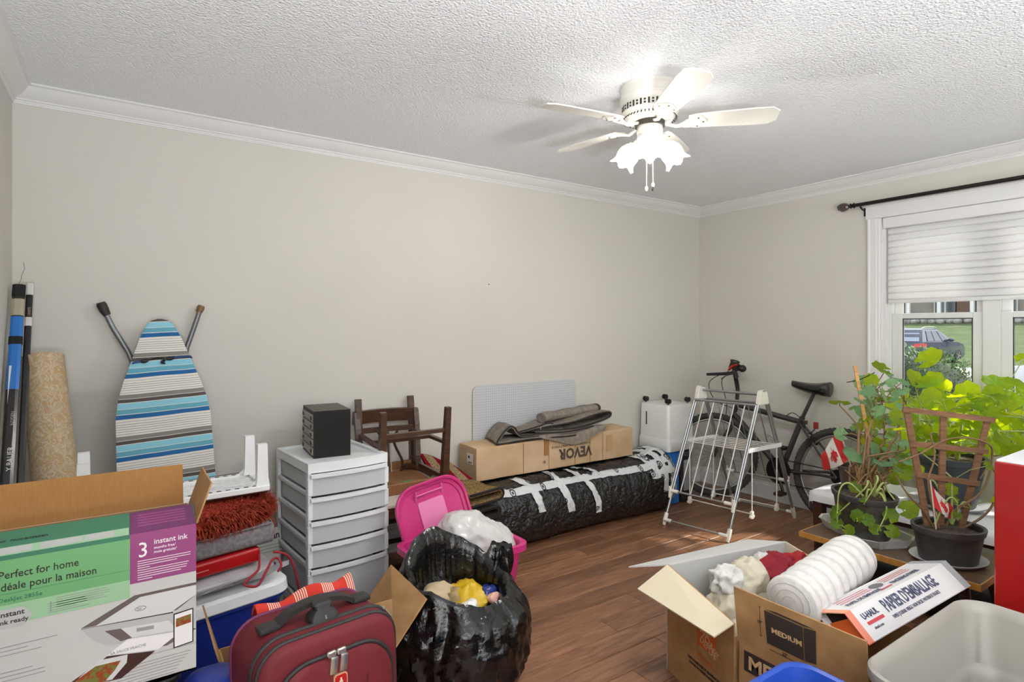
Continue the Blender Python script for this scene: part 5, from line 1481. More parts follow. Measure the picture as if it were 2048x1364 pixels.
ribbon([(2.13, .685), (2.25, .70), (2.36, .725), (2.40, .72), (2.37, .70), (2.26, .69)], 3.07, 3.24, .010, 'small_fold')
b = newbm(); sheet(b, 24, 8, lambda u, v: (2.28 + .60 * u, 3.075 - .03 * sin(min(1, v * 1.6) * pi / 2) - .002 * sin(u * 12), .652 - .075 * v ** 1.5 * (sin(u * pi) ** .6 if 0 < u < 1 else 0) + .012 * sin(u * 9)), .010); obj('hanging_edge', b, m_felt, fm, 60, None, True)
b = newbm()
c0, c1 = V((2.36, 3.13, .755)), V((2.90, 3.20, .775))
ax = (c1 - c0).normalized(); a_, b_ = frame_of(ax)
loft(b, [[c0.lerp(c1, i / 20) + a_ * (.048 * cos(2 * pi * k / 20)) + b_ * ((.032 + .003 * sin(i * .9)) * sin(2 * pi * k / 20)) for k in range(20)] for i in range(21)]); obj('rolled_fold', b, m_felt, fm, 60, None, True)
b = newbm(); loft(b, [[c1 + ax * d_ + a_ * (.043 * cos(2 * pi * k / 20)) + b_ * (.028 * sin(2 * pi * k / 20)) for k in range(20)] for d_ in (-.01, .035)]); obj('roll_end', b, m_feltd, fm, 60, None, True)

# clear studded chair mat against the wall
m_mat = M('clear_vinyl', rgb(196, 200, 206), .3, spec=.6)
t = m_mat.node_tree; out = t.nodes['Material Output']
vo = _node(t, 'ShaderNodeTexVoronoi'); vo.inputs['Scale'].default_value = 58; vo.inputs['Randomness'].default_value = .0; mapping(m_mat).inputs['Scale'].default_value = (1, 0, 1)
t.links.new(mapping(m_mat).outputs[0], vo.inputs['Vector'])
cr = ramp_node(t, [(0, rgb(176, 180, 186)), (.2, rgb(196, 199, 204)), (.34, rgb(218, 220, 223))], 'LINEAR'); t.links.new(vo.outputs['Distance'], cr.inputs[0]); t.links.new(cr.outputs[0], bsdf(m_mat).inputs['Base Color'])
tr = _node(t, 'ShaderNodeBsdfTransparent'); mx = _node(t, 'ShaderNodeMixShader'); mx.inputs[0].default_value = .78
t.links.new(tr.outputs[0], mx.inputs[1]); t.links.new(bsdf(m_mat).outputs[0], mx.inputs[2]); t.links.new(mx.outputs[0], out.inputs[0])
b = newbm(); prism(b, rrect(.90, .96, .05, 6), 0, .004, Matrix.Translation((2.373, 3.312, .505)) @ Matrix.Rotation(pi / 2, 4, 'X'))
single('chair_mat', b, m_mat, 'clear studded plastic chair mat standing against the back wall', 'mat', (2.373, 3.312, .025))

# white caster bin upside down on a blue box and a black case
wb = thing('caster_bin', 'white plastic bin turned upside down, black casters on top', 'bin', (3.625, 3.13, .41))
b = newbm(); loft(b, [[V((x, y, z_)) for x, y in rrect(w, w, .025, 4)] for w, z_ in ((.315, 0), (.318, .002), (.314, .088), (.306, .094), (.304, .10), (.295, .345), (.285, .358), (.26, .360))]); obj('tub', b, M('bin_white', rgb(226, 226, 224), .35), wb, 40)
b = newbm(); box(b, (-.152, .075, .24), (.006, .010, .105), None, .002); obj('slot', b, m_black, wb)
for x in (-.115, .115):
    for y in (-.115, .115):
        b = newbm(); tube(b, [(x, y, .355), (x, y, .378)], .006, 8)
        cst = obj('caster', b, m_black, wb)
        for s in (-1, 1):
            b = newbm(); lathe(b, [(.004, -.008), (.019, -.007), (.021, 0), (.019, .007), (.004, .008)], 14, (x, y + s * .0105, .388), mat=Matrix.Rotation(pi / 2, 3, 'X')); obj('caster_wheel', b, m_black, cst, 40)
b = newbm(); box(b, (3.545, 3.125, .2045), (.135, .27, .409), None, .012, 2)
single('blue_box', b, M('box_blue', rgb(40, 112, 196), .4), 'bright blue plastic box beneath the upturned white bin', 'box', (3.545, 3.125, 0), 40)
kc = thing('black_case', 'black case with grey front panel under the upturned white bin', 'case', (3.685, 3.09, 0))
b = newbm(); box(b, (.0, 0, .2035), (.125, .23, .407), None, .02, 3); obj('body', b, M('case_black', rgb(30, 30, 34), .5), kc, 40)
b = newbm(); box(b, (.005, -.118, .21), (.095, .012, .24), None, .006, 2); obj('grey_panel', b, M('case_grey', rgb(150, 150, 156), .4), kc, 40)
b = newbm(); box(b, (.005, -.118, .375), (.09, .014, .03), None, .004); obj('latch', b, M('case_dark', rgb(60, 58, 70), .4), kc)
# ================================================================ drying rack
m_steel = M('rack_steel', rgb(170, 172, 174), .28, .85)
m_rod = M('rack_white_rod', rgb(214, 212, 206), .4)
m_joint = M('rack_joint', rgb(230, 226, 216), .45)
rk = thing('drying_rack', 'folding steel laundry drying rack with white joints on floor', 'drying rack', (3.55, 2.49, 0))
A, B_, C_, D_ = V((3.107, 2.705, .012)), V((3.189, 2.257, .012)), V((4.0, 2.276, .012)), V((3.92, 2.72, .012))
HLf, HRf, HLr, HRr = V((3.490, 2.712, .905)), V((3.562, 2.268, .905)), V((3.540, 2.714, .905)), V((3.612, 2.268, .905))
def rp(name, pts, r, mat, n=8): 
    b = newbm(); tube(b, pts, r, n); return obj(name, b, mat, rk, 50, None, True)
def jt(c, s, rot=None):
    b = newbm(); box(b, c, s, rot, min(s) * .25, 2); return obj('joint', b, m_joint, rk, 50, None, True)
for top_, ft in ((HLf, A), (HRf, B_), (HLr, D_), (HRr, C_)):
    rp('leg', [top_, ft.lerp(top_, .03)], .0095, m_steel)
    b = newbm(); d = (top_ - ft).normalized(); tube(b, [ft + V((0, 0, -.01)), ft + d * .03, ft + d * .075], [.010, .016, .014], 8); obj('foot', b, m_joint, rk, 50, None, True)
for p, q in ((HLf, HLr), (HRf, HRr)):
    c = (p + q) / 2
    b = newbm(); loft(b, [[V((c.x + x * k, c.y + y, c.z + z_)) for x, y in ((-.045, -.018), (.045, -.018), (.045, .018), (-.045, .018))] for k, z_ in ((1.25, -.055), (1.05, -.01), (.75, .035), (.55, .042))]); bmesh.ops.bevel(b, geom=b.edges[:], offset=.006, segments=2, affect='EDGES'); obj('hub', b, m_joint, rk, 50, None, True)
up = V((0, 0, .028))
rp('rail', [A + up, B_ + up], .0075, m_steel); rp('rail', [D_ + up, C_ + up], .0075, m_steel)
for p, q in ((A, B_), (B_, A), (D_, C_), (C_, D_)):
    d = (q - p).normalized(); b = newbm(); tube(b, [p + up, p + up + d * .055], .013, 8); obj('joint', b, m_joint, rk, 50, None, True)
rp('rail', [(HLf + HLr) / 2 + V((0, 0, .012)), (HRf + HRr) / 2 + V((0, 0, .012))], .009, m_steel)
def lerp_leg(top_, ft, z_): 
    k = (z_ - ft.z) / (top_.z - ft.z); return ft.lerp(top_, k)
for (hl, fl, hr, fr_, off, zb) in ((HLf, A, HRf, B_, V((-.022, 0, .004)), .225), (HLr, D_, HRr, C_, V((.022, 0, .004)), .28)):
    tl, tr_ = lerp_leg(hl, fl, .845) + off, lerp_leg(hr, fr_, .845) + off
    bl2, br2 = lerp_leg(hl, fl, zb) + off, lerp_leg(hr, fr_, zb) + off
    rp('wing_rail', [tl, tr_], .009, m_steel); rp('wing_rail', [bl2, br2], .0075, m_steel)
    rp('wing_side', [tl, bl2], .008, m_steel); rp('wing_side', [tr_, br2], .008, m_steel)
    for k in range(1, 6): rp('wing_rod', [tl.lerp(tr_, k / 6), bl2.lerp(br2, k / 6)], .0042, m_rod if off.x < 0 else m_steel, 6)
    for p, q in ((bl2, br2), (br2, bl2)):
        d = (q - p).normalized(); b = newbm(); tube(b, [p - d * .01, p + d * .06], .013, 8); tube(b, [p + V((0, 0, .03)), p - V((0, 0, .05)) + off * .4], [.013, .010], 8); obj('joint', b, m_joint, rk, 50, None, True)
zs = .555
sl = [V((3.345, 2.716, zs)), V((3.715, 2.716, zs))]; sr = [V((3.41, 2.262, zs)), V((3.80, 2.262, zs))]
for a, c in (sl, sr):
    b = newbm(); bar(b, a, c, .014, .026, V((0, 1, 0))); obj('shelf_side', b, M('shelf_bar_white', rgb(236, 236, 238), .3), rk, None, None, True)
for k in range(7): rp('shelf_rod', [sl[0].lerp(sl[1], .04 + .153 * k), sr[0].lerp(sr[1], .04 + .153 * k)], .0042, m_rod, 6)
for a, sgn in ((sl[0] + V((.05, 0, 0)), 1), (sl[1] - V((.05, 0, 0)), -1), (sr[0] + V((.05, 0, 0)), 1), (sr[1] - V((.05, 0, 0)), -1)):
    e = V((a.x, a.y, .125)); rp('hanger', [a, e], .0045, m_rod, 6); jt(e, (.026, .018, .05)); jt(e - V((0, 0, .01)), (.05, .014, .016))
rp('low_rod', [V((sl[0].x + .05, 2.716, .13)), V((sr[0].x + .05, 2.262, .13))], .004, m_rod, 6); rp('low_rod', [V((sl[1].x - .05, 2.716, .13)), V((sr[1].x - .05, 2.262, .13))], .004, m_rod, 6)
rp('hook', spl([(3.80, 2.275, .56), (3.78, 2.32, .60), (3.74, 2.33, .62), (3.73, 2.30, .60), (3.75, 2.29, .57)], 5), .003, m_steel, 6)

# ================================================================ bicycle leaning on the right wall
bk = thing('bicycle', 'dark grey mountain bicycle leaning along the right wall', 'bicycle', (4.06, 2.5, 0))
m_fr = M('bike_frame', rgb(58, 56, 56), .3, .2, coat=.3)
m_tyre = M('bike_tyre', rgb(62, 59, 57), .85, bump=(90, .6, .004))
m_rim = M('bike_rim', rgb(150, 148, 144), .35, .7)
def bp3(y, z_, dx=0.0): return V((4.055 + .125 * z_ + dx, y, z_))
def bpart(name, pts, r, mat, n=10): 
    b = newbm(); tube(b, pts, r, n); return obj(name, b, mat, bk, 50, None, True)
def wheel(c, e1, e2, nrm_):
    def cir(r_, k, n, o=0.0): return c + e1 * (r_ * cos(2 * pi * k / n)) + e2 * (r_ * sin(2 * pi * k / n)) + nrm_ * o
    b = newbm(); tube(b, [cir(.312, k, 56) for k in range(56)], .0245, 10, closed=True); ty = obj('tyre', b, m_tyre, bk, 60, None, True)
    b = newbm()
    for k in range(64):
        for s in (-1, 0, 1):
            p = cir(.3345 - abs(s) * .006, k + .5 * s, 64, s * .013); d = (p - c).normalized(); tn = nrm_.cross(d)
            box(b, p, (.010, .009, .008), Matrix((tn, nrm_, d)).transposed())
    obj('tread', b, m_tyre, ty, None, None, True)['kind'] = 'stuff'
    b = newbm(); tube(b, [cir(.282, k, 56) for k in range(56)], .010, 8, closed=True); obj('rim', b, m_rim, bk, 60, None, True)
    b = newbm()
    for k in range(32): tube(b, [cir(.02, k * 1.0 + (2 if k % 2 else -2), 32, .025 * (1 if k % 2 else -1)), cir(.278, k, 32)], .0011, 4)
    obj('spokes', b, m_rim, bk, None, None, True)['kind'] = 'stuff'
    b = newbm(); tube(b, [c - nrm_ * .05, c - nrm_ * .03, c + nrm_ * .03, c + nrm_ * .05], [.009, .022, .022, .009], 10); obj('hub', b, m_fr, bk, 50, None, True)
up_b = V((.125, 0, 1)).normalized()
rear, front = bp3(2.0, .34), V((3.985, 2.95, .34))
wheel(rear, V((0, 1, 0)), up_b, V((0, 1, 0)).cross(up_b).normalized())
e1 = V((-.60, .80, .02)).normalized(); e2 = (up_b - e1 * up_b.dot(e1)).normalized()
wheel(front, e1, e2, e1.cross(e2).normalized())
bb, stt, ht, hb = bp3(2.43, .30), bp3(2.305, .69), bp3(2.85, .765), bp3(2.875, .645)
bpart('top_tube', [stt - V((0, 0, .015)), ht - V((0, 0, .02))], .021, m_fr); bpart('down_tube', [bb, hb + V((0, -.01, .02))], .024, m_fr)
bpart('seat_tube', [bb, stt + (stt - bb) * .06], .020, m_fr); bpart('head_tube', [hb - (ht - hb) * .1, ht + (ht - hb) * .1], .021, m_fr)
for s in (-1, 1):
    bpart('chainstay', [bb + V((s * .02, 0, 0)), rear + V((s * .06, .12, .0)), rear + V((s * .06, 0, 0))], .010, m_fr, 8)
    bpart('seatstay', [stt + V((s * .015, 0, -.03)), rear + V((s * .055, .1, .12)), rear + V((s * .06, 0, 0))], .0085, m_fr, 8)
    fn = e1.cross(e2).normalized() * (s * .055)
    bpart('fork_leg', [hb - V((0, 0, .035)) + fn * .4, hb + fn + V((0, 0, -.06)), front + fn], [.014, .016, .012], M('fork_black', rgb(36, 34, 36), .4), 8)
b = newbm(); box(b, hb - V((0, 0, .045)), (.12, .05, .035), Matrix.Rotation(.5, 3, 'Z'), .012, 2); obj('fork_crown', b, M('fork_black', rgb(36, 34, 36), .4), bk, 50, None, True)
spt = bp3(2.222, .90)
bpart('seat_post', [stt, spt], .0135, m_fr)
b = newbm()                                          # saddle: broad at the back, narrow nose forward
srings = []
for i in range(13):
    u = i / 12; y = 2.115 + .275 * u
    w = .078 * (1 - u) ** .9 + .02; w *= min(1, .55 + u * 6)
    zc = .945 - .012 * sin(u * pi) + .012 * u; h_ = .07 * (1 - .55 * u)
    c0 = bp3(y, zc)
    srings.append([c0 + V((w * cos(2 * pi * k / 16), 0, (h_ if sin(2 * pi * k / 16) < 0 else h_ * .55) * sin(2 * pi * k / 16))) for k in range(16)])
loft(b, srings); obj('saddle', b, M('saddle_black', rgb(24, 22, 22), .25, coat=.4), bk, 60, None, True)
st0 = ht + V((.012, .0, .10)); st1 = V((4.10, 2.835, 1.015))
bpart('stem', [ht, st0, ht + V((.012, .01, .16)), st1], [.015, .016, .018, .018], M('fork_black', rgb(36, 34, 36), .4), 10)
hd = V((.8, .6, 0))
hbar = [st1 + hd * .20 + V((0, 0, -.01)), st1 + hd * .12, st1 + hd * .04, st1 - hd * .04, st1 - hd * .15, st1 - hd * .27 + V((0, 0, -.01))]
bpart('handlebar', hbar, .0125, M('bar_black', rgb(34, 32, 34), .35), 10)
for p, q in ((hbar[0] + (hbar[0] - hbar[1]) * .3, hbar[1].lerp(hbar[0], .3)), (hbar[5] + (hbar[5] - hbar[4]) * .3, hbar[4].lerp(hbar[5], .4))):
    bpart('grip', [p, q], .0165, M('grip_rubber', rgb(28, 26, 28), .8), 10)
bpart('bar_end', [st1 - hd * .10, st1 - hd * .10 + V((-.04, .08, -.012)), st1 - hd * .10 + V((-.09, .20, -.022))], [.012, .013, .011], M('grip_rubber', rgb(28, 26, 28), .8), 8)
bpart('brake_lever', [st1 - hd * .14, st1 - hd * .14 + V((-.05, .05, -.02)), st1 - hd * .2 + V((-.09, .06, -.04))], .006, m_fr, 6)
bpart('brake_cable', spl([hbar[1], hbar[1] + V((-.08, .06, -.08)), hbar[1] + V((-.10, .0, -.26)), hb + V((-.03, .05, -.02))], 8), .0032, m_black, 6)
bpart('brake_cable', spl([st1 + V((0, .06, 0)), st1 + V((-.11, .16, -.09)), st1 + V((-.10, .10, -.24)), ht + V((-.02, -.05, -.06))], 8), .0032, m_black, 6)
bpart('gear_cable', spl([stt + V((0, .14, -.01)), stt + V((-.03, .05, .05)), stt + V((-.02, -.03, -.01)), stt + V((-.01, -.03, -.06))], 6), .003, m_black, 6)
b = newbm(); box(b, st1 + V((.0, .0, .045)), (.05, .075, .06), Matrix.Rotation(.4, 3, 'X'), .012, 2); ph = obj('phone_mount', b, M('mount_black', rgb(34, 30, 30), .5), bk, 50, None, True)
for k in range(3):
    b = newbm(); box(b, st1 + V((-.03, .02 - .02 * k, .03 + .012 * k)), (.03, .012, .05), Matrix.Rotation(.6 + .3 * k, 3, 'X'), .004); obj('clamp', b, M('mount_red', rgb(190, 46, 34), .5), ph, 50, None, True)
b = newbm(); tube(b, [st1 + V((-.01 + .032 * cos(a), -.01 + .032 * sin(a), .085 + .01 * sin(a))) for a in [2 * pi * k / 16 for k in range(16)]], .006, 6, closed=True); obj('mount_ring', b, M('mount_black', rgb(34, 30, 30), .5), ph, 50, None, True)
b = newbm(); blob(b, st1 + V((.0, -.07, .03)), (.035, .03, .03), 12, 8); obj('bell', b, M('mount_black', rgb(34, 30, 30), .5), ph, 60, None, True)
xn = V((-1, 0, .125)).normalized()
for nm, c, rr, nt_, off in (('chainring', bb, .098, 36, .045), ('inner_chainring', bb, .066, 28, .036), ('cassette', rear, .055, 24, .04), ('cassette_small', rear, .038, 18, .05)):
    ux = V((0, 1, 0)); uz = xn.cross(ux).normalized()
    b = newbm(); loft(b, [[c + xn * (off + t_) + ux * ((rr - (.006 if k % 2 else 0)) * cos(2 * pi * k / (2 * nt_))) + uz * ((rr - (.006 if k % 2 else 0)) * sin(2 * pi * k / (2 * nt_))) for k in range(2 * nt_)] for t_ in (0, .004)]); obj(nm, b, M('cog_black', rgb(30, 28, 28), .4, .5), bk, None, None, True)
for s, dy, dz in ((1, -.05, -.16), (-1, .05, .16)):
    c0 = bb + xn * (s * .06); c1 = c0 + V((0, dy, dz)); bpart('crank', [bb + xn * (s * .03), c0, c1], .011, m_fr, 8)
    b = newbm(); box(b, c1 + xn * (s * .045), (.085, .06, .022), None, .004); obj('pedal', b, M('pedal_dark', rgb(50, 36, 32), .6), bk, None, None, True)
bpart('chain', [bb + xn * .047 + V((0, 0, .088)), rear + xn * .047 + V((0, 0, .04))], .004, M('cog_black', rgb(30, 28, 28), .4, .5), 5); bpart('chain', [bb + xn * .047 - V((0, 0, .088)), rear + xn * .047 - V((0, -.03, .12))], .004, M('cog_black', rgb(30, 28, 28), .4, .5), 5)
b = newbm(); box(b, bp3(2.196, .665) + V((-.0, 0, 0)), (.018, .032, .05), None, .005, 2); rf = obj('reflector', b, M('reflector_red', rgb(150, 50, 48), .3), bk, 50, None, True)
b = newbm(); tube(b, [bp3(2.20, .64), bp3(2.235, .60), bp3(2.25, .60)], .004, 6); obj('reflector_arm', b, m_black, rf, None, None, True)
b = newbm(); box(b, bp3(2.285, .70) + V((-.02, -.02, -.02)), (.02, .03, .03), None, .006, 2); obj('seat_clamp', b, M('clamp_brass', rgb(96, 84, 70), .4, .6), bk, 50, None, True)
for s in (-1, 1):
    b = newbm(); box(b, bp3(2.20, .56) + V((s * .05, 0, 0)), (.018, .03, .09), Matrix.Rotation(.5, 3, 'X'), .004); obj('brake_arm', b, m_black, bk, None, None, True)
LEAVES_B = [(3.90, 1.42, 1.18, 0.079), (3.95, 1.50, 1.05, 0.066), (3.90, 1.43, 1.04, 0.071), (4.00, 1.42, 1.05, 0.072), (3.90, 1.33, 1.01, 0.063), (3.95, 1.25, 0.99, 0.074), (3.90, 1.18, 0.99, 0.066), (3.80, 1.14, 0.94, 0.054), (3.80, 1.24, 0.93, 0.061), (3.90, 1.33, 0.91, 0.057), (4.06, 1.44, 0.78, 0.049), (3.92, 1.50, 0.81, 0.056), (3.65, 1.44, 0.91, 0.053), (3.93, 1.17, 0.70, 0.048), (3.69, 1.28, 1.00, 0.040), (3.82, 1.54, 0.82, 0.056), (4.10, 1.45, 0.88, 0.061), (3.76, 1.17, 0.80, 0.039), (3.98, 1.48, 0.95, 0.048), (4.08, 1.27, 0.86, 0.055), (4.05, 1.65, 0.88, 0.052), (3.64, 1.08, 0.92, 0.045), (3.64, 1.16, 0.95, 0.040), (3.66, 1.10, 0.81, 0.038), (3.69, 1.26, 0.88, 0.049), (3.66, 1.43, 0.80, 0.045), (4.08, 1.56, 0.87, 0.058), (3.71, 1.37, 0.72, 0.044), (3.71, 1.46, 0.67, 0.043), (4.08, 1.48, 0.81, 0.050), (3.69, 1.26, 0.75, 0.038), (3.70, 1.19, 0.73, 0.053), (3.62, 1.29, 0.99, 0.053), (3.73, 1.41, 0.77, 0.053), (3.69, 1.25, 0.93, 0.049), (3.61, 1.10, 0.98, 0.038), (3.67, 1.20, 0.85, 0.035), (3.95, 1.60, 0.65, 0.061), (3.84, 1.55, 0.76, 0.054), (4.00, 1.29, 0.76, 0.056), (4.05, 1.48, 0.73, 0.058), (4.03, 1.44, 0.71, 0.051), (3.64, 1.24, 0.84, 0.047), (3.97, 1.28, 0.87, 0.049), (3.96, 1.24, 0.73, 0.056), (3.84, 1.26, 0.94, 0.040), (3.71, 1.24, 0.80, 0.052), (4.00, 1.26, 0.98, 0.041), (3.86, 1.50, 0.94, 0.054), (3.76, 1.17, 0.85, 0.042), (4.08, 1.56, 0.66, 0.052), (3.87, 1.27, 0.98, 0.045), (3.66, 1.37, 0.86, 0.045), (4.04, 1.54, 0.62, 0.043), (3.85, 1.34, 0.75, 0.051), (4.06, 1.27, 0.66, 0.040), (4.10, 1.23, 0.81, 0.051), (3.93, 1.43, 0.89, 0.050), (3.76, 1.25, 0.70, 0.046), (4.01, 1.42, 0.65, 0.053), (3.74, 1.47, 0.72, 0.056), (3.91, 1.38, 0.86, 0.052), (3.77, 1.12, 0.99, 0.035), (3.98, 1.34, 0.95, 0.050), (3.73, 1.51, 0.73, 0.050), (3.79, 1.25, 0.74, 0.048), (3.79, 1.38, 0.68, 0.043), (4.09, 1.58, 0.82, 0.062), (4.04, 1.50, 0.90, 0.046), (3.94, 1.20, 0.99, 0.047), (4.04, 1.39, 0.92, 0.041), (3.95, 1.17, 0.93, 0.043)]
LEAVES_C = [(3.90, 1.10, 1.07, 0.065), (3.95, 1.08, 1.04, 0.065), (3.80, 0.99, 1.07, 0.057), (3.90, 0.98, 1.21, 0.047), (3.80, 1.06, 0.98, 0.053), (3.85, 1.02, 0.95, 0.063), (3.80, 0.97, 0.92, 0.061), (3.90, 1.15, 0.78, 0.054), (3.89, 1.00, 0.89, 0.054), (3.91, 1.05, 0.86, 0.044), (4.03, 1.00, 0.86, 0.053), (3.74, 1.00, 0.77, 0.041), (3.88, 1.13, 0.97, 0.040), (3.78, 1.02, 0.92, 0.041), (3.62, 0.90, 1.03, 0.032), (3.65, 1.01, 0.76, 0.040), (4.08, 1.14, 0.81, 0.055), (3.74, 0.92, 0.94, 0.050), (3.72, 1.03, 1.00, 0.048), (3.61, 1.04, 0.87, 0.041), (3.87, 1.02, 0.99, 0.039), (3.85, 1.15, 0.87, 0.057), (3.83, 0.96, 0.77, 0.036), (3.97, 1.03, 0.79, 0.039), (3.83, 1.07, 0.94, 0.053), (3.94, 0.99, 0.79, 0.048), (3.68, 1.10, 1.02, 0.040), (3.56, 1.02, 0.76, 0.043), (3.61, 1.08, 0.95, 0.044), (3.97, 1.01, 0.83, 0.043), (3.75, 0.98, 0.73, 0.044), (3.92, 0.96, 0.83, 0.043), (3.79, 1.13, 0.75, 0.050), (4.02, 1.03, 0.96, 0.040), (3.70, 1.10, 0.85, 0.039), (3.80, 1.08, 0.90, 0.040), (4.04, 1.08, 0.80, 0.050), (3.85, 1.09, 0.79, 0.044), (3.67, 0.96, 0.95, 0.044), (3.68, 1.06, 0.78, 0.045), (3.93, 0.96, 0.95, 0.035), (3.96, 1.18, 0.67, 0.048), (3.77, 1.07, 1.02, 0.050), (3.59, 0.99, 0.83, 0.044), (3.58, 0.96, 0.98, 0.041), (4.00, 0.98, 0.72, 0.035), (3.59, 1.04, 0.95, 0.045), (4.03, 1.03, 0.70, 0.043), (3.67, 0.95, 0.79, 0.050), (4.01, 1.05, 0.84, 0.052), (4.00, 1.08, 1.00, 0.043)]
LEAVES_A = [(3.35, 1.42, 1.15, 0.053), (3.40, 1.40, 1.11, 0.037), (3.20, 1.41, 1.09, 0.039), (3.20, 1.57, 0.97, 0.057), (3.25, 1.51, 0.95, 0.035), (3.30, 1.47, 0.94, 0.037), (3.25, 1.51, 0.83, 0.032), (3.10, 1.35, 0.94, 0.050), (3.00, 1.46, 0.83, 0.035), (2.95, 1.37, 0.76, 0.058), (2.95, 1.32, 0.72, 0.041), (3.20, 1.36, 1.03, 0.041), (3.00, 1.33, 0.78, 0.040), (3.41, 1.38, 0.93, 0.043), (3.05, 1.33, 0.89, 0.038), (3.42, 1.50, 0.78, 0.033), (2.97, 1.19, 0.95, 0.037), (3.31, 1.42, 1.07, 0.040), (3.12, 1.31, 0.97, 0.038), (3.08, 1.27, 0.83, 0.038), (3.40, 1.49, 1.03, 0.035), (2.97, 1.18, 1.01, 0.026), (3.25, 1.38, 0.77, 0.032), (3.28, 1.30, 1.09, 0.032), (3.25, 1.44, 0.97, 0.034), (3.09, 1.24, 0.80, 0.029), (2.98, 1.29, 0.97, 0.035), (2.97, 1.34, 1.07, 0.040), (2.98, 1.18, 1.08, 0.028), (3.21, 1.34, 0.90, 0.039), (2.96, 1.18, 0.90, 0.038), (2.96, 1.16, 0.83, 0.029), (3.25, 1.38, 1.00, 0.043), (3.12, 1.28, 1.01, 0.031), (3.14, 1.35, 0.76, 0.037), (3.21, 1.46, 0.92, 0.031), (3.07, 1.33, 0.80, 0.040), (3.25, 1.48, 0.78, 0.031), (3.16, 1.26, 0.83, 0.034), (3.23, 1.40, 0.98, 0.033), (3.15, 1.42, 0.86, 0.043), (3.04, 1.35, 1.03, 0.029), (3.31, 1.39, 1.04, 0.042), (2.99, 1.36, 1.00, 0.041), (3.26, 1.44, 1.08, 0.040), (3.16, 1.37, 1.03, 0.033), (3.35, 1.52, 0.72, 0.040), (3.15, 1.33, 0.83, 0.035), (3.27, 1.28, 0.90, 0.037), (2.95, 1.21, 1.11, 0.026), (3.37, 1.44, 0.89, 0.039), (3.10, 1.28, 0.86, 0.035), (3.21, 1.41, 0.90, 0.041), (3.44, 1.41, 1.02, 0.034), (3.14, 1.34, 0.89, 0.034), (3.05, 1.20, 1.04, 0.026), (3.35, 1.49, 0.92, 0.038), (3.30, 1.50, 1.07, 0.043), (3.28, 1.36, 0.74, 0.042), (3.06, 1.39, 0.91, 0.032), (2.98, 1.21, 0.77, 0.039), (3.07, 1.25, 0.69, 0.040), (3.04, 1.21, 0.73, 0.029), (2.92, 1.15, 0.71, 0.029), (2.95, 1.26, 0.68, 0.038), (3.05, 1.31, 0.75, 0.034), (2.97, 1.18, 0.79, 0.028), (3.02, 1.25, 0.78, 0.034), (2.92, 1.24, 0.74, 0.040), (3.00, 1.24, 0.66, 0.040), (2.98, 1.16, 0.77, 0.037), (2.97, 1.16, 0.73, 0.029), (2.74, 1.36, 0.52, 0.040), (2.73, 1.35, 0.47, 0.030), (2.70, 1.29, 0.46, 0.027), (2.69, 1.27, 0.42, 0.029), (2.72, 1.26, 0.52, 0.031), (2.72, 1.22, 0.52, 0.029), (2.74, 1.19, 0.48, 0.026), (2.78, 1.15, 0.54, 0.033), (2.78, 1.15, 0.48, 0.031), (2.84, 1.11, 0.57, 0.042), (2.80, 1.30, 0.64, 0.030), (2.74, 1.24, 0.60, 0.022)]
LEAVES_D = [(2.90, 0.98, 0.68, 0.034), (2.92, 0.96, 0.64, 0.021), (2.95, 1.09, 0.83, 0.033), (2.86, 0.93, 0.59, 0.019), (2.95, 0.83, 0.66, 0.027), (2.90, 0.84, 0.81, 0.022), (2.95, 1.10, 0.73, 0.022)]
# ================================================================ tables and plants by the window
m_bench = M('bench_wood', rgb(92, 70, 54), .35, col2=rgb(76, 56, 42), nscale=6, stretch=(10, 1, 1))
m_edge = M('bench_edge', rgb(176, 124, 56), .45, col2=rgb(156, 104, 46), nscale=8, stretch=(1, 6, 1))
m_leg = M('bench_leg', rgb(62, 38, 26), .4)
be = thing('low_bench', 'low wooden bench with tapered splayed legs carrying flower pots', 'bench', (2.87, 1.145, 0))
b = newbm(); bx(b, 2.672, 3.07, .80, 1.49, .376, .401, .002); obj('top', b, m_bench, be, None, None, True)
b = newbm(); bx(b, 2.666, 2.672, .798, 1.492, .3755, .4005); bx(b, 2.666, 3.07, .794, .80, .3755, .4005); bx(b, 2.666, 3.07, 1.49, 1.496, .3755, .4005); obj('edge_band', b, m_edge, be, None, 'pale yellowish edge strip', True)
for x, y in ((2.73, .87), (2.73, 1.42), (3.01, .87), (3.01, 1.42)):
    dx, dy = (-.035 if x < 2.87 else .035), (-.05 if y < 1.1 else .05)
    b = newbm(); tube(b, [(x, y, .376), (x + dx, y + dy, 0)], [.02, .012], 10); obj('leg', b, m_leg, be, 50, None, True)
b = newbm(); bx(b, 2.70, 3.04, .86, .88, .34, .376); bx(b, 2.70, 3.04, 1.41, 1.43, .34, .376); obj('batten', b, m_leg, be, None, None, True)['kind'] = 'stuff'

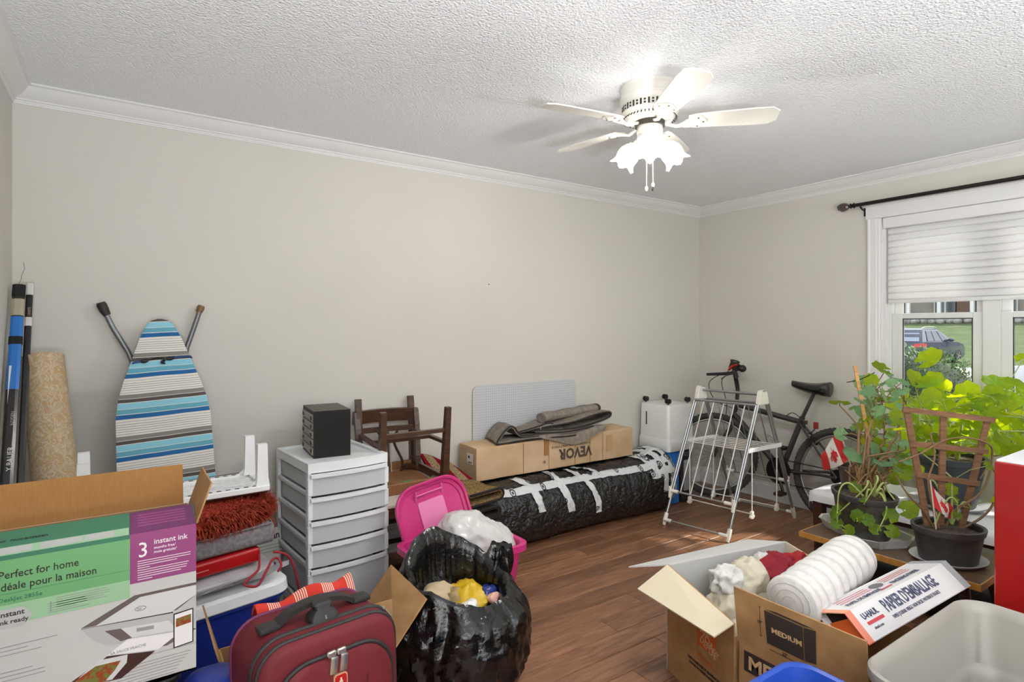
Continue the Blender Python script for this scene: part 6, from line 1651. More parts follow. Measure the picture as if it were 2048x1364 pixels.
ct = thing('side_table', 'dark wood low table under a white cloth below the window', 'table', (3.81, 1.16, 0))
b = newbm(); bx(b, 3.50, 4.045, .42, 1.88, .345, .372, .003); obj('top', b, m_leg, ct, None, None, True)
for x in (3.53, 4.015):
    for y in (.45, 1.85):
        b = newbm(); loft(b, [[(x - w, y - w, z_), (x + w, y - w, z_), (x + w, y + w, z_), (x - w, y + w, z_)] for w, z_ in ((.028, .345), (.028, .29), (.022, 0))]); obj('leg', b, m_leg, ct, None, None, True)
b = newbm(); bx(b, 3.515, 3.535, .45, 1.85, .285, .345); bx(b, 3.53, 4.015, 1.84, 1.86, .285, .345); obj('apron', b, m_leg, ct, None, None, True)['kind'] = 'stuff'
m_cloth = M('white_cloth', rgb(222, 222, 224), .9)
def cl(u, v):
    # sheet draped over the table: overhang on all sides
    x, y = 3.455 + .605 * u, .39 + 1.53 * v
    over = max(0, 3.495 - x) + max(0, y - 1.885) + max(0, .415 - y)
    x, y = max(x, 3.488), min(max(y, .41), 1.892)
    return (min(x, 4.055), y, .3785 - over * 1.6 + .004 * sin(x * 21) * cos(y * 17) + .006 * noise.noise(V((x * 5, y * 5, 0))))
b = newbm(); sheet(b, 28, 56, cl, -.0025); single('table_cloth', b, m_cloth, 'white cloth spread over the low table below the window', 'cloth', smooth=70)
b = newbm(); sheet(b, 10, 10, lambda u, v: (3.42 + .26 * u, 1.42 + .20 * v + .03 * u, .395 + .012 * sin(u * 4 + v * 3) - .05 * max(0, .3 - u)), .006); fb2 = single('folded_newspaper', b, M('newsprint', rgb(202, 202, 200), .8, col2=rgb(182, 182, 182), nscale=30), 'folded grey newspaper lying on the white table cloth', 'newspaper', (3.55, 1.52, .388), 60)
b = newbm(); m4 = basis((3.44, 1.575, .414), (.25, -.13, 0.0), (.1, .2, .03))
for k in range(7): patch(b, Matrix.Translation((.0, 0, .0)) @ m4, .02 + .024 * k, .036 + .024 * k, -.02, .005, .001)
for k in range(3): patch(b, m4, .02, .19, -.04 - .012 * k, -.036 - .012 * k, .001)
obj('newsprint_lines', b, m_ink, fb2, None, None, True)['kind'] = 'stuff'
b = newbm(); box(b, (3.30, 1.17, .10), (.30, .55, .20), radians(8), .05, 4); crumple(b, .006, 8, 3, False)
single('shade_block', b, M('shade_black', rgb(26, 25, 27), .6), 'dark block added for the shadow between bench and table', 'shade block', (3.30, 1.17, 0), 60)  # dark block added to stand for the shadow under the table

m_pot = M('pot_black', rgb(48, 46, 46), .5, col2=rgb(66, 63, 62), nscale=20)
m_potb = M('pot_brown', rgb(86, 74, 70), .55)
m_soil = M('soil', rgb(46, 36, 30), .95, col2=rgb(84, 70, 58), nscale=60, bump=(70, 1.0, .01))
m_saucer = M('saucer_grey', rgb(176, 174, 176), .35)
def pot(parent, c, r, h, mat, sx_=1.0, sy_=1.0, taper=.74, rz=0.0, rim=.012):
    R3 = Matrix.Rotation(rz, 3, 'Z')
    b = newbm(); lathe(b, [(r * taper, 0), (r * taper * 1.02, .004), (r * .955, h - rim * 2.6), (r * .965, h - rim * 2.5), (r * 1.0, h - rim * 2.3), (r * 1.04, h - rim * .6), (r * 1.04, h - rim * .2), (r * 1.0, h), (r * .93, h - .004), (r * .92, h - .03)], 40, c, sx_, sy_, R3); obj('pot', b, mat, parent, 40, None, True)
    b = newbm(); lathe(b, [(.001, h - .022), (r * .5, h - .02), (r * .94, h - .028)], 32, c, sx_, sy_, R3, True, False); crumple(b, .006, 30, 2, False); obj('soil', b, m_soil, parent, 60, None, True)

# leaves: a few shared shapes
def leaf_mesh(name, cup, droop, lob, seed):
    b = newbm(); c0 = b.verts.new((0, 0, 0)); rim_ = []; mid = []
    n = 26
    for k in range(n + 1):
        th = -pi + .32 + (2 * pi - .64) * k / n + pi / 2 * 0
        r_ = 1.0 * (1 + lob * cos(7 * th)) * (1 - .12 * abs(th) / pi)
        for f_, lst in ((.55, mid), (1.0, rim_)):
            x, y = r_ * f_ * cos(th) + .15 * f_, r_ * f_ * sin(th)
            q = (x * x + y * y)
            lst.append(b.verts.new((x, y, cup * q * .5 - droop * max(0, x) ** 2 * .5 + (.05 * cos(7 * th) + .04 * noise.noise(V((x * 2, y * 2, seed)))) * f_)))
    for k in range(n):
        face(b, (c0, mid[k], mid[k + 1])); face(b, (mid[k], rim_[k], rim_[k + 1], mid[k + 1]))
    return mesh_of(b, name, 0)
m_leaf = M('geranium_leaf', rgb(88, 142, 58), .42, col2=rgb(66, 118, 58), nscale=3, trans=(rgb(228, 242, 24), .74), spec=.35)
m_leafb = M('blue_green_leaf', rgb(84, 126, 84), .38, col2=rgb(112, 152, 124), nscale=4, trans=(rgb(180, 214, 70), .42), spec=.5)
LM = [leaf_mesh('leaf', .25, .1, .06, 1), leaf_mesh('leaf', -.2, .35, .07, 2), leaf_mesh('leaf', .45, .5, .05, 3), leaf_mesh('leaf', .05, .9, .08, 4)]
LMb = [m.copy() for m in LM]
for m in LM: m.materials.append(m_leaf)
for m in LMb: m.materials.append(m_leafb)
m_stemg = M('green_stem', rgb(150, 164, 92), .6); m_stemb = M('woody_stem', rgb(128, 98, 68), .8)
def grow(plant, leaves, roots, meshes, seed, nmain, stem_mat, thick=.005, bias=(-.55, -.35, .75), r_scale=1.0):
    """main stems rise from the roots towards leaf clusters; each leaf hangs on a petiole"""
    rs = random.Random(seed)
    pts = [V(l[:3]) for l in leaves]
    cents = rs.sample(pts, min(nmain, len(pts)))
    mains = []
    inv = (Matrix.Translation(plant.location) @ plant.rotation_euler.to_matrix().to_4x4()).inverted()
    b = newbm()
    for c in cents:
        r0 = V(rs.choice(roots)); mid = r0.lerp(c, .5) + V((rs.uniform(-.06, .06), rs.uniform(-.06, .06), rs.uniform(0, .1)))
        P_ = spl([r0, r0.lerp(mid, .6) + V((0, 0, .05)), mid, c - V((0, 0, .02))], 5); mains.append(P_)
        tube(b, P_, [thick * (1.3 - .8 * i / (len(P_) - 1)) for i in range(len(P_))], 6)
    for (x, y, z_, r_) in leaves:
        p = V((x, y, z_))
        best = min((q for P_ in mains for q in P_[3:]), key=lambda q: (q - p).length + max(0, q.z - p.z) * .5)
        n = V((bias[0] + rs.uniform(-.6, .6), bias[1] + rs.uniform(-.6, .6), bias[2] + rs.uniform(-.5, .5))).normalized()
        out_d = (p - best); out_d = out_d - n * out_d.dot(n)
        if out_d.length < 1e-3: out_d = V((0, 1, 0)) - n * n.y
        out_d.normalize()
        base = p - out_d * (r_ * .25)
        tube(b, [best, best.lerp(base, .5) + V((0, 0, .012)), base], [thick * .45, thick * .4, thick * .35], 5)
        o_ = obj('leaf', rs.choice(meshes), None, plant)
        yv = n.cross(out_d); m3 = Matrix((out_d, yv, n)).transposed()
        k = r_ * r_scale
        o_.matrix_local = inv @ (Matrix.Translation(p) @ m3.to_4x4() @ Matrix.Diagonal((k, k, k, 1)))
    o_ = obj('stems', b, stem_mat, plant, 60, None, True); o_['kind'] = 'stuff'

# plant tied to the dowel, in the oval pot on a foil tray
pA = thing('potted_plant', 'trailing plant tied to a wooden stick in an oval black pot', 'potted plant', (2.87, 1.30, .412))
pot(pA, (2.868, 1.298, .4095), .118, .192, m_pot, 1.0, 1.28, .78, radians(-28))
b = newbm(); rs = random.Random(3)
for k in range(46):
    x, y = 2.93 + rs.uniform(-.05, .05), 1.30 + rs.uniform(-.06, .06); z0 = .575
    tube(b, [(x, y, z0), (x + rs.uniform(-.03, .03), y + rs.uniform(-.03, .03), z0 + .05), (x + rs.uniform(-.05, .05), y + rs.uniform(-.05, .05), z0 + rs.uniform(.08, .16))], .004, 5)
obj('dry_stalks', b, M('dry_stalk', rgb(140, 106, 70), .9, col2=rgb(104, 74, 48), nscale=40), pA, None, None, True)['kind'] = 'stuff'
hi_ = [l for l in LEAVES_A if l[2] > .62]; lo_l = [l for l in LEAVES_A if l[2] <= .62]
grow(pA, hi_, [(2.93, 1.31, .59), (2.95, 1.27, .59), (2.90, 1.33, .59)], LM + LMb, 5, 12, m_stemb, .006, (-.5, -.3, .6))
grow(pA, lo_l, [(2.80, 1.27, .60), (2.84, 1.24, .60)], LM, 6, 7, m_stemg, .0045, (-.8, -.3, .35))
b = newbm(); box(b, (3.0935, 1.4075, .98), (.016, .010, .44), (V((.185, .165, .43)).to_track_quat('Z', 'Y')).to_matrix()); obj('wooden_stake', b, M('stake_wood', rgb(188, 146, 86), .6, col2=rgb(164, 120, 66), nscale=10, stretch=(1, 1, 6)), pA, None, None, True)
b = newbm(); a0 = V((3.01, 1.335, .79)); tube(b, [a0, a0 + V((-.05, -.025, -.10)), (2.93, 1.30, .57)], .008, 6); tube(b, spl([(3.13, 1.50, 1.085), (3.15, 1.45, 1.10), (3.20, 1.42, 1.125), (3.21, 1.40, 1.14)], 4), .0025, 5); obj('twist_tie', b, m_black, pA, None, None, True)['kind'] = 'stuff'
# foil tray
ft = thing('foil_tray', 'crimped aluminium foil tray under the oval pot', 'tray', (2.868, 1.295, .401), radians(62))
m_foil = M('foil', rgb(196, 194, 192), .35, .35)
def crimp(pts, a): return [(x + (a if k % 2 else -a) * (1 if abs(x) > abs(y) else 0), y + (a if k % 2 else -a) * (0 if abs(x) > abs(y) else 1)) for k, (x, y) in enumerate(pts)]
def oct_(w, d, n=16):
    c_ = .045; P_ = [(w / 2, -d / 2 + c_), (w / 2, d / 2 - c_), (w / 2 - c_, d / 2), (-w / 2 + c_, d / 2), (-w / 2, d / 2 - c_), (-w / 2, -d / 2 + c_), (-w / 2 + c_, -d / 2), (w / 2 - c_, -d / 2)]
    o2 = []
    for i in range(8):
        p, q = P_[i], P_[(i + 1) % 8]
        for k in range(n): o2.append((p[0] + (q[0] - p[0]) * k / n, p[1] + (q[1] - p[1]) * k / n))
    return o2
b = newbm(); loft(b, [[V((x, y, z_)) for x, y in pts] for pts, z_ in ((oct_(.345, .215), 0.0), (crimp(oct_(.35, .22), .0026), .004), (crimp(oct_(.375, .245), .0026), .034), (oct_(.386, .256), .037), (oct_(.386, .256), .041), (oct_(.372, .242), .037), (oct_(.345, .215), .006))], True, True); obj('tray', b, m_foil, ft, None)
# pot with trellis
pD = thing('potted_plant', 'woody vine on a wooden trellis in a round black pot', 'potted plant', (2.835, .955, .41))
b = newbm(); lathe(b, [(.10, 0), (.108, .002), (.124, .014), (.128, .019), (.122, .019), (.105, .006), (.0, .006)], 40, (2.835, .955, .4015), 1.12, .92, Matrix.Rotation(radians(-34), 3, 'Z')); obj('saucer', b, m_saucer, pD, 40, None, True)
pot(pD, (2.835, .955, .409), .118, .142, m_pot, 1.12, .92, .80, radians(-34))
tx, ty_ = V((.8265, -.5625, 0)), V((0, 0, 1)); tn = tx.cross(ty_)
def tp(x, z_, o=0.0): return V((2.845, .985, .41)) + tx * x + ty_ * z_ + tn * o
m_trel = M('trellis_wood', rgb(132, 96, 66), .75, col2=rgb(108, 74, 50), nscale=12, stretch=(1, 1, 8))
for (x0, z0), (x1, z1) in (((-.055, .13), (-.145, .625)), ((.0, .13), (.012, .60)), ((.085, .11), (.20, .585))):
    b = newbm(); bar(b, tp(x0, z0), tp(x1, z1), .026, .009, tx); obj('trellis_upright', b, m_trel, pD, None, None, True)
for (x0, z0), (x1, z1) in (((-.165, .618), (.22, .572)), ((-.135, .475), (.19, .44)), ((-.105, .345), (.155, .305))):
    b = newbm(); bar(b, tp(x0, z0, -.009 * -1), tp(x1, z1, .009), .010, .022, tn); obj('trellis_slat', b, m_trel, pD, None, None, True)
b = newbm()
for P_ in ([tp(-.03, .12), tp(-.09, .2, .02), tp(-.16, .27, .03), tp(-.20, .34, .02)], [tp(.02, .12), tp(.05, .20, .02), tp(.10, .24, .03), tp(.14, .26, .02), tp(.19, .30, .0), tp(.215, .40, 0), tp(.19, .47, .02), tp(.10, .50, .02), tp(.0, .49, .02), tp(-.10, .44, .03), tp(-.19, .40, .02)], [tp(.10, .12), tp(.17, .16, 0), tp(.22, .22, 0), tp(.235, .32, 0), tp(.20, .38, .01), tp(.15, .33, .02)], [tp(-.01, .12), tp(-.05, .25, .01), tp(-.065, .33, .02), tp(-.04, .42, .02), tp(-.05, .52, .01)]):
    q = spl(P_, 7); tube(b, q, [.0046 * (1.25 - .7 * i / len(q)) for i in range(len(q))], 7)
obj('vine', b, m_stemb, pD, 60, None, True)['kind'] = 'stuff'
grow(pD, LEAVES_D, [(2.86, .95, .55), (2.80, .99, .55)], LM, 8, 4, m_stemg, .004, (-.7, -.4, .4))
# large pot on the cloth
pB = thing('potted_plant', 'large leafy geranium in a big dark pot behind the trellis', 'potted plant', (3.79, 1.275, .38))
b = newbm(); lathe(b, [(.12, 0), (.15, .002), (.185, .02), (.19, .024), (.182, .024), (.145, .008), (0, .008)], 40, (3.79, 1.275, .386)); obj('saucer', b, m_saucer, pB, 40, None, True)
pot(pB, (3.79, 1.275, .396), .17, .27, M('pot_slate', rgb(62, 68, 74), .5), 1, 1, .7, 0, .016)
grow(pB, LEAVES_B, [(3.77, 1.27, .64), (3.81, 1.29, .64), (3.79, 1.23, .64)], LM, 12, 16, m_stemg, .006, (-.45, -.2, .55))
pC = thing('potted_plant', 'bright leafy geranium in a dark pot beside the red box', 'potted plant', (3.80, .86, .38))
b = newbm(); lathe(b, [(.12, 0), (.14, .002), (.165, .02), (.16, .02), (.13, .008), (0, .008)], 36, (3.80, .86, .386)); obj('saucer', b, m_saucer, pC, 40, None, True)
pot(pC, (3.80, .86, .396), .15, .33, m_pot, 1, 1, .72, 0, .014)
grow(pC, LEAVES_C, [(3.79, .86, .70), (3.82, .90, .70), (3.78, .82, .70)], LM, 14, 14, m_stemg, .006, (-.45, -.2, .55))
pE = thing('potted_plant', 'small brown pot with a few bare stems and a flag', 'potted plant', (3.56, 1.655, .38))
pot(pE, (3.56, 1.655, .386), .092, .175, m_potb, 1, 1, .7)
b = newbm(); rs = random.Random(6)
for k in range(6): tube(b, spl([(3.56 + rs.uniform(-.04, .04), 1.655 + rs.uniform(-.04, .04), .54), (3.56 + rs.uniform(-.05, .05), 1.655 + rs.uniform(-.05, .05), .60), (3.56 + rs.uniform(-.09, .09), 1.655 + rs.uniform(-.09, .09), .66)], 4), .0035, 5)
obj('bare_stems', b, m_stemb, pE, None, None, True)['kind'] = 'stuff'
# paper flags
m_fr_, m_fw = M('flag_red', rgb(206, 48, 50), .8, trans=(rgb(226, 70, 66), .3)), M('flag_white', rgb(234, 230, 226), .8, trans=(rgb(240, 236, 232), .3))
MAPLE = [(0, .5), (.09, .33), (.2, .38), (.16, .14), (.3, .27), (.33, .2), (.46, .22), (.4, .08), (.48, .02), (.22, -.16), (.25, -.27), (.02, -.23), (.03, -.48)]
MAPLE = MAPLE + [(-x, y) for x, y in reversed(MAPLE) if x > 0]
def flag(label, s0, s1, h0, h1, tip, sag):
    fl = thing('paper_flag', label, 'flag', s1)
    b = newbm(); tube(b, [s0, s1], .0028, 6); obj('stick', b, M('flag_stick', rgb(206, 196, 178), .6), fl, None, None, True)
    h0, h1, tip = V(h0), V(h1), V(tip)
    def f(u, v):
        hp_ = h0.lerp(h1, v); tp_ = tip + (h1 - h0) * .12 * (v - .5)
        return hp_.lerp(tp_ + (hp_ - h0.lerp(h1, .5)) * .45, u) + V((.012 * sin(u * 5 + v * 3), .012 * sin(u * 5 + v * 3), -sag * u * (1 - u)))
    for u0, u1, mt, nm in ((0, .28, m_fr_, 'red_band'), (.28, .74, m_fw, 'white_band'), (.74, 1, m_fr_, 'red_band')):
        b = newbm(); sheet(b, 6, 8, lambda u, v: f(u0 + (u1 - u0) * u, v), 0); w_ = obj(nm, b, mt, fl, 60, None, True)
        if nm == 'white_band':
            b = newbm(); nn = (f(.5, 1) - f(.5, 0)).cross(f(.7, .5) - f(.3, .5)).normalized()
            if nn.x > 0: nn = -nn
            ctr = f(.51, .5) + nn * .002; vs = [b.verts.new(f(.51 + x * .36, .5 + y * .7) + nn * .002) for x, y in MAPLE]; cc = b.verts.new(ctr)
            for k in range(len(vs)): face(b, (cc, vs[k], vs[(k + 1) % len(vs)]))
            obj('maple_leaf', b, m_fr_, w_, None, None, True)
flag('small red and white maple leaf flag in the small brown pot', (3.475, 1.715, .80), (3.535, 1.665, .54), (3.482, 1.71, .768), (3.522, 1.676, .60), (3.415, 1.775, .57), .02)
flag('small red and white maple leaf flag in the trellis pot', (2.778, .998, .735), (2.80, .985, .53), (2.779, .997, .728), (2.795, .987, .62), (2.845, .945, .60), .02)
# ================================================================ moving boxes, totes and red box in the right foreground
m_cream = M('board_cream', rgb(206, 194, 168), .85, spec=.1)
m_greyb = M('board_grey_lit', rgb(190, 189, 186), .85, spec=.1)  # whitish board inside, with window light put into the colour
m_orange = M('logo_orange', rgb(196, 92, 42), .7)
b1 = thing('moving_box', 'open brown moving box with wrapped bundles, orange square logo', 'box', (2.05, 1.36, 0))
def p1(name, quad, toward, mat=m_card, label=None, t_=.005, par=None):
    b = newbm(); slab(b, quad, t_, toward); return obj(name, b, mat, par or b1, None, label, True)
L0, F0, Bk, Rr = V((1.80, 1.55, 0)), V((1.702, 1.180, 0)), V((2.385, 1.40, 0)), V((2.287, 1.03, 0))
def zz(p, z_): return V((p.x, p.y, z_))
HL_, HF_, HB_, HR_ = .422, .372, .438, .39
p1('left_panel', [zz(L0, .004), zz(F0, .004), zz(F0, HF_), zz(L0, HL_)], (-1, 0, 0)); p1('back_panel', [zz(L0, .004), zz(Bk, .004), zz(Bk, HB_), zz(L0, HL_)], (0, -1, 0), m_greyb, 'pale inner face with window light painted in')
p1('right_panel', [zz(Bk, .004), zz(Rr, .004), zz(Rr, HR_), zz(Bk, HB_)], (-1, 0, 0), m_cream); p1('front_panel', [zz(F0, .004), zz(Rr, .004), zz(Rr, .325), zz(F0, .325)], (0, -1, 0))
p1('bottom_panel', [zz(L0, .006), zz(F0, .006), zz(Rr, .006), zz(Bk, .006)], (0, 0, 1))
p1('left_flap', [zz(L0, HL_), zz(F0, HF_), V((1.555, 1.150, .385)), V((1.625, 1.545, .372))], (-.3, 0, 1), m_cream, 'cream flap folded outward')
p1('back_flap', [zz(L0, HL_), zz(Bk, HB_), V((2.37, 1.57, .40)), V((1.735, 1.70, .378))], (0, .3, 1), m_greyb, 'pale back flap with window light painted in')
mL1 = basis(zz(L0, 0) + V((-.0012, .0, 0)), F0 - L0, (0, 0, 1))       # print plane: x towards F, y up
def q1(x0, x1, y0, y1, mat, lift=.0006, name='print'): 
    b = newbm(); patch(b, mL1, x0, x1, y0, y1, lift); return obj(name, b, mat, b1, None, None, True)
lg = q1(.19, .295, .205, .325, m_orange, .0006, 'square_logo')
def t1(s, x, y, size, mat, ang=0.0, bold=.02, sx_=1.0):
    d = (F0 - L0).normalized(); xv = d * cos(ang) + V((0, 0, 1)) * sin(ang); yv = V((0, 0, 1)) * cos(ang) - d * sin(ang)
    return text(s, size, basis(mL1 @ V((x, y, .0013)), xv, yv), mat, lg, 'lettering', bold, sx_)
m_lc = M('logo_cream', rgb(206, 170, 126), .8)
t1('THE', .205, .285, .030, m_lc, radians(-35)); t1('HOME', .205, .262, .038, m_lc, radians(-35)); t1('DEPOT', .205, .225, .036, m_lc, radians(-20), .02, .8)
t1('Robuste', .200, .165, .022, m_orange, radians(-2), .01)
b = newbm()
for x0, x1, y0, y1 in ((.19, .295, .150, .152), (.19, .192, .15, .2), (.293, .295, .15, .2)): patch(b, mL1, x0, x1, y0, y1)
obj('logo_frame', b, m_orange, b1, None, None, True)['kind'] = 'stuff'
t1('THE HOME DEPOT MOVING BOXES', .135, .128, .0135, m_ink, 0, .02, .95); t1('BOITES DE DEMENAGEMENT', .145, .112, .0125, m_ink, 0, .02, .95)

b2 = thing('moving_box', 'brown moving box marked MEDIUM with an upright printed flap', 'box', (2.0, .955, 0))
def p2(name, quad, toward, mat=m_card, label=None): 
    b = newbm(); slab(b, quad, .005, toward); return obj(name, b, mat, b2, None, label, True)
X2, X3, Y2, Y3, H2 = 1.705, 2.29, .755, 1.163, .318
p2('left_panel', [(X2, Y3, .004), (X2, Y2, .004), (X2, Y2, H2), (X2, Y3, H2)], (-1, 0, 0)); p2('right_panel', [(X3, Y3 - .14, .004), (X3, Y2, .004), (X3, Y2, H2), (X3, Y3 - .14, H2)], (1, 0, 0))
p2('back_panel', [(X2, Y3, .004), (X3, Y3 - .14, .004), (X3, Y3 - .14, H2), (X2, Y3, H2)], (0, 1, 0)); p2('front_panel', [(X2, Y2, .004), (X3, Y2, .004), (X3, Y2, H2), (X2, Y2, H2)], (0, -1, 0)); p2('bottom_panel', [(X2, Y2, .006), (X3, Y2, .006), (X3, Y3 - .14, .006), (X2, Y3, .006)], (0, 0, 1))
fl2 = p2('left_flap', [(X2, Y3 + .004, H2), (X2, Y2, H2), (X2 - .012, Y2 + .004, H2 + .186), (X2 - .018, Y3 + .008, H2 + .186)], (-1, 0, 0), m_card, 'upright flap with dark carton drawing')
m_dk = M('print_brown_black', rgb(52, 42, 38), .8)
mB = basis((X2 - .0006, Y3, 0), (0, -1, 0), (0, 0, 1))
b = newbm(); patch(b, mB, .02, .36, H2 - .085, H2 - .018, .0006); bd_ = obj('size_band', b, m_dk, b2, None, 'dark band with size lettering', True)
text('MEDIUM', .060, basis(mB @ V((.035, H2 - .073, .0012)), (0, -1, 0), (0, 0, 1)), m_lc, bd_, 'lettering', .03, 1.1)
nf = V((-1, 0, -.09)).normalized()
mF = basis(V((X2, Y3, H2)) + nf * .0006 , (0, -1, 0), (-.085, 0, 1))
def q2(pts, mat, lift=.0006): 
    b = newbm(); patchpoly(b, mF, pts, lift); return obj('carton_drawing', b, mat, fl2, None, None, True)
q2([(.10, .150), (.225, .150), (.225, .045), (.105, .045)], m_dk); q2([(.228, .150), (.265, .155), (.262, .052), (.228, .045)], m_dk); q2([(.103, .154), (.226, .154), (.262, .159), (.14, .160)], m_dk)
text('MEDIUM', .022, basis(mF @ V((.122, .088, .0012)), (0, -1, 0), (-.085, 0, 1)), m_lc, fl2, 'lettering', .03, 1.2)
b = newbm()
patch(b, mF, .083, .0845, .06, .155); patch(b, mF, .08, .088, .154, .156); patch(b, mF, .08, .088, .059, .061); patch(b, mF, .115, .222, .027, .0285); patch(b, mF, .232, .262, .0305, .032)
obj('dimension_lines', b, m_dk, fl2, None, None, True)['kind'] = 'stuff'
for s, x, y in (('15"', .074, .10), ('22"', .155, .030), ('x 16"', .232, .034)): text(s, .013, basis(mF @ V((x, y, .0012)), (0, -1, 0), (-.085, 0, 1)), m_dk, fl2, 'lettering', .02)

# contents of the two boxes
m_tis = M('tissue_white', rgb(218, 217, 213), .85, trans=(rgb(240, 238, 232), .2)); m_tisc = M('tissue_cream', rgb(214, 206, 184), .85, trans=(rgb(236, 228, 204), .2)); m_tisr = M('tissue_red', rgb(140, 20, 38), .8, trans=(rgb(150, 24, 40), .2))
cloth_blob('wrapped_bundle', (1.93, 1.33, .315), (.11, .085, .075), m_tisc, 'cream tissue-wrapped bundle nearest the cream flap', 'wrapped item', .02, 12, 3, 56, 36)
cloth_blob('wrapped_bundle', (1.905, 1.355, .40), (.055, .05, .055), m_tis, 'white crumpled tissue standing up in the moving box', 'wrapped item', .026, 16, 5, 60, 40)
cloth_blob('wrapped_bundle', (2.02, 1.34, .385), (.085, .07, .075), m_tisc, 'cream tissue-wrapped ball beside the red tissue', 'wrapped item', .018, 12, 7, 56, 36)
cloth_blob('wrapped_bundle', (2.165, 1.31, .385), (.10, .075, .065), m_tisr, 'crimson tissue-wrapped bundle in the moving box', 'wrapped item', .026, 13, 9, 60, 40)
cloth_blob('wrapped_bundle', (2.265, 1.29, .40), (.07, .05, .05), M('tissue_scarlet', rgb(150, 16, 26), .8), 'scarlet tissue bundle at the far end of the moving box', 'wrapped item', .018, 14, 4, 40, 26)
cloth_blob('wrapped_bundle', (2.17, 1.365, .415), (.055, .04, .035), m_tis, 'small white tissue scrap on top of the crimson bundle', 'wrapped item', .016, 18, 6, 32, 20)
cloth_blob('packing_paper', (1.90, 1.02, .235), (.15, .085, .09), m_tis, 'crumpled white packing paper under the foam roll', 'paper', .02, 9, 8, 40, 26)
cloth_blob('wrapped_bundle', (2.03, 1.275, .26), (.24, .09, .09), m_tisc, 'cream tissue bundle deep in the moving box', 'wrapped item', .014, 8, 2, 40, 24)
# foam roll
m_foam = M('foam_wrap', rgb(216, 214, 210), .6, col2=rgb(202, 200, 196), nscale=40, spec=.4, bump=(220, .35, .002))
fr0, fr1 = V((1.885, 1.085, .425)), V((2.41, 1.13, .455))
fo = thing('foam_roll', 'thick roll of white foam wrap lying across the moving boxes', 'foam roll', (2.15, 1.105, .34))
ax = (fr1 - fr0).normalized(); a_, b_ = frame_of(ax)
b = newbm(); rings = []
for i in range(61):
    s_ = i / 60; r_ = .088 + .0035 * sin(s_ * 2 * pi * 9) + .004 * noise.noise(V((s_ * 9, 0, 0)))
    if i in (0, 60): r_ *= .97
    rings.append([fr0.lerp(fr1, s_) + a_ * (r_ * cos(2 * pi * k / 40)) + b_ * (r_ * sin(2 * pi * k / 40)) for k in range(40)])
loft(b, rings); obj('roll', b, m_foam, fo, 60, None, True)
b = newbm(); tube(b, [fr0 - ax * .001 + a_ * (rr * cos(th)) + b_ * (rr * sin(th)) for rr, th in [(.02 + .0016 * q, q * .45) for q in range(40)]], .0012, 5); obj('spiral_end', b, M('foam_shadow', rgb(196, 190, 184), .7), fo, None, None, True)
# packing paper carton
pc = thing('paper_carton', 'white packing-paper carton with orange open end resting on the boxes', 'carton', (2.2, .93, .3))
TLc, TRc, BLc, BRc, KLc, KRc = V((1.951, .925, .452)), V((2.524, .873, .491)), V((1.932, .842, .392)), V((2.505, .79, .431)), V((1.931, 1.030, .418)), V((2.504, .978, .457))
DLc, DRc = BLc + (KLc - TLc) + V((0, .0, -.01)), BRc + (KRc - TRc) + V((0, 0, -.01))
m_ctn = M('carton_print_white', rgb(216, 214, 214), .5)
b = newbm()
for q in ((TLc, TRc, KRc, KLc), (BLc, BRc, TRc, TLc), (DLc, DRc, BRc, BLc), (KLc, KRc, DRc, DLc)):
    n = (q[1] - q[0]).cross(q[3] - q[0]).normalized(); ctr = (TLc + BRc + KLc + DRc) / 4
    slab(b, q, .003, sum(q, V()) / 4 - ctr)
obj('sleeve', b, m_ctn, pc, None, None, True)
axc = (TRc - TLc).normalized()
m_salm = M('salmon_edge', rgb(226, 140, 116), .6, col2=rgb(214, 122, 104), nscale=200, stretch=(40, 1, 1)); m_oran = M('orange_inside', rgb(214, 96, 36), .6); m_gcap = M('grey_cap', rgb(160, 162, 166), .6)
def band(p, q, w, lift, mat, name):
    ctr = (TLc + BRc + KLc + DRc) / 4; n = (axc).cross(q - p).normalized()
    if n.dot((p + q) / 2 - ctr) < 0: n = -n
    b = newbm(); slab(b, [p + n * lift, q + n * lift, q - axc * w + n * lift, p - axc * w + n * lift], .003, n); return obj(name, b, mat, pc, None, None, True)
band(TLc, BLc, .03, .0006, m_salm, 'end_flap'); band(TLc, KLc, .03, .0006, M('salmon_top', rgb(230, 158, 126), .6), 'end_flap'); band(BLc, DLc, .03, .0006, m_oran, 'end_flap')
band(TRc + axc * .035, BRc + axc * .035, .036, .001, m_gcap, 'end_cap'); band(TRc + axc * .035, KRc + axc * .035, .036, .001, m_gcap, 'end_cap')
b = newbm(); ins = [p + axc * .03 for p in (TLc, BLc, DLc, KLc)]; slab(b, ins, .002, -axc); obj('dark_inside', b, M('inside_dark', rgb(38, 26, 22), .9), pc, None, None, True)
b = newbm(); slab(b, [BLc.lerp(TLc, .15) - axc * .02, BLc.lerp(TLc, .8) - axc * .012, KLc.lerp(DLc, .5) + axc * .02, DLc + axc * .01], .002, -axc); obj('inner_flap', b, m_oran, pc, None, 'bright orange inner flap', True)
xv = (BRc - BLc).normalized(); yv = (TLc - BLc)
Wc, Hc = (BRc - BLc).length, (TLc - BLc).length
nfc = xv.cross(yv).normalized()
mC = basis(BLc + nfc * .0008, xv, yv)
m_navy = M('ink_navy', rgb(74, 80, 104), .6); m_redi = M('ink_red', rgb(196, 70, 76), .6)
def tc(s, x, y, size, mat, bold=.0, sx_=1.0, m4=None): 
    m_ = m4 or mC
    return text(s, size, Matrix.Translation(m_.to_3x3() @ V((x, y, .0008))) @ m_, mat, pc, 'lettering', bold, sx_)
tc('PAPIER', .155, .050, .056, m_navy, .02, .62); tc("D'EMBALLAGE", .268, .050, .056, m_navy, .02, .60)
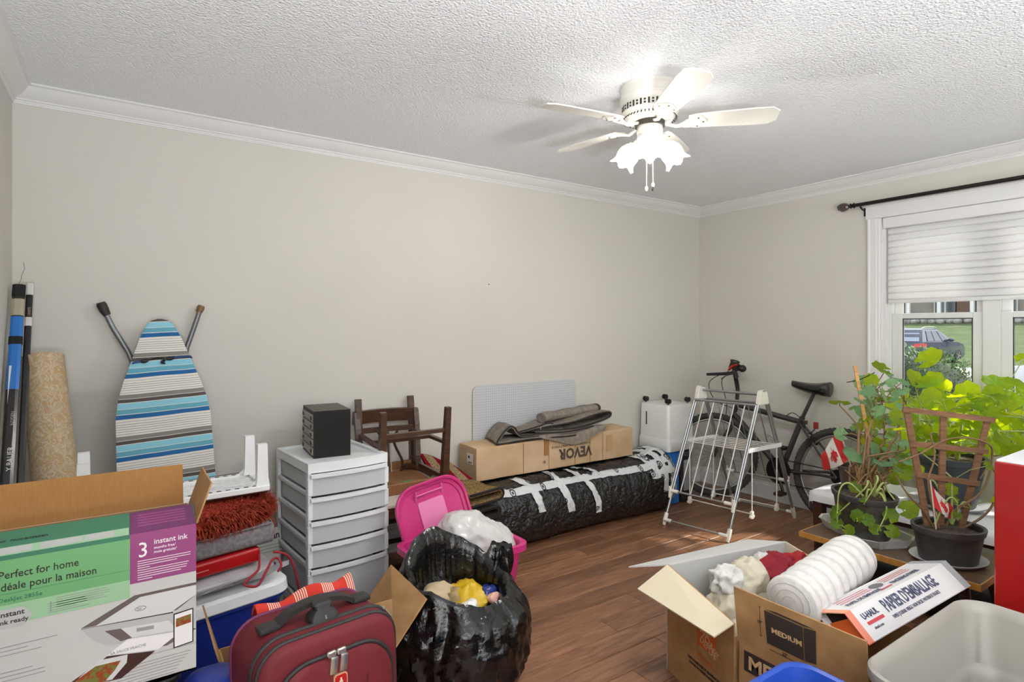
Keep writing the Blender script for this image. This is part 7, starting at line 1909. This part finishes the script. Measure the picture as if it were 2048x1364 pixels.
tc('PAPIER JOURNAL VIERGE / NON ENCRE / MATERIAUX FRAGILES', .155, .026, .0165, m_navy, .0, .62)
tc('U-HAUL', .035, .062, .026, m_navy, .03, .9); tc('uhaul.com', .045, .026, .012, m_navy, .01)
b = newbm(); patch(b, mC, .035, .125, .043, .053); obj('red_stripe', b, m_redi, pc, None, None, True)
mT = basis(TLc + V((0, 0, .0015)), TRc - TLc, KLc - TLc)
tc('PAPEL DE EMPAQUE', .03, .022, .022, m_navy, .02, 1.0, mT); tc('PACKING PAPER', .30, .022, .026, m_navy, .02, .9, mT)
b = newbm()
for k in range(3): patch(b, mT, .03, .21, .052 + k * .013, .054 + k * .013); patch(b, mT, .30, .47, .058 + k * .012, .060 + k * .012)
obj('fine_print', b, m_redi, pc, None, None, True)['kind'] = 'stuff'
b = newbm(); patchpoly(b, mT, [(.255 + .032 * cos(2 * pi * k / 24), .062 + .02 * sin(2 * pi * k / 24)) for k in range(24)]); obj('oval_seal', b, M('seal_grey', rgb(110, 106, 110), .6), pc, None, None, True)
b = newbm(); patch(b, mT, .215, .285, .018, .024); obj('red_stripe', b, m_redi, pc, None, None, True)

# white tote, blue tote, red box
wt_ = thing('storage_tote', 'large empty off-white storage tote in the right foreground', 'storage tote', (1.862, .475, 0))
m_offw = M('tote_offwhite', rgb(150, 146, 138), .4)
b = newbm(); rings = []
for k, z_ in ((.80, .0), (.82, .006), (.87, .30), (.93, .335), (.955, .49), (1.0, .492), (1.004, .505), (1.0, .518), (.985, .522), (.962, .515), (.935, .49), (.912, .345), (.895, .337), (.858, .315), (.80, .012)):
    rings.append([V((x, y, z_)) for x, y in rrect(.70 * k, .46 - .70 + .70 * k, .085 * k, 10)])
loft(b, rings); obj('tub', b, m_offw, wt_, 40)
bt2 = thing('storage_tote', 'blue open tote with white sticker in front of the MEDIUM box', 'storage tote', (1.19, .615, 0))
tote(bt2, .53, .42, .50, .06, M('blue_plastic_bright', rgb(34, 70, 164), .35), .016, .86)
b = newbm(); slab(b, [(1.45, .66, .475), (1.452, .56, .475), (1.446, .56, .40), (1.444, .66, .40)], .002, (-1, 0, 0)); obj('sticker', b, M('sticker_white', rgb(206, 214, 226), .5), bt2, None, 'white sticker', True)
rb = thing('red_cabinet', 'tall glossy red metal cabinet at the right edge', 'cabinet', (2.62, .46, 0))
m_redm = M('red_metal', rgb(150, 22, 22), .28, coat=.4)
b = newbm(); bx(b, 2.452, 2.79, .22, .695, .0, .915, .004); obj('body', b, m_redm, rb, None, None, True)
b = newbm(); bx(b, 2.456, 2.786, .225, .690, .915, .922, .001); obj('top_liner', b, M('liner_white', rgb(226, 224, 226), .5), rb, None, 'white top liner', True)
b = newbm(); sheet(b, 14, 8, lambda u, v: (2.50 + .26 * u, .30 + .28 * v, .932 + .028 * sin(u * pi) + .02 * v + .008 * sin(v * 7)), .012); single('brown_cap', b, M('cap_olive', rgb(104, 94, 78), .9), 'olive brown cloth cap lying on the red cabinet', 'cap', smooth=60)
